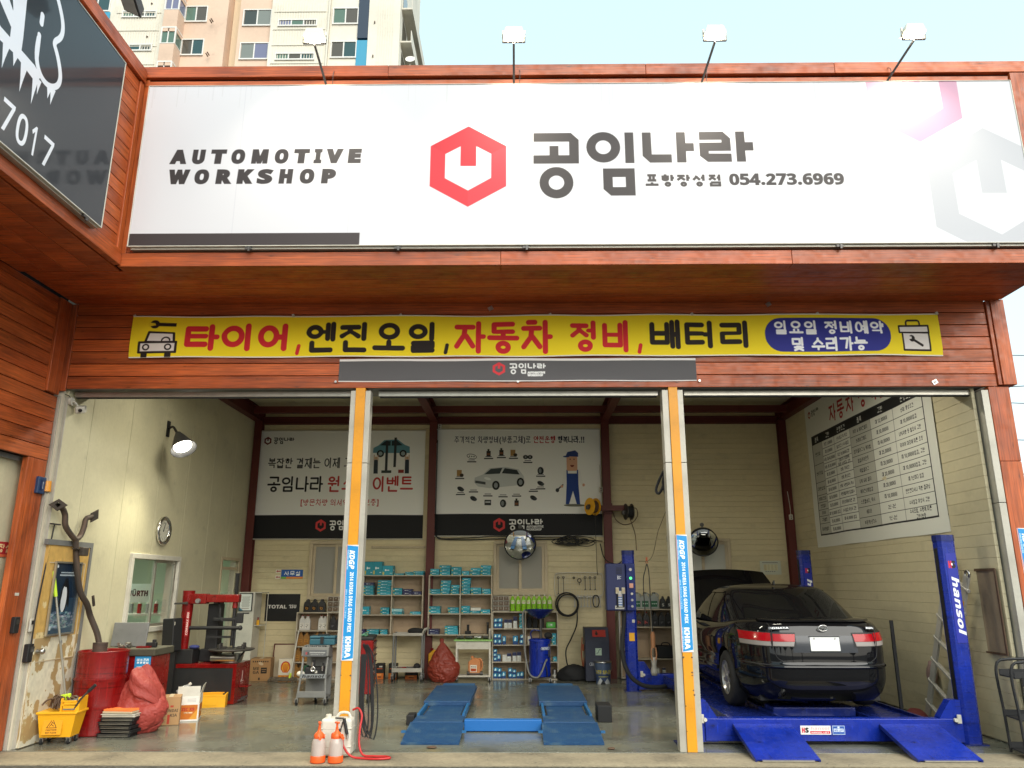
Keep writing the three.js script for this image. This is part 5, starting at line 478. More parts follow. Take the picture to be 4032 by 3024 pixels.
// cartons on the floor
const openBox = (w, h, d, t = .006) => [bx(w, t, d, 0, t / 2, 0), bx(w, h, t, 0, h / 2, d / 2), bx(w, h, t, 0, h / 2, -d / 2), bx(t, h, d, w / 2, h / 2, 0), bx(t, h, d, -w / 2, h / 2, 0)];
const kraft = std({ color: RGB(.46, .28, .14), roughness: .8, map: rep(dirtT, 2, 2) });
{
  const o = thing('parts_carton', 'brown carton with dark lettering behind the red sack', 'carton', [-4.42, 0, -1.62], .35); part('box', bx(.24, .33, .28, 0, .165, 0, .004), kraft, o); part('print', pb(.225, .32, .002, 0, .165, .1415), std({ map: print(160, 224, c => { rc(c, '#b08a5e', 0, 0, 160, 224); latin(c, 'HYUNDAI', 14, 120, 34, '#3a3028', 136); latin(c, 'KIA', 84, 158, 32, '#3a3028', 60); rc(c, '#b3402c', 66, 140, 20, 76); rc(c, '#b3402c', 84, 66, 26, 16); for (let i = 0; i < 5; i++) rc(c, '#7a6244', 16, 150 + i * 13, 40, 4); }), roughness: .8 }), o); part('tape', bx(.05, .002, .282, 0, .331, 0), M.cream, o);
  const z = thing('oil_carton', 'open white carton with amber bottle print and red lettering', 'carton', [-4.32, 0, -1.95], .28); part('box', openBox(.27, .30, .34), M.white, z); part('flap', bx(.27, .12, .005, 0, .358, .16, 0, -.12), M.white, z); part('flap', bx(.005, .13, .34, .15, .36, 0, 0, 0, 0, -.25), M.white, z); const zp = std({ map: print(256, 288, c => { rc(c, '#e6e2da', 0, 0, 256, 288); rc(c, '#c26a14', 10, 100, 236, 170); poly(c, [[150, 270], [246, 150], [246, 270]], '#d9962c'); latin(c, 'ZIC X9', 60, 170, 52, '#a81f1c', 150, { heavy: 2 }); rc(c, '#e8d8b8', 90, 186, 100, 12); latin(c, '5W-30', 90, 198, 14, '#5a2a10', 60); for (let i = 0; i < 3; i++) rc(c, '#999', 120, 30 + i * 16, 100, 4); rc(c, '#c9871e', 0, 20, 46, 70); }), roughness: .5 }); part('print', pb(.265, .295, .002, 0, .15, .1745), zp, z); part('print', pb(.33, .295, .002, .1395, .15, 0, 0, Math.PI / 2), zp, z);
  const bt = thing('clear_bottle', 'empty clear bottle with white cap tossed in the white carton', 'bottle', [-4.33, .42, -1.93], .4); part('body', la([[0, 0], [.04, 0], [.043, .02], [.038, .05], [.043, .08], [.038, .11], [.018, .15], [.015, .17]], 0, -.1, 0, 16).rotateZ(-.9).translate(-.06, -.04, 0), phy({ color: 0xffffff, transmission: .8, roughness: .1, thickness: 0 }), bt); part('cap', cy(.018, .018, .03, 0, .082, 0, 'y', 12).rotateZ(-.9).translate(-.06, -.04, 0), M.white, bt);
  const yb = thing('parts_bin', 'yellow open front plastic parts bin on the floor by the tyre changer', 'bin', [-4.44, 0, -3.02], .22); part('bin', [bx(.40, .012, .26, 0, .006, 0), bx(.40, .16, .01, 0, .08, -.13), bx(.01, .16, .26, -.2, .08, 0), bx(.01, .16, .26, .2, .08, 0), bx(.40, .15, .01, 0, .075, .13)], M.yellow, yb); part('rim', [bx(.42, .016, .02, 0, .165, -.13), bx(.42, .016, .02, 0, .157, .13), bx(.02, .016, .26, -.2, .164, 0), bx(.02, .016, .26, .2, .164, 0), bx(.22, .09, .012, -.02, .075, .137)], M.yellow, yb);
  const mp = std({ map: print(192, 208, c => { rc(c, '#a97f52', 0, 0, 192, 208); c.strokeStyle = '#2b241c'; for (const [s, x, y] of [['ME', 26, 104], ['GA', 26, 140]]) latin(c, s, x, y, 40, '#2b241c', 62); rc(c, '#2b241c', 104, 82, 58, 56); rc(c, '#a97f52', 110, 98, 46, 5); rc(c, '#a97f52', 116, 116, 34, 5); for (let i = 0; i < 8; i++) rc(c, '#3a2c20', 20 + i * 20, 18, 12, 14); rc(c, '#3a2c20', 84, 176, 16, 24); el(c, '#c9b08e', 100, 44, 26, 14, .4); }), roughness: .8 }); const mc = thing('cardboard_carton', 'taped cardboard carton printed with black letters near the back corner', 'carton', [-4.73, 0, -6.08], .12); part('box', bx(.36, .385, .34, 0, .1925, 0, .004), kraft, mc); part('print', pb(.35, .375, .002, 0, .1925, .1715), mp, mc); part('tape', bx(.06, .002, .342, 0, .386, 0), M.cream, mc);
  const sc = thing('shell_carton', 'white carton with a red and yellow scallop emblem leaning at the back', 'carton', [-4.30, 0, -6.14]); part('box', bx(.26, .37, .12, 0, .185, 0, .004), M.white, sc); part('print', pb(.25, .36, .002, 0, .185, .0615), std({ map: print(160, 230, c => { rc(c, '#e2d9c4', 0, 0, 160, 230); rc(c, '#d98a1e', 0, 178, 160, 52); c.fillStyle = '#c4301f'; c.beginPath(); c.moveTo(52, 150); c.lineTo(26, 112); c.bezierCurveTo(16, 40, 60, 26, 80, 26); c.bezierCurveTo(100, 26, 144, 40, 134, 112); c.lineTo(108, 150); c.closePath(); c.fill(); c.fillStyle = '#e9a92a'; c.beginPath(); c.moveTo(58, 144); c.lineTo(36, 110); c.bezierCurveTo(28, 52, 64, 38, 80, 38); c.bezierCurveTo(96, 38, 132, 52, 124, 110); c.lineTo(102, 144); c.closePath(); c.fill(); c.strokeStyle = '#c4301f'; c.lineWidth = 5; for (const x of [44, 62, 80, 98, 116]) { c.beginPath(); c.moveTo(80 + (x - 80) * .35, 142); c.lineTo(x, 56); c.stroke(); } latin(c, 'Shell', 40, 212, 30, '#8e1f16', 80); }), roughness: .6 }), sc); part('tape', bx(.262, .002, .05, 0, .371, 0), M.cream, sc);
  const bd = thing('framed_board', 'brown framed beige board leaning on the back wall', 'board', [-4.42, 0, -6.34]); part('board', bx(.38, .58, .01, 0, .31, 0, 0, -.16), M.cream, bd); part('frame', [bx(.42, .02, .024, 0, .025, .045, 0, -.16), bx(.42, .02, .024, 0, .6, -.045, 0, -.16), bx(.02, .6, .024, -.2, .31, 0, 0, -.16), bx(.02, .6, .024, .2, .31, 0, 0, -.16)], M.red, bd);
  const fm = thing('floor_mop', 'dusty wide floor mop with a long white handle', 'mop'); part('handle', rod([-4.16, .06, -5.92], [-4.12, .86, -6.15], .012), M.white, fm); part('socket', rod([-4.165, .05, -5.90], [-4.16, .13, -5.94], .022), M.lime, fm); const fs = []; for (let i = 0; i < 90; i++) { const x = rr(-.23, .23); fs.push(tb([[-4.28 + x, .06, -5.95], [-4.28 + x * 1.1, .04 + rr(0, .02), -5.90 + rr(-.02, .02)], [-4.28 + x * 1.15, .012, -5.84 + rr(-.04, .02)]], .010, 4, false, 2)); } part('strands', fs, std({ color: RGB(.16, .13, .09), roughness: .95 }), fm);
  const cb = thing('corner_cabinet', 'narrow white cabinet panel in the far left corner', 'cabinet', [-5.09, 0, -6.2]); part('body', bx(.30, 1.55, .4, 0, .775, 0), M.white, cb); part('side_shelf', [bx(.13, .012, .38, .215, 1.54, 0), bx(.012, 1.55, .012, .275, .775, -.18), bx(.13, .012, .3, .215, .95, -.03)], M.white, cb); const cf = thing('framed_certificate', 'black framed certificate hung on the white corner cabinet', 'certificate', [-5.10, 1.37, -5.994]); part('frame', [bx(.25, .015, .015, 0, .155, .006), bx(.25, .015, .015, 0, -.155, .006), bx(.015, .32, .015, -.118, 0, .006), bx(.015, .32, .015, .118, 0, .006)], M.black, cf); part('paper', pb(.222, .296, .004, 0, 0, .002), std({ map: print(96, 128, c => { rc(c, '#e4e6e0', 0, 0, 96, 128); poly(c, [[0, 128], [0, 104], [30, 128]], '#3a7a94'); for (let i = 0; i < 12; i++) rc(c, '#77756e', 14 + (i % 3) * 3, 22 + i * 7, 68 - (i % 3) * 6, 2.4); rc(c, '#8a6a5a', 16, 110, 60, 4); }), roughness: .3 }), cf);
  const pp = thing('small_bottle', 'small yellow bottle on the corner cabinet shelf', 'bottle', [-4.88, .957, -6.1]); part('body', cy(.028, .028, .09, 0, .045, 0, 'y', 14), M.yellow, pp); part('cap', cy(.02, .012, .05, 0, .115, 0, 'y', 12), M.redP, pp);
}
// red tool chest with dark lid behind the drum
{ const o = thing('tool_chest', 'red steel tool chest with worn dark top and blue notice', 'tool chest', [-4.93, 0, -1.66]); part('body', bx(.62, .80, .5, 0, .42, 0, .012), M.redP, o); part('top', bx(.68, .09, .56, 0, .865, 0, .015), std({ color: RGB(.09, .085, .06), roughness: .8, map: rep(dirtT, 3, 3) }), o); part('knob', cy(.06, .05, .03, -.02, .42, .265, 'z', 20), M.black, o); part('lid', bx(.46, .30, .03, -.16, 1.06, -.05, .01, -.15), M.grey, o); part('notice', pb(.20, .20, .003, .19, .74, .2535), std({ map: print(128, 128, c => { rc(c, '#2f95cc', 0, 0, 128, 128); text(c, '일쓸클럽', 14, 30, 26, 40, 5, '#e9f2f4', 100); rc(c, '#bfe0ee', 20, 90, 80, 5); }), roughness: .5 }), o); part('sticker', cy(.05, .05, .003, -.20, .70, .2525, 'z', 20), M.black, o); part('foot', [bx(.05, .03, .05, -.25, .012, .2), bx(.05, .03, .05, .25, .012, .2), bx(.05, .03, .05, -.25, .012, -.2), bx(.05, .03, .05, .25, .012, -.2)], M.black, o);
  for (const [n, l, x, g, m] of [['pliers', 'red handled pliers lying on the tool chest', -4.8, [bx(.16, .02, .03, 0, .01, .06), bx(.16, .02, .03, 0, .01, .10, 0, 0, .15)], M.redP], ['clamp_tool', 'black clamp tool lying on the tool chest', -4.74, [bx(.13, .06, .06, 0, .03, 0, .01), bx(.04, .09, .05, .03, .05, 0, .01)], M.black], ['socket_heap', 'bright sockets heaped on the tool chest', -5.08, [...Array(9)].map((_, i) => cy(.018, .018, .05, (i % 4) * .035, .02 + (i > 5 ? .03 : 0), (i % 3) * .03, i % 2 ? 'x' : 'z', 10)), M.steel]]) { const q = solo(n, l, n.split('_')[0], mg(g), m); q.position.set(x, .912, n === 'socket_heap' ? -1.5 : -1.6); } }
// tyre changer
{ const o = thing('tyre_changer', 'red and black tyre changing machine with turntable and swing arm', 'machine', [-4.68, 0, -3.45]);
  part('base', [bx(1.02, .06, .58, 0, .53, 0, .008), bx(1.02, .05, .58, 0, .03, 0, .008), bx(.05, .46, .58, .485, .28, 0), bx(.05, .46, .58, -.485, .28, 0), bx(.92, .46, .01, 0, .28, -.28)], M.redP, o); part('front_panel', bx(.93, .45, .02, 0, .28, .27), M.black, o); part('logo_plate', pb(.20, .26, .002, .5115, .36, .02, 0, Math.PI / 2), std({ map: print(80, 104, c => { rc(c, '#7c1416', 0, 0, 80, 104); latin(c, 'J', 26, 62, 60, '#d8c8c0', 26); rc(c, '#c8a8a0', 12, 74, 56, 6); rc(c, '#c8a8a0', 20, 88, 40, 4); }), roughness: .4 }), o);
  part('side_step', bx(.13, .02, .18, .58, .23, .05, .005), M.redP, o); part('pedal', bx(.10, .02, .04, .56, .07, .0, 0, 0, 0, .3), M.darkSteel, o); part('pedal', bx(.12, .02, .04, .56, .05, .12, 0, 0, 0, .3), M.darkSteel, o); part('column', [cy(.062, .088, 1.04, -.36, 1.08, .16, 'y', 24)], M.redP, o); part('column_print', pb(.05, .36, .002, -.31, 1.12, .232, 0, .75), std({ map: print(32, 220, c => { rc(c, '#a01618', 0, 0, 32, 220); c.save(); c.translate(26, 210); c.rotate(-Math.PI / 2); latin(c, 'CORMAX 800', 0, 0, 28, '#e6d4cc', 200, { skew: -.15 }); c.restore(); }), roughness: .4 }), o);
  part('arm', [bx(.32, .15, .15, -.22, 1.48, .16, .012), bx(.50, .115, .11, .18, 1.485, .16, .01)], M.redP, o); part('knob', cy(.035, .035, .05, -.17, 1.45, .26, 'z', 8), M.grey, o); part('collar', cy(.038, .03, .19, .36, 1.44, .16), M.redP, o); const sp = part('shaft', [cy(.026, .026, 1.05, .36, 1.33, .16, 'y', 6)], M.black, o); part('spring', [...Array(16)].map((_, i) => tor(.034, .007, .36, 1.58 + i * .018, .16, Math.PI / 2, 0, 0, 16, 6)), M.rubber, sp);
  part('tower', [bx(.19, .85, .2, 0, .98, -.05, .02), bx(.12, .28, .14, .03, 1.40, -.05, .01), bx(.28, .18, .22, -.02, .66, -.05, .02)], M.black, o); part('helper_arm', [cy(.027, .027, .76, .10, 1.06, .2, 'x', 14), sph(.036, .48, 1.06, .2), bx(.34, .05, .05, .22, 1.18, .16, .01), bx(.40, .03, .03, .18, .93, .18), cy(.016, .016, .62, .40, .92, .18), bx(.10, .15, .05, .45, 1.20, .16, .01), bx(.16, .02, .03, .50, 1.27, .16)], M.black, o); part('hose', tb([[.08, 1.43, .1], [.14, 1.34, .16], [.16, 1.2, .18], [.20, 1.15, .18]], .016), M.rubber, o);
  part('turntable', [la([[0, 0], [.12, 0], [.30, .015], [.33, .03], [.33, .04], [.28, .045], [0, .05]], .36, .72, .14, 40)], M.darkSteel, o); for (let i = 0; i < 4; i++) { const a = i * Math.PI / 2 + .5, x = .36 + Math.cos(a) * .19, z = .14 + Math.sin(a) * .19; part('jaw', [bx(.13, .02, .06, x, .775, z, .004, 0, -a), bx(.03, .07, .05, x + Math.cos(a) * .05, .80, z + Math.sin(a) * .05, .006, 0, -a)], M.darkSteel, o); } part('cylinder', [cy(.05, .05, .36, .30, .64, .28, 'x', 20), cy(.15, .18, .12, .36, .63, .12)], M.steel, o); part('brace', rod([.46, .57, .2], [.60, .76, .22], .014), M.black, o);
  const cb = part('control_box', [bx(.20, .46, .19, -.42, .98, .46, .015, 0, -.3, .06)], M.black, o); part('stand', [bx(.08, .75, .06, -.38, .38, .44)], M.black, cb); part('label', pb(.05, .05, .002, -.37, 1.14, .556, 0, -.3), M.white, cb); part('tray', bx(.36, .20, .26, -.34, .66, .16, .01), M.black, o); part('rag', sph(.06, -.18, .79, .2, 1.3, .5, 1), std({ color: RGB(.03, .04, .16), roughness: .8 }), o); part('prybar', [rod([-.52, 1.41, .26], [-.34, 1.42, .27], .013), bx(.05, .035, .03, -.34, 1.42, .27)], M.darkSteel, o); }
// fluid exchange cart
{ const o = thing('fluid_cart', 'grey wheeled brake fluid machine with a small tray frame', 'cart', [-3.03, 0, -3.32]); part('console', [bx(.40, .13, .26, 0, .715, .02, .01, -.12), bx(.38, .05, .2, 0, .79, -.03, .01)], M.grey, o); part('label', pb(.34, .09, .002, 0, .708, .156, -.12), std({ map: print(192, 52, c => { rc(c, '#55575a', 0, 0, 192, 52); latin(c, 'H', 18, 36, 26, '#b02a30', 14, { heavy: 2 }); latin(c, 'S', 32, 36, 26, '#15161a', 14, { heavy: 2 }); latin(c, 'Oil & Air Brake Fluid exchanger', 52, 24, 13, '#d0d2d0', 130); latin(c, 'AUTO SYSTEM CO., LTD.', 60, 40, 9, '#b0b2b0', 110); }), roughness: .5 }), o); part('name_strip', pb(.31, .025, .002, -.01, .80, .076), std({ map: print(192, 16, c => { rc(c, '#1a1b1d', 0, 0, 192, 16); text(c, '브레이크오일교환기', 8, 3, 12, 10, 1.5, '#c8cac8', 170); }), roughness: .5 }), o);
  part('back_panel', bx(.38, .62, .02, 0, .36, -.16), M.grey, o); part('leg', [rod([-.18, .40, .17], [-.215, .09, .19], .016), rod([-.18, .65, .1], [-.18, .40, .17], .016)], M.grey, o); part('leg', [rod([.18, .40, .17], [.195, .09, .19], .016), rod([.18, .65, .1], [.18, .40, .17], .016)], M.grey, o); part('front_bar', pb(.36, .055, .02, 0, .395, .185), std({ map: print(256, 40, c => { rc(c, '#83878a', 0, 0, 256, 40); latin(c, 'hansol', 10, 34, 40, '#141416', 230, { skew: -.3, heavy: 1 }); }), roughness: .5 }), o); part('tray', [bx(.41, .085, .03, -.01, .145, .19, .006), bx(.40, .012, .34, 0, .11, .02), bx(.36, .012, .30, 0, .38, .02)], M.grey, o);
  part('pump', [cy(.05, .05, .09, -.03, .47, .07, 'z', 18), bx(.30, .12, .18, 0, .45, .02, .015), cy(.02, .02, .14, -.02, .54, .1, 'y', 12), cy(.016, .016, .1, .12, .52, .1, 'y', 10)], M.black, o); part('fitting', [cy(.018, .018, .10, -.03, .53, .13), tor(.03, .01, -.02, .485, .14)], M.chrome, o); part('fitting', cy(.016, .016, .07, .12, .5, .14), M.chrome, o); part('tank', bx(.05, .14, .14, -.15, .46, .02, .01), std({ color: RGB(.01, .06, .03), roughness: .4 }), o); part('rag', sph(.06, -.20, .42, .12, 1, .7, .8), M.white, o); part('tag', pb(.08, .035, .002, .0, .445, .113), M.white, o);
  caster(-.215, .19, .045, o); caster(.195, .19, .045, o); caster(-.02, -.14, .05, o); caster(.15, -.14, .05, o);
  const t = thing('tool_box', 'teal plastic tool box with black latch on the fluid cart', 'tool box', [-2.96, .815, -3.36]); part('body', bx(.38, .085, .19, 0, .043, 0, .015), std({ color: RGB(.02, .10, .14), roughness: .45 }), t); part('lid', bx(.385, .045, .195, 0, .108, 0, .018), std({ color: RGB(.018, .09, .13), roughness: .45 }), t); part('latch', bx(.05, .10, .012, 0, .07, .102, .004), M.black, t); part('handle', [bx(.16, .02, .03, 0, .145, 0, .006), bx(.02, .03, .03, -.08, .132, 0), bx(.02, .03, .03, .08, .132, 0)], M.black, t); }
// red roller cabinet
{ const o = thing('roller_cabinet', 'red roller cabinet with seven drawers behind the left door post', 'cabinet', [-2.45, 0, -3.62], .1); part('body', bx(.42, .76, .62, 0, .50, 0, .01), M.redP, o); for (let i = 0; i < 7; i++) { const d = part('drawer', bx(.012, .085, .56, .214, .80 - i * .098, 0, .004), M.redP, o); part('pull', bx(.014, .022, .54, .226, .835 - i * .098, 0, .005), M.darkSteel, d); } part('top', [bx(.44, .05, .64, 0, .905, 0, .015)], M.black, o); for (const [x, z] of [[-.16, .26], [.16, .26], [-.16, -.26], [.16, -.26]]) caster(x, z, .065, o); part('lock', cy(.012, .012, .004, .08, .83, .312, 'z', 10), M.black, o);
  solo('cable_strap', 'green cable strap coiled on the red roller cabinet', 'strap', mg(tor(.05, .008, -2.36, .945, -3.4, 1.3), tor(.04, .007, -2.34, .96, -3.42, 1.1, .4)), std({ color: RGB(.10, .28, .17), roughness: .6 }));
  const hs = []; for (let i = 0; i < 5; i++) { const x = -1.735 + i * .012, k = rr(-.06, .08); hs.push(tb([[x, 1.05, -.16], [x + .03 + k * .3, .95, -.2], [x + .05 + k, .55, -.2], [x + .06 + k, .12 + rr(0, .12), -.18], [x + .03 + k, .06 + rr(0, .1), -.16], [x - .0, .3, -.17], [x - .01, .95, -.16]], .008, 7)); } solo('air_hose_bundle', 'bundle of black air hoses hanging behind the left door post', 'hose', mg(hs), M.rubber); }
// grey steel cart, boxes under the shelf
{ const o = thing('utility_cart', 'grey two tier utility cart under the left open shelf', 'cart', [-2.04, 0, -5.98]); for (const [x, z] of [[-.26, .14], [.26, .14], [-.26, -.14], [.26, -.14]]) { part('post', rod([x, .1, z], [x, .84, z], .018), M.grey, o); caster(x, z, .055, o); } part('tray', [bx(.54, .012, .32, 0, .80, 0), bx(.54, .05, .012, 0, .81, .16, .004), bx(.54, .05, .012, 0, .81, -.16, .004)], M.rail, o); part('tray', [bx(.54, .012, .32, 0, .19, 0), bx(.54, .07, .012, 0, .20, .16, .004), bx(.54, .07, .012, 0, .20, -.16, .004)], M.rail, o); part('push_bar', tb([[.26, .82, .14], [.30, .90, .14], [.34, .90, .1], [.34, .90, -.1], [.30, .90, -.14], [.26, .82, -.14]], .018), M.rail, o);
  solo('tool_bag', 'black crumpled bag on the utility cart', 'bag', mg(sph(.13, -1.93, .86, -6.0, 1.1, .45, .8), sph(.08, -1.83, .86, -5.98, 1, .6, 1)), M.rubber); const sk = thing('socket_tray', 'heap of dark tools on the lower tier of the utility cart', 'tools', [-2.08, .197, -5.98]); for (let i = 0; i < 10; i++) part('tool', cy(.014, .014, rr(.08, .16), rr(-.18, .18), .02 + rr(0, .02), rr(-.1, .1), i % 2 ? 'x' : 'z', 8), i % 3 ? M.darkSteel : M.redP, sk); part('helmet', sph(.065, .20, .05, 0, 1, .9, 1), M.rubber, sk);
  const bp = std({ map: print(96, 160, c => { rc(c, '#15120f', 0, 0, 96, 160); rc(c, '#c9681c', 0, 98, 96, 62); rc(c, '#b8b0a4', 40, 22, 40, 14); rc(c, '#b04a20', 14, 46, 68, 10); rc(c, '#e0a860', 20, 112, 50, 8); rc(c, '#141210', 30, 132, 40, 12); }), roughness: .5 }); for (const [x, w, h, z, l] of [[-2.60, .15, .27, -6.33, 'beside the red roller cabinet'], [-2.36, .15, .27, -6.33, 'behind the wheel of the utility cart'], [-2.02, .22, .17, -6.36, 'under the utility cart']]) { const b = thing('battery_carton', 'black and orange battery carton on the floor ' + l, 'carton', [x, 0, z], 0, 'battery cartons'); part('box', bx(w, h, .18, 0, h / 2, 0, .004), M.black, b); part('print', pb(w * .98, h * .98, .002, 0, h / 2, .0915), bp, b); } }
// table with green top
{ const o = thing('work_table', 'small white wheeled table with a green top', 'table', [-.855, 0, -6.0]); part('top', bx(.70, .025, .34, 0, .705, 0, .006), std({ color: RGB(.30, .55, .16), roughness: .5 }), o); for (const [x, z] of [[-.30, .13], [.30, .13], [-.30, -.13], [.30, -.13]]) { part('leg', bx(.028, .62, .028, x, .39, z), M.white, o); caster(x, z, .035, o); } part('apron', [bx(.60, .13, .012, 0, .62, .13), bx(.60, .13, .012, 0, .62, -.13)], M.white, o); part('lower_board', bx(.62, .025, .28, 0, .095, 0, .004), M.white, o);
  const a = thing('impact_tools', 'dark air tools laid in a row on the green table', 'tools', [-.86, .719, -6.0]); for (let i = 0; i < 4; i++) { part('tool_body', [cy(.032, .028, .13, -.24 + i * .16, .032, 0, 'x', 14), bx(.035, .06, .03, -.26 + i * .16, .035, .05, .006, 1.1)], i === 2 ? M.steel : M.darkSteel, a); } const s = thing('spray_bottle', 'slim silver spray can at the right end of the green table', 'can', [-.56, .719, -5.95]); part('body', cy(.026, .026, .15, 0, .075, 0, 'y', 16), M.alu, s); part('cap', cy(.02, .015, .04, 0, .17, 0, 'y', 12), M.white, s);
  const ch = thing('charger', 'black charger with cable on the bottom board above the green table', 'charger', [-.98, .789, -6.28]); part('body', bx(.11, .06, .1, 0, .03, 0, .015), M.black, ch); part('tool', cy(.022, .026, .12, 0, .11, 0, 'y', 14), M.black, ch); part('cable', tb([[.05, .01, .03], [.12, .02, .05], [.2, .008, .02], [.3, .01, .05]], .005, 5), M.wire, ch); const tr = thing('torch', 'tall black torch on the bottom board above the green table', 'torch', [-.61, .789, -6.27]); part('body', cy(.022, .022, .17, 0, .085, 0, 'y', 14), M.black, tr); part('head', cy(.022, .028, .05, 0, .19, 0, 'y', 14), M.darkSteel, tr);
  const jug = (x, y, z, m, l, ry, lab) => { const q = thing('oil_jug', l, 'jug', [x, y, z], ry); part('body', ex([[-.10, 0], [.10, 0], [.10, .22], [.06, .255], [-.02, .265], [-.10, .20]], .10, .012).translate(0, .012, -.05), m, q); part('handle', tb([[.05, .26, 0], [.10, .27, 0], [.135, .22, 0], [.13, .1, 0], [.10, .06, 0]], .014, 8), m, q); part('cap', cy(.026, .026, .04, -.05, .30, 0, 'y', 14), m === M.yellow ? M.redP : m, q); part('label', pb(.12, .12, .002, -.01, .11, .064), lab, q); return q; }; const lk = LB('#c9a43a', c => { latin(c, 'Kixx', 6, 40, 26, '#2a1c10', 52); poly(c, [[20, 60], [44, 60], [32, 86]], '#2a1c10'); }), lo = LB('#e2dccb', c => { latin(c, 'Kixx', 6, 34, 26, '#5a2414', 52); rc(c, '#b5481c', 6, 48, 52, 40); });
  jug(-1.60, .22, -6.33, M.yellow, 'yellow oil jug behind the dark red sack', .1, lk); const cr = thing('oil_crate', 'dark carton under the yellow oil jug', 'carton', [-1.60, 0, -6.33]); part('box', bx(.22, .218, .2, 0, .109, 0, .004), M.brown, cr); part('print', pb(.2, .1, .002, 0, .13, .1015), lk, cr); jug(-.83, .109, -6.0, std({ color: RGB(.60, .24, .09), roughness: .4 }), 'orange brown oil jug on the lower board of the green table', -.15, lo); const ax = thing('stub_axle', 'dark drive shaft joint lying before the orange brown jug', 'car part', [-.82, .109, -5.88]); part('shaft', cy(.014, .014, .26, 0, .025, 0, 'x', 10), M.darkSteel, ax); part('joint', cy(.035, .03, .05, -.12, .035, 0, 'x', 12), M.darkSteel, ax); part('joint', cy(.03, .035, .05, .12, .035, 0, 'x', 12), M.darkSteel, ax); }
// oil drainer
{ const o = thing('oil_drainer', 'tall blue wheeled oil drainer with funnel bowl', 'oil drainer', [.35, 0, -5.82]); part('tank', la([[0, .10], [.185, .10], [.19, .12], [.19, .69], [.20, .705], [.20, .73], [.15, .745], [0, .75]], 0, 0, 0, 36), M.blue, o); part('tube', cy(.026, .026, .42, .02, .94, 0), M.darkSteel, o); part('bowl', la([[.03, 1.08], [.09, 1.10], [.19, 1.17], [.265, 1.245], [.27, 1.25], [.26, 1.25], [.18, 1.185], [.06, 1.12], [0, 1.11]], .0, 0, 0, 40), M.navy, o); part('handle', tb([[-.15, .72, .05], [-.16, .85, .05], [-.12, .89, .05], [0, .88, .05]], .012), M.navy, o); part('hose', tb([[-.26, 1.24, .06], [-.30, 1.2, .08], [-.29, .8, .14], [-.25, .4, .2], [-.17, .14, .24], [-.05, .11, .26], [.03, .22, .26], [.09, .36, .22], [.12, .40, .18]], .017, 8), M.grey, o); part('plate', pb(.17, .055, .004, .09, .585, .178, 0, .45), std({ map: print(128, 40, c => { rc(c, '#10306e', 0, 0, 128, 40); c.strokeStyle = '#d8dee6'; c.lineWidth = 4; c.beginPath(); c.roundRect(4, 4, 120, 32, 12); c.stroke(); latin(c, 'BRTNO', 14, 31, 28, '#d8dee6', 96, { heavy: 1 }); }), roughness: .4 }), o); part('gauge', [bx(.03, .22, .02, .16, .55, .11), tb([[.1, .3, .17], [.12, .2, .18], [.12, .12, .18]], .01)], M.black, o); part('base', [bx(.40, .02, .34, 0, .09, 0, .005)], M.darkSteel, o); for (const [x, z] of [[-.18, .17], [.18, .17], [-.18, -.15], [.18, -.15]]) caster(x, z, .042, o); part('glove', sph(.07, .15, .80, .08, 1.1, .8, .9), M.rubber, o); }
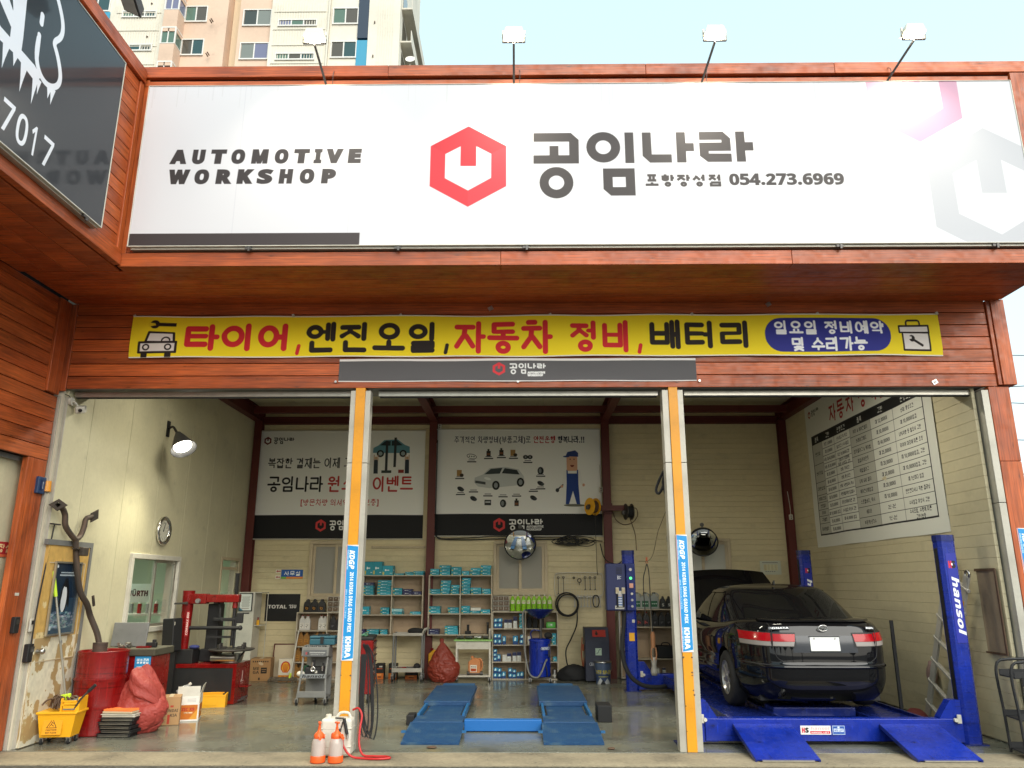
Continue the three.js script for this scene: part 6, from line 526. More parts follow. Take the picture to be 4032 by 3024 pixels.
// blue floor machine and pail
{ const o = thing('flush_machine', 'dark blue fluid machine cabinet with sloping red top panel', 'machine', [1.38, 0, -6.0]); part('body', ex([[-.22, .04], [.22, .04], [.22, .70], [.10, .92], [-.22, .92]], .42, .008).rotateY(-Math.PI / 2).translate(.21, 0, 0), std({ color: RGB(.018, .022, .045), roughness: .45 }), o); part('panel', pb(.24, .13, .002, .04, .83, .172, -.52), std({ map: print(96, 52, c => { rc(c, '#a02a22', 0, 0, 96, 52); el(c, '#1a1414', 30, 28, 10, 12); rc(c, '#1a1414', 26, 8, 8, 12); }), roughness: .4 }), o); part('gauge', pb(.11, .12, .006, .02, .52, .232), std({ map: print(64, 70, c => { rc(c, '#a9bfae', 0, 0, 64, 70); c.strokeStyle = '#26403a'; c.lineWidth = 5; c.beginPath(); c.moveTo(10, 50); c.quadraticCurveTo(30, 50, 34, 26); c.quadraticCurveTo(40, 10, 56, 14); c.stroke(); }), roughness: .3 }), o); part('plate', pb(.36, .06, .003, .03, .31, .231), std({ map: print(160, 28, c => { rc(c, '#15182a', 0, 0, 160, 28); c.strokeStyle = '#c8ccd2'; c.lineWidth = 3; c.beginPath(); c.roundRect(3, 3, 154, 22, 8); c.stroke(); latin(c, 'BRTNO', 14, 22, 20, '#c8ccd2', 60); }), roughness: .4 }), o); part('gun', [bx(.03, .12, .04, -.24, .58, .05, .01), tb([[-.25, .75, .0], [-.27, .5, .02], [-.26, .35, .0], [-.24, .25, -.02], [-.22, .4, -.04]], .01)], std({ color: RGB(.35, .08, .03), roughness: .5 }), o); for (const [x, z] of [[-.17, .17], [.17, .17], [-.17, -.17], [.17, -.17]]) part('foot', cy(.02, .025, .045, x, .022, z, 'y', 10), M.black, o);
  const p = thing('oil_pail', 'steel blue oil pail with yellow lettering before the fluid machine', 'pail', [1.46, 0, -5.68]); const pt = print(256, 160, c => { rc(c, '#52627e', 0, 0, 256, 160); rc(c, '#3a4a70', 0, 90, 256, 50); latin(c, 'ATF SP-III', 34, 84, 40, '#c8b83a', 190, { heavy: 1 }); rc(c, '#a8a860', 70, 100, 110, 8); poly(c, [[40, 160], [90, 112], [130, 150], [170, 116], [220, 160]], '#c8ccd0'); poly(c, [[90, 160], [120, 124], [150, 160]], '#20242a'); }); pt.wrapS = THREE.RepeatWrapping; pt.repeat.set(2, 1); pt.offset.x = .5; part('body', new THREE.CylinderGeometry(.15, .125, .35, 36, 1).translate(0, .175, 0), std({ map: pt, roughness: .35, metalness: .2 }), p); part('lid', la([[.148, .345], [.158, .35], [.158, .37], [.14, .375], [0, .368]]), M.steel, p); part('bail', tb([[-.155, .34, 0], [-.13, .22, .12], [0, .17, .15], [.13, .22, .12], [.155, .34, 0]], .004, 6), M.steel, p); }
// pressure sprayers, jug, red hose
{ const or = std({ color: RGB(.85, .12, .02), roughness: .4 }), cl = phy({ color: RGB(.72, .62, .56), transmission: .35, roughness: .35, thickness: 0 });
  for (const [x, z, l, ry] of [[-2.0, .50, 'orange hand pump sprayer half full, beside the white jug', 1.9], [-1.825, .50, 'orange hand pump sprayer nearly empty, against the white jug', 2.4]]) { const o = thing('pump_sprayer', l, 'sprayer', [x, 0, z], ry, 'pump sprayers'); part('base', la([[0, 0], [.07, 0], [.074, .01], [.074, .055], [.068, .065]], 0, 0, 0, 28), or, o); part('tank', la([[.066, .06], [.068, .08], [.068, .17], [.058, .205], [.042, .225]], 0, 0, 0, 28), cl, o); part('liquid', cy(.061, .061, x < -1.9 ? .07 : .03, 0, x < -1.9 ? .10 : .08, 0, 'y', 24), std({ color: RGB(.75, .52, .5), roughness: .6 }), o); part('collar', la([[.045, .215], [.05, .225], [.05, .25], [.035, .27], [.018, .285], [.014, .30], [.014, .32]], 0, 0, 0, 24), or, o); part('plunger', [cy(.011, .011, .05, 0, .335, 0), bx(.055, .018, .03, 0, .362, 0, .006)], or, o); part('trigger', tb([[.03, .26, 0], [.075, .25, 0], [.08, .19, 0], [.072, .13, 0]], .009, 7), or, o); part('spout', [rod([-.02, .265, 0], [-.10, .235, 0], .009), cy(.014, .014, .02, -.105, .232, 0, 'x', 10)], or, o); part('gauge', cy(.02, .02, .012, -.02, .235, .05, 'z', 16), or, o); }
  const j = thing('white_jug', 'large white plastic jerry can beside the left door post', 'jug', [-1.885, 0, .20]); part('body', [bx(.32, .36, .20, 0, .185, 0, .035)], std({ color: RGB(.74, .73, .69), roughness: .45, map: rep(dirtT, 3, 3) }), j); for (const y of [.10, .27]) part('ridge', bx(.325, .012, .205, 0, y, 0, .006), M.white, j); part('neck', cy(.03, .03, .03, -.10, .378, 0), M.white, j); part('handle', tb([[-.02, .36, 0], [.02, .405, 0], [.10, .405, 0], [.13, .36, 0]], .014, 8), M.white, j);
  const ag = thing('air_gun', 'black air blow gun hooked over the white jug', 'air gun', [-1.80, .37, .31]); part('grip', rod([.0, .0, 0], [.04, -.15, .01], .016), M.black, ag); part('nozzle', [rod([0, .0, 0], [-.09, .005, .0], .009), rod([-.01, -.03, .01], [-.03, -.11, .01], .006), bx(.02, .03, .02, -.035, -.11, .01)], M.darkSteel, ag); part('tip', cy(.012, .009, .03, .045, -.17, .012), M.steel, ag);
  solo('red_air_hose', 'red air hose looping over the floor beside the white jug', 'hose', tb([[-1.76, .42, .10], [-1.70, .44, .12], [-1.655, .38, .14], [-1.66, .25, .18], [-1.65, .10, .22], [-1.60, .02, .26], [-1.48, .012, .28], [-1.35, .012, .30], [-1.31, .012, .36], [-1.40, .012, .40], [-1.58, .012, .38], [-1.70, .03, .37], [-1.78, .12, .37], [-1.80, .2, .36]], .011, 8, false, 10), std({ color: RGB(.50, .02, .02), roughness: .4 })); }
// ---------------------------------------------------------------- scissor lift in the middle bay
{ const o = thing('scissor_lift', 'low blue double platform lift set on the middle bay floor', 'car lift');
  const wornB = std({ map: tex(256, 256, (u, v) => { const a = fbm(u, v, 8, 8, 5), b = fbm(u, v, 60, 60, 2); const w = Math.max(0, a - .5) * 2; return [14 + 56 * w + 22 * b, 56 + 34 * w + 22 * b, 98 + 8 * w + 20 * b]; }), roughness: .5 }); wornB.map.repeat.set(1.2, 1.2);
  const ramp = (x0, x1, z0, z1, y0, y1, t = .02) => { const g = new THREE.BoxGeometry(x1 - x0, t, Math.hypot(z1 - z0, y1 - y0)); uvm(g); return place(g, (x0 + x1) / 2, (y0 + y1) / 2, (z0 + z1) / 2, Math.atan2(y1 - y0, z0 - z1), 0, 0); };
  for (const [x0, x1, s] of [[-1.29, -.69, -1], [.27, .89, 1]]) { const r = part('ramp', ramp(x0 - .02, x1 + .02, -.34, -1.10, .012, .10), wornB, o); part('stop_tab', [bx(.05, .02, .06, x0 - .045, .07, -.72), bx(.05, .02, .06, x1 + .045, .07, -.72)], M.sky, r); const tr = []; for (let i = 0; i < 24; i++) tr.push(ramp(x0 + .005 + i * (x1 - x0 - .02) / 24, x0 + .012 + i * (x1 - x0 - .02) / 24, -.38, -1.06, .026, .106, .004)); part('tread', tr, wornB, r);
    part('front_plate', bb(x0, x1, .06, .115, -1.56, -1.09, .006), wornB, o); part('link_section', [bb(x0 + .07, x1 - .07, .07, .10, -2.40, -1.56)], wornB, o); for (const q of [x0 + .005, x1 - .035]) part('side_bar', bb(q, q + .03, .07, .14, -2.40, -1.5), M.sky, o); part('platform', bb(x0 - .02, x1 + .01, .10, .165, -4.02, -2.38, .008), wornB, o); part('rear_flap', bb(x0 + .04, x1 - .05, .07, .13, -4.58, -4.03, .006), M.sky, o); part('base_frame', bb(x0 + .06, x1 - .06, .0, .095, -4.3, -1.2), M.darkSteel, o); }
  part('cross_beam', [bb(-.67, .25, .01, .135, -1.20, -1.08, .008)], std({ color: RGB(.01, .13, .42), roughness: .4 }), o); part('power_pack', bb(.98, 1.16, 0, .20, -2.1, -1.75, .01), M.black, o); part('cylinder_cover', bb(-1.42, -1.32, 0, .12, -1.75, -1.5, .01), M.black, o); solo('oil_stain_cap', 'small dark scrap lying on the floor before the scissor lift', 'scrap', sph(.035, -.95, .012, -.16, 1.6, .35, .8), M.brown, 'floor scraps'); solo('oil_stain_cap', 'second dark scrap on the floor near the right ramp', 'scrap', sph(.03, .96, .012, -.12, 1.4, .4, .8), M.brown, 'floor scraps'); }
// ---------------------------------------------------------------- four post lift
{ const o = thing('four_post_lift', 'blue four post car lift with ramps under the black car', 'car lift');
  const oct = (w, d, h, c) => ex([[-w / 2 + c, -d / 2], [w / 2 - c, -d / 2], [w / 2, -d / 2 + c], [w / 2, d / 2 - c], [w / 2 - c, d / 2], [-w / 2 + c, d / 2], [-w / 2, d / 2 - c], [-w / 2, -d / 2 + c]], h).rotateX(-Math.PI / 2);
  const ht = print(96, 512, c => { rc(c, '#1d2b9c', 0, 0, 96, 512); c.save(); c.translate(30, 120); c.rotate(Math.PI / 2); latin(c, 'hansol', 10, 0, 84, '#f0f0f2', 330, { skew: -.25, heavy: 3 }); c.restore(); latin(c, 'H', 14, 84, 52, '#d8283c', 36, { heavy: 6 }); latin(c, 'S', 46, 84, 52, '#101018', 36, { heavy: 6 }); el(c, '#f0f0f2', 50, 64, 8, 8); });
  for (const [x, z, s] of [[1.835, -.45, 1], [4.94, -.45, -1], [1.835, -4.68, 1], [4.83, -4.68, -1]]) { const p = part('post', oct(.20, .17, 2.18, .035).translate(x, 0, z), M.blue, o); part('cap', oct(.21, .18, .07, .04).translate(x, 2.18, z), M.navy, p); part('foot', bx(.26, .015, .24, x, .008, z), M.navy, p); part('slot', bx(.004, 1.9, .07, x + s * .1015, 1.15, z), M.black, p); if (s < 0) part('lettering', pb(.115, .98, .003, x + .015, 1.55, z + .0865), std({ map: ht, roughness: .38 }), p); }
  for (const [z, zz] of [[-.36, -.50], [-4.62, -4.76]]) { const b = part('cross_beam', bb(2.02, 4.74, .04, .27, zz, z, .008), M.blue, o); part('cheek', ex([[1.93, .03], [2.16, .03], [2.16, .28], [2.04, .46], [1.93, .46]], .12).translate(0, 0, zz), M.blue, b); part('cheek', ex([[4.60, .03], [4.84, .03], [4.84, .46], [4.73, .46], [4.60, .28]], .12).translate(0, 0, zz), M.blue, b); part('latch_plate', [bx(.045, .09, .02, 1.985, .27, z + .012, .004), cy(.02, .02, .03, 2.02, .26, z + .015, 'z', 12), bx(.045, .09, .02, 4.79, .27, z + .012, .004), cy(.02, .02, .03, 4.75, .26, z + .015, 'z', 12)], M.white, b); if (z > -1) { part('plate', pb(.33, .09, .003, 3.22, .155, z + .0025), std({ map: print(224, 60, c => { rc(c, '#e6e4e0', 0, 0, 224, 60); latin(c, 'H', 8, 46, 42, '#c8283a', 26, { heavy: 4 }); latin(c, 'S', 34, 46, 42, '#101014', 26, { heavy: 4 }); latin(c, 'hansol', 72, 28, 28, '#d8b0b0', 142, { skew: -.2 }); rc(c, '#c8283a', 70, 36, 148, 18); latin(c, 'HANSOL LIFT', 78, 51, 15, '#f2e8e6', 132); }), roughness: .4 }), b); part('plate', pb(.135, .09, .003, 3.47, .155, z + .0025), std({ map: print(96, 60, c => { rc(c, '#b8c8de', 0, 0, 96, 60); rc(c, '#2a56a8', 4, 4, 88, 52); rc(c, '#d6e0ee', 40, 6, 16, 12); rc(c, '#d6e0ee', 10, 20, 76, 22); latin(c, 'WIX LIFT', 14, 39, 20, '#1a3f8c', 68); }), roughness: .4 }), b); } }
  for (const [x0, x1] of [[2.335, 2.95], [3.93, 4.545]]) { const r = part('runway', bb(x0, x1, .12, .215, -4.9, -.37, .006), M.navy, o); part('side_rail', [bb(x0 + .002, x0 + .03, .215, .25, -4.9, -.6), bb(x1 - .03, x1 - .002, .215, .25, -4.9, -.6)], M.navy, r); const L = Math.hypot(.80, .20), g = uvm(new THREE.BoxGeometry(x1 - x0 + .02, .014, L)); const rp = part('ramp', place(g, (x0 + x1) / 2, .115, .025, Math.atan2(.20, .80)), M.blue, o); for (const q of [x0 - .005, x1 + .005]) part('edge', place(new THREE.BoxGeometry(.02, .035, L), q, .10, .025, Math.atan2(.20, .80)), M.navy, rp); part('tip', [bx(x1 - x0 - .1, .012, .03, (x0 + x1) / 2, .008, .43)], M.alu, rp); }
  part('jack_bridge', [bb(2.96, 3.92, .20, .30, -1.30, -.95, .01), bb(3.15, 3.7, .13, .20, -1.0, -.75, .01)], M.navy, o); part('bolt', [cy(.02, .02, .04, 3.65, .19, -.74, 'z', 10)], M.white, o);
  // control cabinet on the front left post
  const c = part('control_cabinet', [bx(.33, .76, .22, 1.585, 1.65, -4.50, .025)], std({ color: RGB(.018, .026, .11), roughness: .4 }), o); for (let i = 0; i < 5; i++) part('vent_slot', bx(.10, .008, .004, 1.64, 1.955 - i * .022, -4.388), M.black, c); part('mark', pb(.075, .085, .002, 1.645, 1.80, -4.3885), std({ map: print(64, 72, k => { rc(k, '#232c5e', 0, 0, 64, 72); k.strokeStyle = '#dde2ea'; k.lineWidth = 7; k.beginPath(); k.moveTo(8, 8); k.lineTo(8, 64); k.moveTo(30, 10); k.lineTo(12, 36); k.lineTo(30, 62); k.stroke(); k.beginPath(); k.arc(46, 36, 15, .9, 5.4); k.stroke(); }), roughness: .4 }), c); part('notice', pb(.085, .24, .002, 1.645, 1.47, -4.3885), std({ map: print(48, 128, k => { rc(k, '#8fa4c8', 0, 0, 48, 128); rc(k, '#e0dcd0', 4, 4, 40, 30); rc(k, '#d8c8c0', 4, 38, 40, 12); for (let i = 0; i < 7; i++) rc(k, i % 2 ? '#e4e6ea' : '#5a74b0', 4, 54 + i * 10, 40, 7); }), roughness: .4 }), c); part('rating_plate', pb(.15, .055, .003, 1.635, 1.325, -4.388), std({ map: print(96, 36, k => { rc(k, '#c9c8be', 0, 0, 96, 36); latin(k, '4000KG', 8, 27, 24, '#1c1c20', 80); }), roughness: .4 }), c);
  const cp = part('control_panel', bx(.155, .76, .14, 1.84, 1.65, -4.52, .012), M.navy, o); part('button', cy(.022, .022, .02, 1.84, 1.79, -4.443, 'z', 18), std({ color: RGB(.02, .3, .06), emissive: RGB(.1, 1, .25), emissiveIntensity: 1.2 }), cp); part('stop_switch', [bx(.065, .075, .02, 1.845, 1.67, -4.443, .004)], std({ color: RGB(.75, .38, .28), roughness: .4 }), cp); for (const y of [1.54, 1.44, 1.34]) part('knob', cy(.02, .02, .025, 1.85, y, -4.44, 'z', 16), y > 1.5 ? M.white : M.steel, cp); part('key', [cy(.025, .025, .02, 1.84, 1.93, -4.443, 'z', 16)], M.steel, cp); part('sticker', [bx(.045, .05, .002, 1.88, 1.10, -4.592)], M.white, o); part('warning_plate', bx(.09, .13, .003, 1.845, .85, -4.592), M.yellow, o);
  part('hydraulic_hose', tb([[1.72, 1.26, -4.5], [1.70, 1.0, -4.5], [1.66, .7, -4.45], [1.68, .45, -4.4], [1.78, .25, -4.38], [1.95, .13, -4.40], [2.2, .09, -4.45], [2.36, .10, -4.5]], .035, 10), M.rubber, o); part('gauge', cy(.015, .015, .6, 1.64, .95, -4.55), M.steel, o);
  for (const [x, l] of [[1.60, 'hung left on the lift control cabinet'], [1.70, 'hung right on the lift control cabinet']]) { const w = thing('work_light', 'small inspection light with pale square head ' + l, 'inspection light', [x, 1.30, -4.365], 0, 'inspection lights'); part('head', bx(.055, .10, .03, 0, .29, 0, .006), M.white, w); part('grip', cy(.014, .014, .2, 0, .13, 0, 'y', 10), M.rubber, w); part('lens', bx(.04, .07, .004, 0, .292, .017), M.cream, w); }
  const hl = thing('pendant_lamp', 'orange brown inspection lamp hanging on a black cord beside the lift post', 'lamp', [2.11, 0, -4.42]); part('cord', [tb([[.0, 2.02, 0], [-.02, 1.94, .0], [-.06, 1.8, 0], [-.06, 1.2, .02]], .008), tb([[.01, 2.02, 0], [.03, 1.9, 0], [.04, 1.4, 0], [.05, .92, 0]], .008)], M.wire, hl); part('body', [cy(.035, .04, .22, .05, .80, 0, 'y', 16), tb([[.02, .70, .02], [.01, .56, .03], [.05, .47, .03], [.09, .56, .03], [.085, .70, .02]], .012, 8), cy(.025, .03, .05, .05, .915, 0)], std({ color: RGB(.36, .17, .08), roughness: .4 }), hl); part('bag', [la([[.035, .55], [.05, .5], [.035, .42], [.06, .33], [.045, .27], [0, .28]], .05, 0, 0, 14)], phy({ color: RGB(.6, .58, .52), transmission: .5, roughness: .3, thickness: 0 }), hl); part('hook', [tor(.018, .005, .005, 2.05, 0), bx(.03, .06, .01, .005, 2.1, 0)], std({ color: RGB(.45, .10, .03), roughness: .5 }), hl);
  solo('guy_string', 'thin string running from the lift post up to the right door post', 'string', tb([[2.0, 2.07, -4.5], [2.11, 2.06, -4.42], [1.95, 2.45, -2.2], [1.79, 2.75, -.2]], .004, 4), M.brown); }
// hose hung behind the right door post
solo('hose_coil', 'black hose coil hung behind the right door post', 'hose', mg(tb([[1.70, 3.0, -.2], [1.63, 2.86, -.3], [1.60, 2.76, -.32], [1.62, 2.72, -.3], [1.67, 2.80, -.24], [1.70, 2.95, -.2]], .016, 8, true), tb([[1.70, 2.98, -.18], [1.665, 2.86, -.22], [1.69, 2.7, -.22], [1.70, 2.66, -.18]], .012), bx(.05, .05, .05, 1.70, 2.68, -.18)), M.rubber);
solo('black_rod', 'black square rod standing on the floor beyond the right tail light', 'rod', mg(bb(4.60, 4.64, 0, 1.26, -1.32, -1.29, .004), bb(4.58, 4.66, 0, .02, -1.35, -1.26)), M.black);
solo('cable_trunking', 'cream cable trunking on the wall above the left open shelf', 'trunking', mg(bb(-2.88, -1.86, 2.37, 2.41, -6.5, -6.47, .004), bb(-2.9, -2.87, 2.365, 2.415, -6.5, -6.465)), M.cream);
// ladder, cart, wall patch at the right wall
{ const o = thing('step_ladder', 'grey aluminium ladder leaning along the right wall behind the blue post', 'ladder', [5.19, 0, -1.66]); o.rotation.x = .48; for (const z of [-.2, .2]) part('rail', bx(.03, 2.12, .095, 0, 1.06, z, .004), M.ladder, o); for (let i = 0; i < 7; i++) part('rung', [bx(.05, .03, .50, .0, .16 + i * .3, 0, .006), cy(.022, .022, .02, .0, .16 + i * .3, .26, 'z', 10), cy(.022, .022, .02, 0, .16 + i * .3, -.26, 'z', 10)], M.ladder, o); part('label', bx(.003, .06, .078, -.0155, 1.78, .2), M.yellow, o); part('top_hook', tor(.04, .014, 0, 2.14, .2, 0, Math.PI / 2), M.steel, o);
  const a = thing('tool_trolley', 'black tubular tool trolley with white lettering by the wooden pier', 'trolley', [5.40, 0, .26], -.12); for (const z of [-.16, .16]) part('frame', tb([[-.36, .02, z], [-.37, .4, z], [-.385, .84, z], [-.35, .91, z], [-.28, .925, z], [.28, .925, z], [.35, .91, z], [.385, .84, z], [.37, .4, z], [.36, .02, z]], .015, 8), M.black, a); for (const y of [.80, .40, .09]) part('tray', [bx(.72, .012, .32, 0, y - .03, 0), bx(.72, .06, .01, 0, y, .16), bx(.72, .06, .01, 0, y, -.16)], M.black, a); part('name_plate', pb(.40, .085, .004, -.1, .735, .168), std({ map: print(160, 36, c => { rc(c, '#0d0d0e', 0, 0, 160, 36); latin(c, 'ATLAS', 10, 29, 28, '#d2d0c8', 90, { heavy: 1 }); }), roughness: .4 }), a); const rl = thing('hose_ring', 'thin black hose ring hung inside the tool trolley', 'hose', [5.24, .56, .36]); part('ring', tor(.075, .008), M.rubber, rl); part('grip', bx(.09, .02, .02, -.03, -.09, .01, .005), M.redP, rl);
  const w = thing('wall_board', 'stained plywood patch board fixed on the right wall', 'board'); part('board', bb(5.312, 5.328, .95, 1.86, -.52, -.16), std({ color: RGB(.34, .26, .18), roughness: .8, map: rep(dirtT, 2, 2) }), w); part('batten', [bb(5.30, 5.312, 1.84, 1.87, -.54, -.14), bb(5.30, 5.312, .94, .96, -.54, -.14), bb(5.30, 5.312, .96, 1.84, -.17, -.14)], M.brown, w);
  solo('red_rag', 'pink red rag dropped on the floor beyond the black car', 'rag', (() => { const g = new THREE.SphereGeometry(.2, 30, 20), p = g.attributes.position; for (let i = 0; i < p.count; i++) { const x = p.getX(i), y = p.getY(i), z = p.getZ(i), n = .7 + .7 * fbm(x + 1, z + y + 1, 5, 5, 3); p.setXYZ(i, x * n, Math.max(-.0, y * 1.1 * n), z * n); } g.computeVertexNormals(); return g.scale(.75, .6, .75).translate(5.05, .003, -1.9); })(), std({ color: RGB(.13, .022, .018), roughness: .85 })); const tr = solo('wheel_arch_cover', 'crumpled pale cloth hanging at the right wall beyond the car', 'cloth', (() => { const g = new THREE.SphereGeometry(.17, 30, 20), p = g.attributes.position; for (let i = 0; i < p.count; i++) { const x = p.getX(i), y = p.getY(i), z = p.getZ(i), n = .7 + .6 * fbm(x + 2, z + y + 1, 6, 6, 3); p.setXYZ(i, x * .3 * n, y * .9 * n, z * .5 * n); } g.computeVertexNormals(); return g.translate(5.26, .58, -1.75); })(), std({ color: RGB(.26, .17, .15), roughness: .8 })); }
// ---------------------------------------------------------------- floodlights over the big sign
{
  const lampM = std({ color: RGB(.78, .74, .62), roughness: .5 }), glow = std({ color: 0x333333, emissive: RGB(1, .9, .62), emissiveIntensity: 14 });
  [[-2.184, -2.22, 'beside the apartment windows'], [-.057, -.055, 'above the red hexagon'], [2.059, 2.12, 'above the telephone number'], [4.137, 4.26, 'nearest the pink logo']].forEach(([bxx, tx, l]) => {
    const o = thing('sign_floodlight', 'lit floodlight on a thin arm over the white sign, ' + l, 'floodlight', [bxx, 7.16, 1.16], 0, 'floodlights over the white sign');
    const dx = tx - bxx, top = [dx, .21, .47]; part('arm', [rod([0, 0, 0], top, .013, 10), tb([[.06, .0, 0], [.07, .17, .04], [.055, .29, -.1]], .004, 5)], M.darkSteel, o);
    const h = new THREE.Group(); h.name = 'lamp_head'; h.position.set(...top); h.rotation.x = -.02; h.scale.setScalar(.82); o.add(h);
    part('housing', [ex([[-.13, .10], [.13, .10], [.10, .19], [-.10, .19]], .15, .008).translate(0, 0, -.075), bx(.10, .05, .06, 0, .215, 0, .01), bx(.27, .015, .17, 0, .096, 0, .004), bx(.02, .11, .03, -.145, .13, 0), bx(.02, .11, .03, .145, .13, 0)], lampM, h);
    part('bracket', [bx(.29, .012, .03, 0, .012, -.0), bx(.012, .12, .03, -.148, .07, 0), bx(.012, .12, .03, .148, .07, 0)], M.darkSteel, h); part('glass', bx(.255, .012, .155, 0, .081, 0), glow, h);
    const s = new THREE.SpotLight(RGB(1, .9, .72), 11, 6, .95, .9, 2); s.position.set(tx, 7.43, 1.68); s.target.position.set(tx, 6.45, 1.2); s.castShadow = true; s.shadow.radius = 4; scene.add(s, s.target); s.name = 'floodlight_beam'; });
  const o = thing('annex_floodlight', 'dark unlit floodlight on an arm above the slate annex sign', 'floodlight', [-4.2, 7.08, 2.66]);
  part('arm', rod([0, 0, 0], [.42, .06, -.06], .016), M.darkSteel, o); part('housing', [bx(.16, .09, .30, .5, .03, -.05, .015, 0, .25, -.35), bx(.17, .015, .31, .485, -.012, -.05, .004, 0, .25, -.35)], M.darkSteel, o); part('fins', [0, 1, 2, 3, 4].map(i => bx(.012, .04, .26, .44 + i * .03, .095 - i * .011, -.05, 0, 0, .25, -.35)), M.grey, o); part('glass', bx(.13, .006, .26, .478, -.022, -.05, 0, 0, .25, -.35), M.white, o);
}
// ---------------------------------------------------------------- apartment block behind
{
  const ap = thing('apartment_building', 'tall white and pink apartment block with sliding windows and a blue stripe', 'building', [0, 0, 0]);
  const wh = std({ color: RGB(.88, .85, .78), roughness: .85, map: rep(dirtT, .12, .12) }), pk = std({ color: RGB(.82, .62, .51), roughness: .85, map: rep(dirtT, .12, .12) }), bg = std({ color: RGB(.74, .60, .42), roughness: .85 }), bl = std({ color: RGB(.05, .30, .46), roughness: .7 }), nv = std({ color: RGB(.025, .045, .075), roughness: .7 }), fr = std({ color: RGB(.72, .70, .66), roughness: .5 }), dk = [RGB(.05, .06, .055), RGB(.03, .075, .08), RGB(.09, .08, .065), RGB(.10, .17, .13), RGB(.17, .18, .28), RGB(.2, .22, .2)].map(c => phy({ color: c, roughness: .15 }));
  const Y1 = 62, Z = -45;
  const wall = (a, b, z, m, ribs) => { const w = part('wall', bb(a, b, 0, Y1, Z - 10, z), m, ap); if (ribs) { const r = []; for (let x = a + .35; x < b - .3; x += .22) r.push(bb(x, x + .05, 30, Y1, z, z + .03)); part('ribs', r, m, w); for (let y = 43.0; y < 52; y += 3.28) { for (const q of [0, 1.75]) part('ledge', bb(a + .25, b - .25, y + q, y + q + .06, z + .03, z + .06), m, w); } } return w; };
  wall(-37.5, -34.05, Z - .2, wh); wall(-34, -29.75, Z, wh, 1); wall(-29.7, -24.62, Z - .5, pk); wall(-24.6, -23.55, Z - 1.6, bg); wall(-23.5, -20.72, Z - .3, pk); wall(-20.7, -15.85, Z, wh, 1); wall(-15.8, -13.42, Z - .15, wh); wall(-12.52, -9.9, Z, wh); const rb = []; for (let x = -11.7; x < -10.4; x += .2) rb.push(bb(x, x + .05, 30, Y1, Z, Z + .03)); part('ribs', rb, wh, ap);
  for (let i = 0; i < 4; i++) part('stripe_panel', bb(-13.42, -12.52, 38.7 + (i - 1) * 3.4 * 2 + (i % 2 ? 0 : .0), 45.38 + (i - 1) * 6.8 - (i % 2 ? .1 : .1), Z - 10, Z - .05), [nv, bl, nv, bl][i], ap);
  part('core', bb(-37, -10.4, 0, Y1 - .5, Z - 14, Z - 10.01), wh, ap);
  const win = (x0, x1, y0, y1, z, n = 2, k = 0) => { const w = part('window', [bb(x0 - .09, x1 + .09, y0 - .12, y0, z - .1, z + .1), bb(x0 - .09, x1 + .09, y1, y1 + .09, z - .1, z + .08), bb(x0 - .09, x0, y0, y1, z - .1, z + .08), bb(x1, x1 + .09, y0, y1, z - .1, z + .08)], fr, ap); const d = (x1 - x0) / n; for (let i = 0; i < n; i++) { part('pane', bb(x0 + d * i + .03, x0 + d * (i + 1) - .03, y0 + .03, y1 - .03, z - .05, z + .012 + .02 * (i % 2)), dk[(k + i * 5) % 6], w); if (i) part('mullion', bb(x0 + d * i - .05, x0 + d * i + .05, y0, y1, z - .05, z + .06), fr, w); } return w; };
  for (let f = -1; f < 3; f++) { const y = f * 3.28; win(-33.2, -30.45, 44.42 + y, 44.88 + y, Z + .01, 3, f + 2); win(-28.15, -26.4, 44.35 + y, 45.75 + y, Z - .49, 2, f + 2); win(-23.1, -20.85, 43.75 + y, 45.2 + y, Z - .29, 2, f + 5); win(-20, -16.9, 43.45 + y, 43.92 + y, Z + .01, 3, f + 3); win(-15.5, -13.5, 43.72 + y, 45.15 + y, Z - .14, 2, f + 2); win(-36.6, -34.6, 45.2 + y, 46.9 + y, Z - .19, 2, f + 1); part('spandrel', bb(-36.9, -34.4, 43.6 + y, 45.0 + y, Z - .15, Z - .1), bl, ap);
    const b = part('bay', bb(-29.4, -28.2, 42.4 + y, 44.5 + y, Z - .5, Z + .7), pk, ap); part('bay_frame', [bb(-29.42, -28.18, 44.5 + y, 44.58 + y, Z - .5, Z + .72), bb(-29.42, -28.18, 46.0 + y, 46.12 + y, Z - .5, Z + .72), bb(-29.42, -29.32, 44.58 + y, 46 + y, Z + .6, Z + .72), bb(-28.28, -28.18, 44.58 + y, 46 + y, Z + .6, Z + .72), bb(-28.86, -28.78, 44.58 + y, 46 + y, Z + .62, Z + .7)], fr, b); part('pane', bb(-29.35, -28.25, 44.58 + y, 46 + y, Z - .45, Z + .63), dk[(f + 3) % 6], b);
    for (const [x, yy] of [[-25.8, 44.0], [-12.0, 47.0], [-12.0, 43.6], [-25.7, 47.4]]) part('vent_pipe', cy(.05, .05, .4, x, yy + y, Z - .1, 'z', 8), M.brown, ap); part('dot_vent', cy(.07, .07, .1, -30.9, 45.7 + y, Z + .04, 'z', 8), M.brown, ap);
    part('balcony', [bb(-9.9, -9.0, 42.2 + y, 42.35 + y, Z - 9, Z - .6), bb(-9.05, -9.0, 42.35 + y, 43.35 + y, Z - 9, Z - .6)], wh, ap); for (let q = 0; q < 3; q++) part('side_window', bb(-9.91, -9.88, 42.5 + y, 45 + y, Z - 8.4 + q * 2.6, Z - 6.4 + q * 2.6), dk[q], ap); }
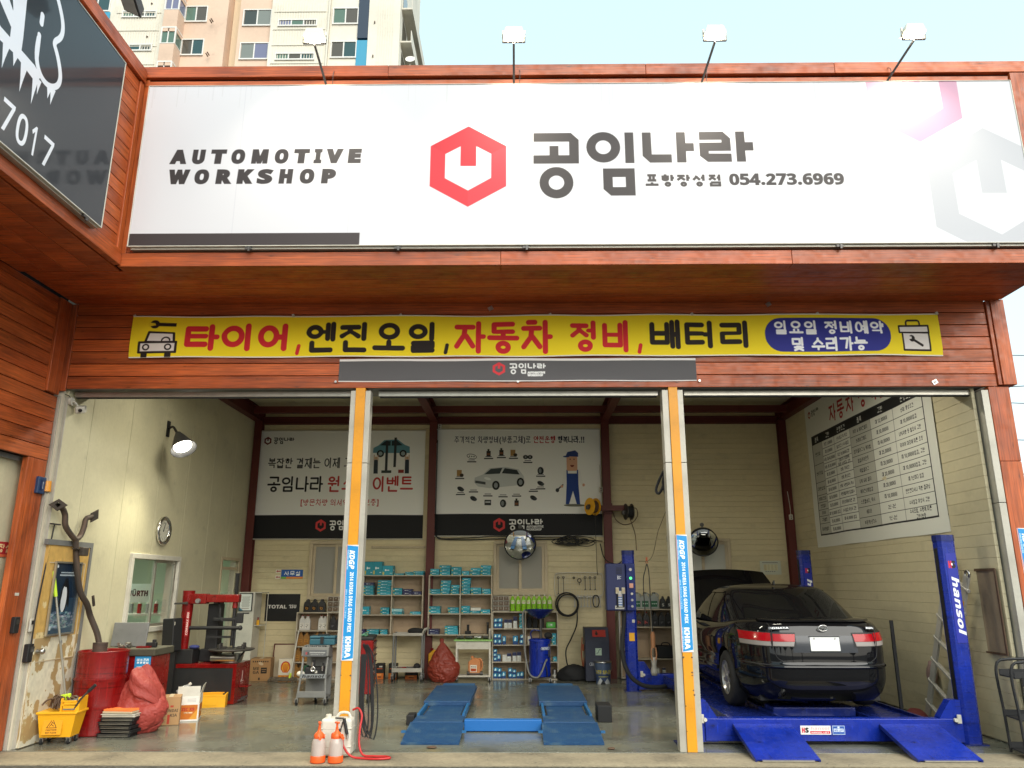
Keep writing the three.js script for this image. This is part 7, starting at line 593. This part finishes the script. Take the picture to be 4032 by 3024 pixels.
  part('down_pipe', [cy(.09, .09, 40, -29.62, 40, Z + .12, 'y', 8), cy(.09, .09, 40, -15.83, 40, Z + .12, 'y', 8)], wh, ap); part('satellite_dish', la([[0, 0], [.2, .03], [.4, .12], [.42, .13], [.2, .05], [0, .02]], 0, 0, 0, 16).rotateX(1.2).translate(-9.1, 44.2, Z - 1.2), fr, ap);
  const fh = thing('distant_roof', 'pink gabled rooftop peeking out beside the apartment block', 'building', [-10.6, 0, -62]); part('wall', bb(-2.2, 2.2, 0, 54.2, -6, 0), pk, fh); part('roof', ex([[-2.5, 54.2], [2.5, 54.2], [0, 55.9]], 6.4).translate(0, 0, -6.2), pk, fh); part('antenna', rod([1.9, 54, .1], [1.9, 55.3, .1], .03), M.wire, fh);
}
// overhead wires at the right
for (const [y, z, s] of [[8.5, -14, .4], [7.3, -15, .55], [7.0, -12, -.3], [5.9, -14, .4], [4.9, -14, .45]]) solo('overhead_wire', s < 0 ? 'steep overhead wire crossing the other wires beside the wooden pier' : 'thin overhead wire against the pale sky beside the wooden pier', 'wire', tb([[6.5, y + .5, z - 1], [12, y + s * .2, z], [30, y - s * 3, z + 3]], .012, 5), M.wire, 'overhead wires');
{ const p = thing('utility_pole', 'grey concrete utility pole holding the overhead wires', 'pole', [30, 0, -11.5]); part('shaft', cy(.18, .12, 11, 0, 5.5, 0), M.plaster, p); part('crossarm', [bx(.1, .1, 2.4, 0, 9, 0), bx(.1, .1, 2.4, 0, 7.4, 0)], M.darkSteel, p); }
// boundary wall behind the workshop, shading two back windows
{ const w = thing('boundary_wall', 'plain block wall standing close behind the workshop', 'wall'); part('body', bb(-7, 2.2, 0, 2.9, -7.75, -7.55), std({ color: RGB(.22, .21, .18), map: rep(concT, .3, .3), roughness: .9 }), w); part('coping', bb(-7, 2.2, 2.9, 2.98, -7.8, -7.5), M.plaster, w); }
// lamps hung inside, behind the door header
for (const [x, l] of [[-3.6, 'over the left bay'], [0, 'over the middle bay'], [3.5, 'over the car lift']]) { const o = thing('batten_lamp', 'long white batten lamp hung behind the door header ' + l, 'lamp', [x, 4.62, -1.5], 0, 'batten lamps over the bays');
  part('housing', bx(1.5, .06, .14, 0, .04, 0, .01), M.white, o); part('tube', [cy(.016, .016, 1.42, 0, -.008, -.035, 'x', 12), cy(.016, .016, 1.42, 0, -.008, .035, 'x', 12)], std({ color: 0x888888, emissive: RGB(1, .97, .80), emissiveIntensity: 3 }), o); part('chain', [rod([-.6, .07, 0], [-.6, .53, 0], .004, 5), rod([.6, .07, 0], [.6, .53, 0], .004, 5)], M.steel, o);
  const r = new THREE.RectAreaLight(RGB(1, .95, .78), 56, 1.42, .12); r.position.set(0, -.03, 0); r.rotation.x = -Math.PI / 2; o.add(r); }
// ---------------------------------------------------------------- the black saloon
{
  const car = thing('saloon_car', 'black four door saloon on the blue lift with its bonnet open', 'car', [3.52, .215, -.60]);
  const paint = phy({ color: RGB(.006, .006, .007), roughness: .5, specularIntensity: .02, clearcoat: .85, clearcoatRoughness: .025 }), glassM = phy({ color: RGB(.006, .006, .006), roughness: .04, specularIntensity: .7 });
  const lerpT = (t, T) => { t = Math.min(T[T.length - 1][0], Math.max(T[0][0], t)); let i = 0; while (i < T.length - 2 && t > T[i + 1][0]) i++; const a = T[i], b = T[i + 1], h = b[0] - a[0], k = (t - a[0]) / h, p = T[Math.max(0, i - 1)], n = T[Math.min(T.length - 1, i + 2)]; return a.slice(1).map((v, j) => { const w = b[j + 1], d = (w - v) / h, d0 = i ? (v - p[j + 1]) / (a[0] - p[0]) : d, d2 = i < T.length - 2 ? (n[j + 1] - w) / (n[0] - b[0]) : d, m = (x, y) => x * y <= 0 ? 0 : 2 * x * y / (x + y), m0 = m(d0, d) * h, m1 = m(d, d2) * h; return v * (1 + 2 * k) * (1 - k) ** 2 + m0 * k * (1 - k) ** 2 + w * k * k * (3 - 2 * k) + m1 * k * k * (k - 1); }); };
  const N = 5.0, LOW = [[0, .78, .16, 4.62], [.12, .86, .06, 4.72], [.30, .895, .0, 4.79], [.45, .90, -.005, 4.80], [.475, .905, .028, 4.80], [.60, .912, .034, 4.77], [.74, .908, .042, 4.72], [.86, .89, .07, 4.65], [.93, .86, .095, 4.56], [.975, .81, .125, 4.5], [1, .74, .17, 4.42]];
  const yTop = (f) => lerpT(f, [[0, 1.05], [.7, 1.07], [1.3, 1.03], [2.4, 1.0], [3.4, .99], [4.2, .90], [4.8, .78]])[0];
  const low = (t, x) => { }; const lowP = (t, a) => { const [w, r, F] = lerpT(t, LOW), c = Math.cos(a), s = Math.sin(a), p = 2 / N; const x = w * Math.sign(c) * Math.abs(c) ** p, f = (r + F) / 2 + (F - r) / 2 * Math.sign(s) * Math.abs(s) ** p; return [x, .17 + (yTop(f) - .17) * t, -f]; };
  // a point on the lower body by height fraction and either x (rear face) or f (side)
  const rearP = (t, x, off = .004) => { const [w, r, F] = lerpT(t, LOW), u = Math.min(.999, Math.abs(x / w)), f = (r + F) / 2 - (F - r) / 2 * (1 - u ** N) ** (1 / N); return [x + Math.sign(x) * off * u ** 4, .17 + (yTop(f) - .17) * t, -f + off]; };
  const GRE = [[0, .835, .50, 3.75], [.12, .82, .62, 3.62], [.5, .765, 1.02, 3.14], [.85, .675, 1.44, 2.62], [.95, .62, 1.62, 2.42], [1, .54, 1.85, 2.2]], NG = 4.6;
  const gy = (s) => .985 + .475 * s; const greP = (s, a) => { const [w, r, F] = lerpT(s, GRE), c = Math.cos(a), q = Math.sin(a), p = 2 / NG; return [w * Math.sign(c) * Math.abs(c) ** p, gy(s), -((r + F) / 2 + (F - r) / 2 * Math.sign(q) * Math.abs(q) ** p)]; };
  const greRear = (s, x, off = .005) => { const [w, r, F] = lerpT(s, GRE), u = Math.min(.995, Math.abs(x / w)), f = (r + F) / 2 - (F - r) / 2 * (1 - u ** NG) ** (1 / NG); return [x, gy(s) + off * .7, -f + off]; };
  const greSide = (s, f, sg, off = .005) => { const [w, r, F] = lerpT(s, GRE), m = (r + F) / 2, h = (F - r) / 2, u = Math.min(.995, Math.abs((f - m) / h)); return [sg * (w * (1 - u ** NG) ** (1 / NG) + off), gy(s) + off * .4, -f]; };
  const grid = (nu, nv, fn, wrap) => { const pos = [], uv = [], idx = []; for (let j = 0; j <= nv; j++) for (let i = 0; i <= nu; i++) { pos.push(...fn(i / nu, j / nv)); uv.push(i / nu, j / nv); } for (let j = 0; j < nv; j++) for (let i = 0; i < nu; i++) { const a = j * (nu + 1) + i, b = a + 1, c = a + nu + 1, d = c + 1; idx.push(a, b, c, b, d, c); } const g = new THREE.BufferGeometry(); g.setAttribute('position', new THREE.Float32BufferAttribute(pos, 3)); g.setAttribute('uv', new THREE.Float32BufferAttribute(uv, 2)); g.setIndex(idx); g.computeVertexNormals(); return g; };
  const A = (u) => u * Math.PI * 2;
  // lower body closed at the floor and over the deck
  const body = grid(160, 56, (u, v) => { if (v < .06) { const k = v / .06, p = lowP(0, A(u)); return [p[0] * k, .17, -2.4 + (p[2] + 2.4) * k]; } if (v > .86) { const k = (v - .86) / .14, p = lowP(1, A(u)), q = 1 - k; const f = 2.4 + (-p[2] - 2.4) * q; return [p[0] * q, yTop(f) + .035 * Math.sin(k * Math.PI / 2), -f]; } return lowP((v - .06) / .80, A(u)); });
  const gm = new THREE.BufferGeometry(); const bg2 = mergeVertices(body, 1e-5); bg2.computeVertexNormals();
  const ev = new Evaluator(); ev.useGroups = false; ev.attributes = ['position', 'normal', 'uv']; let br = new Brush(bg2); br.updateMatrixWorld(); const WH = [[1.10, .335], [3.83, .335]];
  for (const [f, y] of WH) for (const s of [-1, 1]) { const cb = new Brush(new THREE.CylinderGeometry(.365, .365, .5, 40).rotateZ(Math.PI / 2).translate(s * .80, y + .01, -f)); cb.updateMatrixWorld(); br = ev.evaluate(br, cb, SUBTRACTION); }
  part('body', br.geometry, paint, car);
  const roof = grid(140, 40, (u, v) => { if (v > .8) { const k = (v - .8) / .2, p = greP(1, A(u)), q = 1 - k, f = 2.02 + (-p[2] - 2.02) * q; return [p[0] * q, gy(1) + .028 * Math.sin(k * Math.PI / 2), -f]; } return greP(v / .8, A(u)); });
  part('cabin', mergeVertices(roof, 1e-5), paint, car); car.children[1].geometry.computeVertexNormals();
  const rg = part('rear_window', grid(30, 14, (u, v) => { const s = .10 + .80 * v; return greRear(s, (u * 2 - 1) * (.69 - .15 * v)); }), glassM, car);
  part('heater_lines', [...Array(0)].length ? [] : [grid(24, 1, (u, v) => greRear(.16 + v * .006, (u * 2 - 1) * .64, .007))], M.darkSteel, rg);
  for (const s of [-1, 1]) { part('door_window', grid(16, 10, (u, v) => { const q = .10 + .72 * v; return greSide(q, (1.30 + .38 * v) + u * (2.12 - 1.30 - .38 * v), s); }), glassM, car); part('door_window', grid(16, 10, (u, v) => { const q = .10 + .72 * v; return greSide(q, 2.20 + u * (3.05 - .68 * v - 2.20), s); }), glassM, car);
    part('window_visor', grid(24, 2, (u, v) => greSide(.80 + .07 * v, 1.72 + u * .72, s, .014)), std({ color: RGB(.05, .04, .03), roughness: .2 }), car); part('door_handle', bx(.018, .025, .16, s * .912, .80, -1.75, .008), paint, car); part('door_handle', bx(.018, .025, .16, s * .912, .80, -2.75, .008), paint, car); part('sill_trim', bx(.02, .05, 1.9, s * .90, .42, -2.45, .008), paint, car); part('mirror', [bx(.18, .12, .09, s * 1.0, 1.05, -3.05, .03), bx(.08, .03, .05, s * .9, 1.0, -3.05)], paint, car); }
  // door shut lines as thin dark strips set into the side
  // tail lamps: red lens above clear lens
  const lampR = phy({ color: RGB(.38, .004, .009), roughness: .15, specularIntensity: .8 }), lampC = phy({ color: RGB(.30, .27, .25), roughness: .25 });
  const tOf = (y) => (y - .17) / .88;
  for (const s of [-1, 1]) { const l = new THREE.Group(); l.name = 'tail_light'; car.add(l); const seg = (x0, x1, y0, y1, sl, off) => grid(14, 6, (u, v) => rearP(tOf(y0 + (y1 - y0) * v), s * (x0 + (x1 - x0) * u + sl * v), off));
    part('red_lens', seg(.60, .845, .835, .925, -.005, .012), lampR, l); part('red_lens', seg(.345, .592, .835, .917, -.012, .012), lampR, l); part('clear_lens', seg(.60, .842, .785, .832, .004, .012), lampC, l); part('clear_lens', seg(.36, .592, .785, .832, -.012, .012), lampC, l); part('bezel', seg(.335, .852, .775, .933, -.01, .006), M.black, l); }
  // plate recess, plate, boot lid lines, badge
  part('plate_recess', grid(16, 6, (u, v) => rearP(tOf(.715 + .185 * v), (u * 2 - 1) * (.375 - .03 * v), .003)), phy({ color: RGB(.03, .034, .042), roughness: .25 }), car);
  const pl = part('number_plate', bx(.34, .155, .012, 0, .81, -.04, .004, -.12), std({ color: RGB(.74, .75, .73), roughness: .35 }), car); part('plate_frame', [bx(.35, .008, .02, 0, .892, -.05), bx(.35, .008, .02, 0, .73, -.032)], M.black, pl); part('bolt', cy(.009, .009, .016, -.12, .87, -.042, 'z', 8), M.steel, pl); part('bolt', cy(.009, .009, .016, .12, .87, -.042, 'z', 8), M.steel, pl); part('key_lock', cy(.014, .014, .012, .30, .80, -.06, 'z', 14), M.chrome, car);
  part('boot_lip', grid(40, 4, (u, v) => { const x = (u * 2 - 1) * .66, p = rearP(.985, x, 0); return [x, p[1] + .012 + .022 * Math.sin(v * Math.PI), p[2] + .018 - v * .10]; }), paint, car);
  part('boot_line', [-1, 1].map(s => tb([[s * .58, 1.055, -.42], [s * .60, 1.0, -.11], [s * .595, .93, -.06], [s * .595, .76, -.05], [s * .56, .66, -.03], [s * .50, .62, -.02]], .004, 5)), M.black, car);
  part('bumper_line', grid(40, 1, (u, v) => rearP(tOf(.575 + .012 * v), (u * 2 - 1) * .86, .004)), M.black, car); part('bumper_step', grid(60, 4, (u, v) => { const x = (u * 2 - 1) * .84, p = rearP(tOf(.56), x, 0); return [x, p[1] - .02 * v, p[2] + .022 * Math.sin(Math.PI * (.5 + v * .5)) + .006]; }), paint, car);
  const em = part('emblem', [tor(.052, .007, 0, 0, 0, 0, 0, 0, 32, 8).scale(1, .62, 1).translate(0, .985, -.055), bx(.010, .05, .010, -.020, .985, -.055, 0, 0, 0, -.25), bx(.010, .05, .010, .020, .985, -.055, 0, 0, 0, -.25), bx(.05, .010, .010, 0, .985, -.055, 0, 0, 0, .3)], M.chrome, car);
  const badge = (w, h, x, y, z, s, ry) => part('badge', pb(w, h, .004, x, y, z, -.2, ry), std({ map: print(160, 32, c => { rc(c, '#1b1f25', 0, 0, 160, 32); latin(c, s, 6, 27, 28, '#d8dadc', 148, { heavy: 1 }); }), roughness: .3, metalness: .2 }), car); badge(.24, .03, -.50, .985, -.095, 'SONATA', -.12); badge(.10, .028, .56, .985, -.105, 'N20', .12);
  part('exhaust_tip', [cy(.035, .035, .12, -.52, .26, -.12, 'z', 16, true)], M.steel, car);
  part('antenna', ex([[-.05, 0], [.05, 0], [-.035, .05], [-.045, .05]], .012, .004).rotateY(Math.PI / 2).translate(0, 1.475, -1.75), paint, car);
  // raised bonnet
  const bn = part('bonnet', (() => { const top = grid(24, 20, (u, v) => { const x = (u * 2 - 1) * (.80 - .10 * v * v), f = v * 1.12, y = .06 * (1 - (u * 2 - 1) ** 2) - .05 * v * v; return [x, y, -f]; }), bot = top.clone().translate(0, -.03, 0), i = bot.index.array; for (let k = 0; k < i.length; k += 3) { const t = i[k]; i[k] = i[k + 1]; i[k + 1] = t; } bot.computeVertexNormals(); return mg(top, bot); })(), paint, car); bn.position.set(0, 1.0, -3.55); bn.rotation.x = .70; part('stay', rod([.55, -.02, -.85], [.60, -.72, -.42], .008), M.steel, bn);
  part('windscreen', grid(24, 10, (u, v) => { const s = .08 + .80 * v, [w, r, F] = lerpT(s, GRE), x = (u * 2 - 1) * (.72 - .18 * v), k = Math.min(.995, Math.abs(x / w)), f = (r + F) / 2 + (F - r) / 2 * (1 - k ** NG) ** (1 / NG); return [x, gy(s) + .004, -f - .005]; }), glassM, car);
  // wheels
  const tyre = la([[.205, -.10], [.29, -.105], [.322, -.08], [.33, 0], [.322, .08], [.29, .105], [.205, .10]], 0, 0, 0, 40).rotateZ(Math.PI / 2), rimP = []; rimP.push(la([[.212, .085], [.208, .10], [.198, .098], [.19, .06], [.16, .03], [.05, .03], [0, .03]], 0, 0, 0, 36).rotateZ(-Math.PI / 2)); for (let i = 0; i < 7; i++) { const a = i / 7 * 6.283; rimP.push(bx(.022, .155, .042, .075, .118, 0, .006).rotateX(a)); } rimP.push(cy(.045, .04, .03, .08, 0, 0, 'x', 18));
  const alloy = std({ color: RGB(.55, .54, .52), roughness: .28, metalness: .9 }), dark = std({ color: RGB(.02, .02, .02), roughness: .6 });
  for (const [f, y] of WH) for (const s of [-1, 1]) { const w = part('wheel', tyre, M.rubber, car); w.position.set(s * .80, y, -f); const rm = part('rim', mg(rimP.map(g => g.clone())), alloy, w); if (s < 0) rm.rotation.y = Math.PI; part('brake_disc', cy(.15, .15, .02, s * .02, 0, 0, 'x', 28), M.darkSteel, w); }
  part('underbody', bb(-.70, .70, .16, .42, -4.5, -.35), dark, car);
}
// ---------------------------------------------------------------- roadside trees across the street, mirrored in the car and the mirrors
{
  const lm = [RGB(.035, .06, .018), RGB(.05, .08, .022), RGB(.028, .045, .016)].map(c => std({ color: c, roughness: .8, side: THREE.DoubleSide }));
  const crown = (n, w, h) => { const pos = [], idx = []; for (let i = 0; i < n; i++) { const a = rr(0, 6.283), e = Math.acos(rr(-1, 1)), r = Math.cbrt(rr(.12, 1)), cl = .8 + .35 * fbm(a / 6.283, e / 3.14, 5, 4, 2), x = Math.cos(a) * Math.sin(e) * r * w * cl, y = Math.cos(e) * r * h * cl, z = Math.sin(a) * Math.sin(e) * r * w * cl, s = rr(.10, .24), u = new THREE.Vector3(rr(-1, 1), rr(-1, 1), rr(-1, 1)).normalize(), v = new THREE.Vector3(rr(-1, 1), rr(-1, 1), rr(-1, 1)).cross(u).normalize(), k = pos.length / 3; for (const [p, q] of [[-1, 0], [0, -.55], [1, 0], [0, .55]]) pos.push(x + (u.x * p + v.x * q) * s, y + (u.y * p + v.y * q) * s, z + (u.z * p + v.z * q) * s); idx.push(k, k + 1, k + 2, k, k + 2, k + 3); } const g = new THREE.BufferGeometry(); g.setAttribute('position', new THREE.Float32BufferAttribute(pos, 3)); g.setIndex(idx); g.computeVertexNormals(); return g; };
  const g1 = crown(3200, 2.2, 2.0), g2 = crown(3200, 1.8, 2.4), bark = std({ color: RGB(.09, .065, .045), roughness: .9 });
  [[-19, 27], [-13.5, 30], [-8.2, 28], [-3.6, 31], [2.4, 29], [7.6, 27.5], [12.5, 30], [18, 28]].forEach(([x, z], i) => { const t = thing('roadside_tree', ['leafy tree across the street opposite the annex', 'leafy tree second along the street from the annex', 'round tree across the street opposite the left bay', 'tall tree across the street left of the workshop middle', 'round tree across the street opposite the middle bay', 'tall tree across the street opposite the car lift', 'round tree across the street opposite the wooden pier', 'leafy tree across the street beyond the wooden pier'][i], 'tree', [x, -.012, z], rr(0, 6), 'trees across the street'); part('trunk', [cy(.16, .09, 2.4, 0, 1.2, 0, 'y', 10), rod([0, 1.9, 0], [.7, 3.1, .3], .05), rod([0, 2.0, 0], [-.6, 3.2, -.4], .05), rod([0, 2.2, 0], [.1, 3.8, -.2], .05)], bark, t); const c = part('crown', i % 2 ? g2 : g1, lm[i % 3], t); c.position.y = 3.6 + (i % 3) * .3; const s = .9 + (i * 37 % 10) * .03; c.scale.set(s, s, s); });
}
renderer.render(scene, camera);
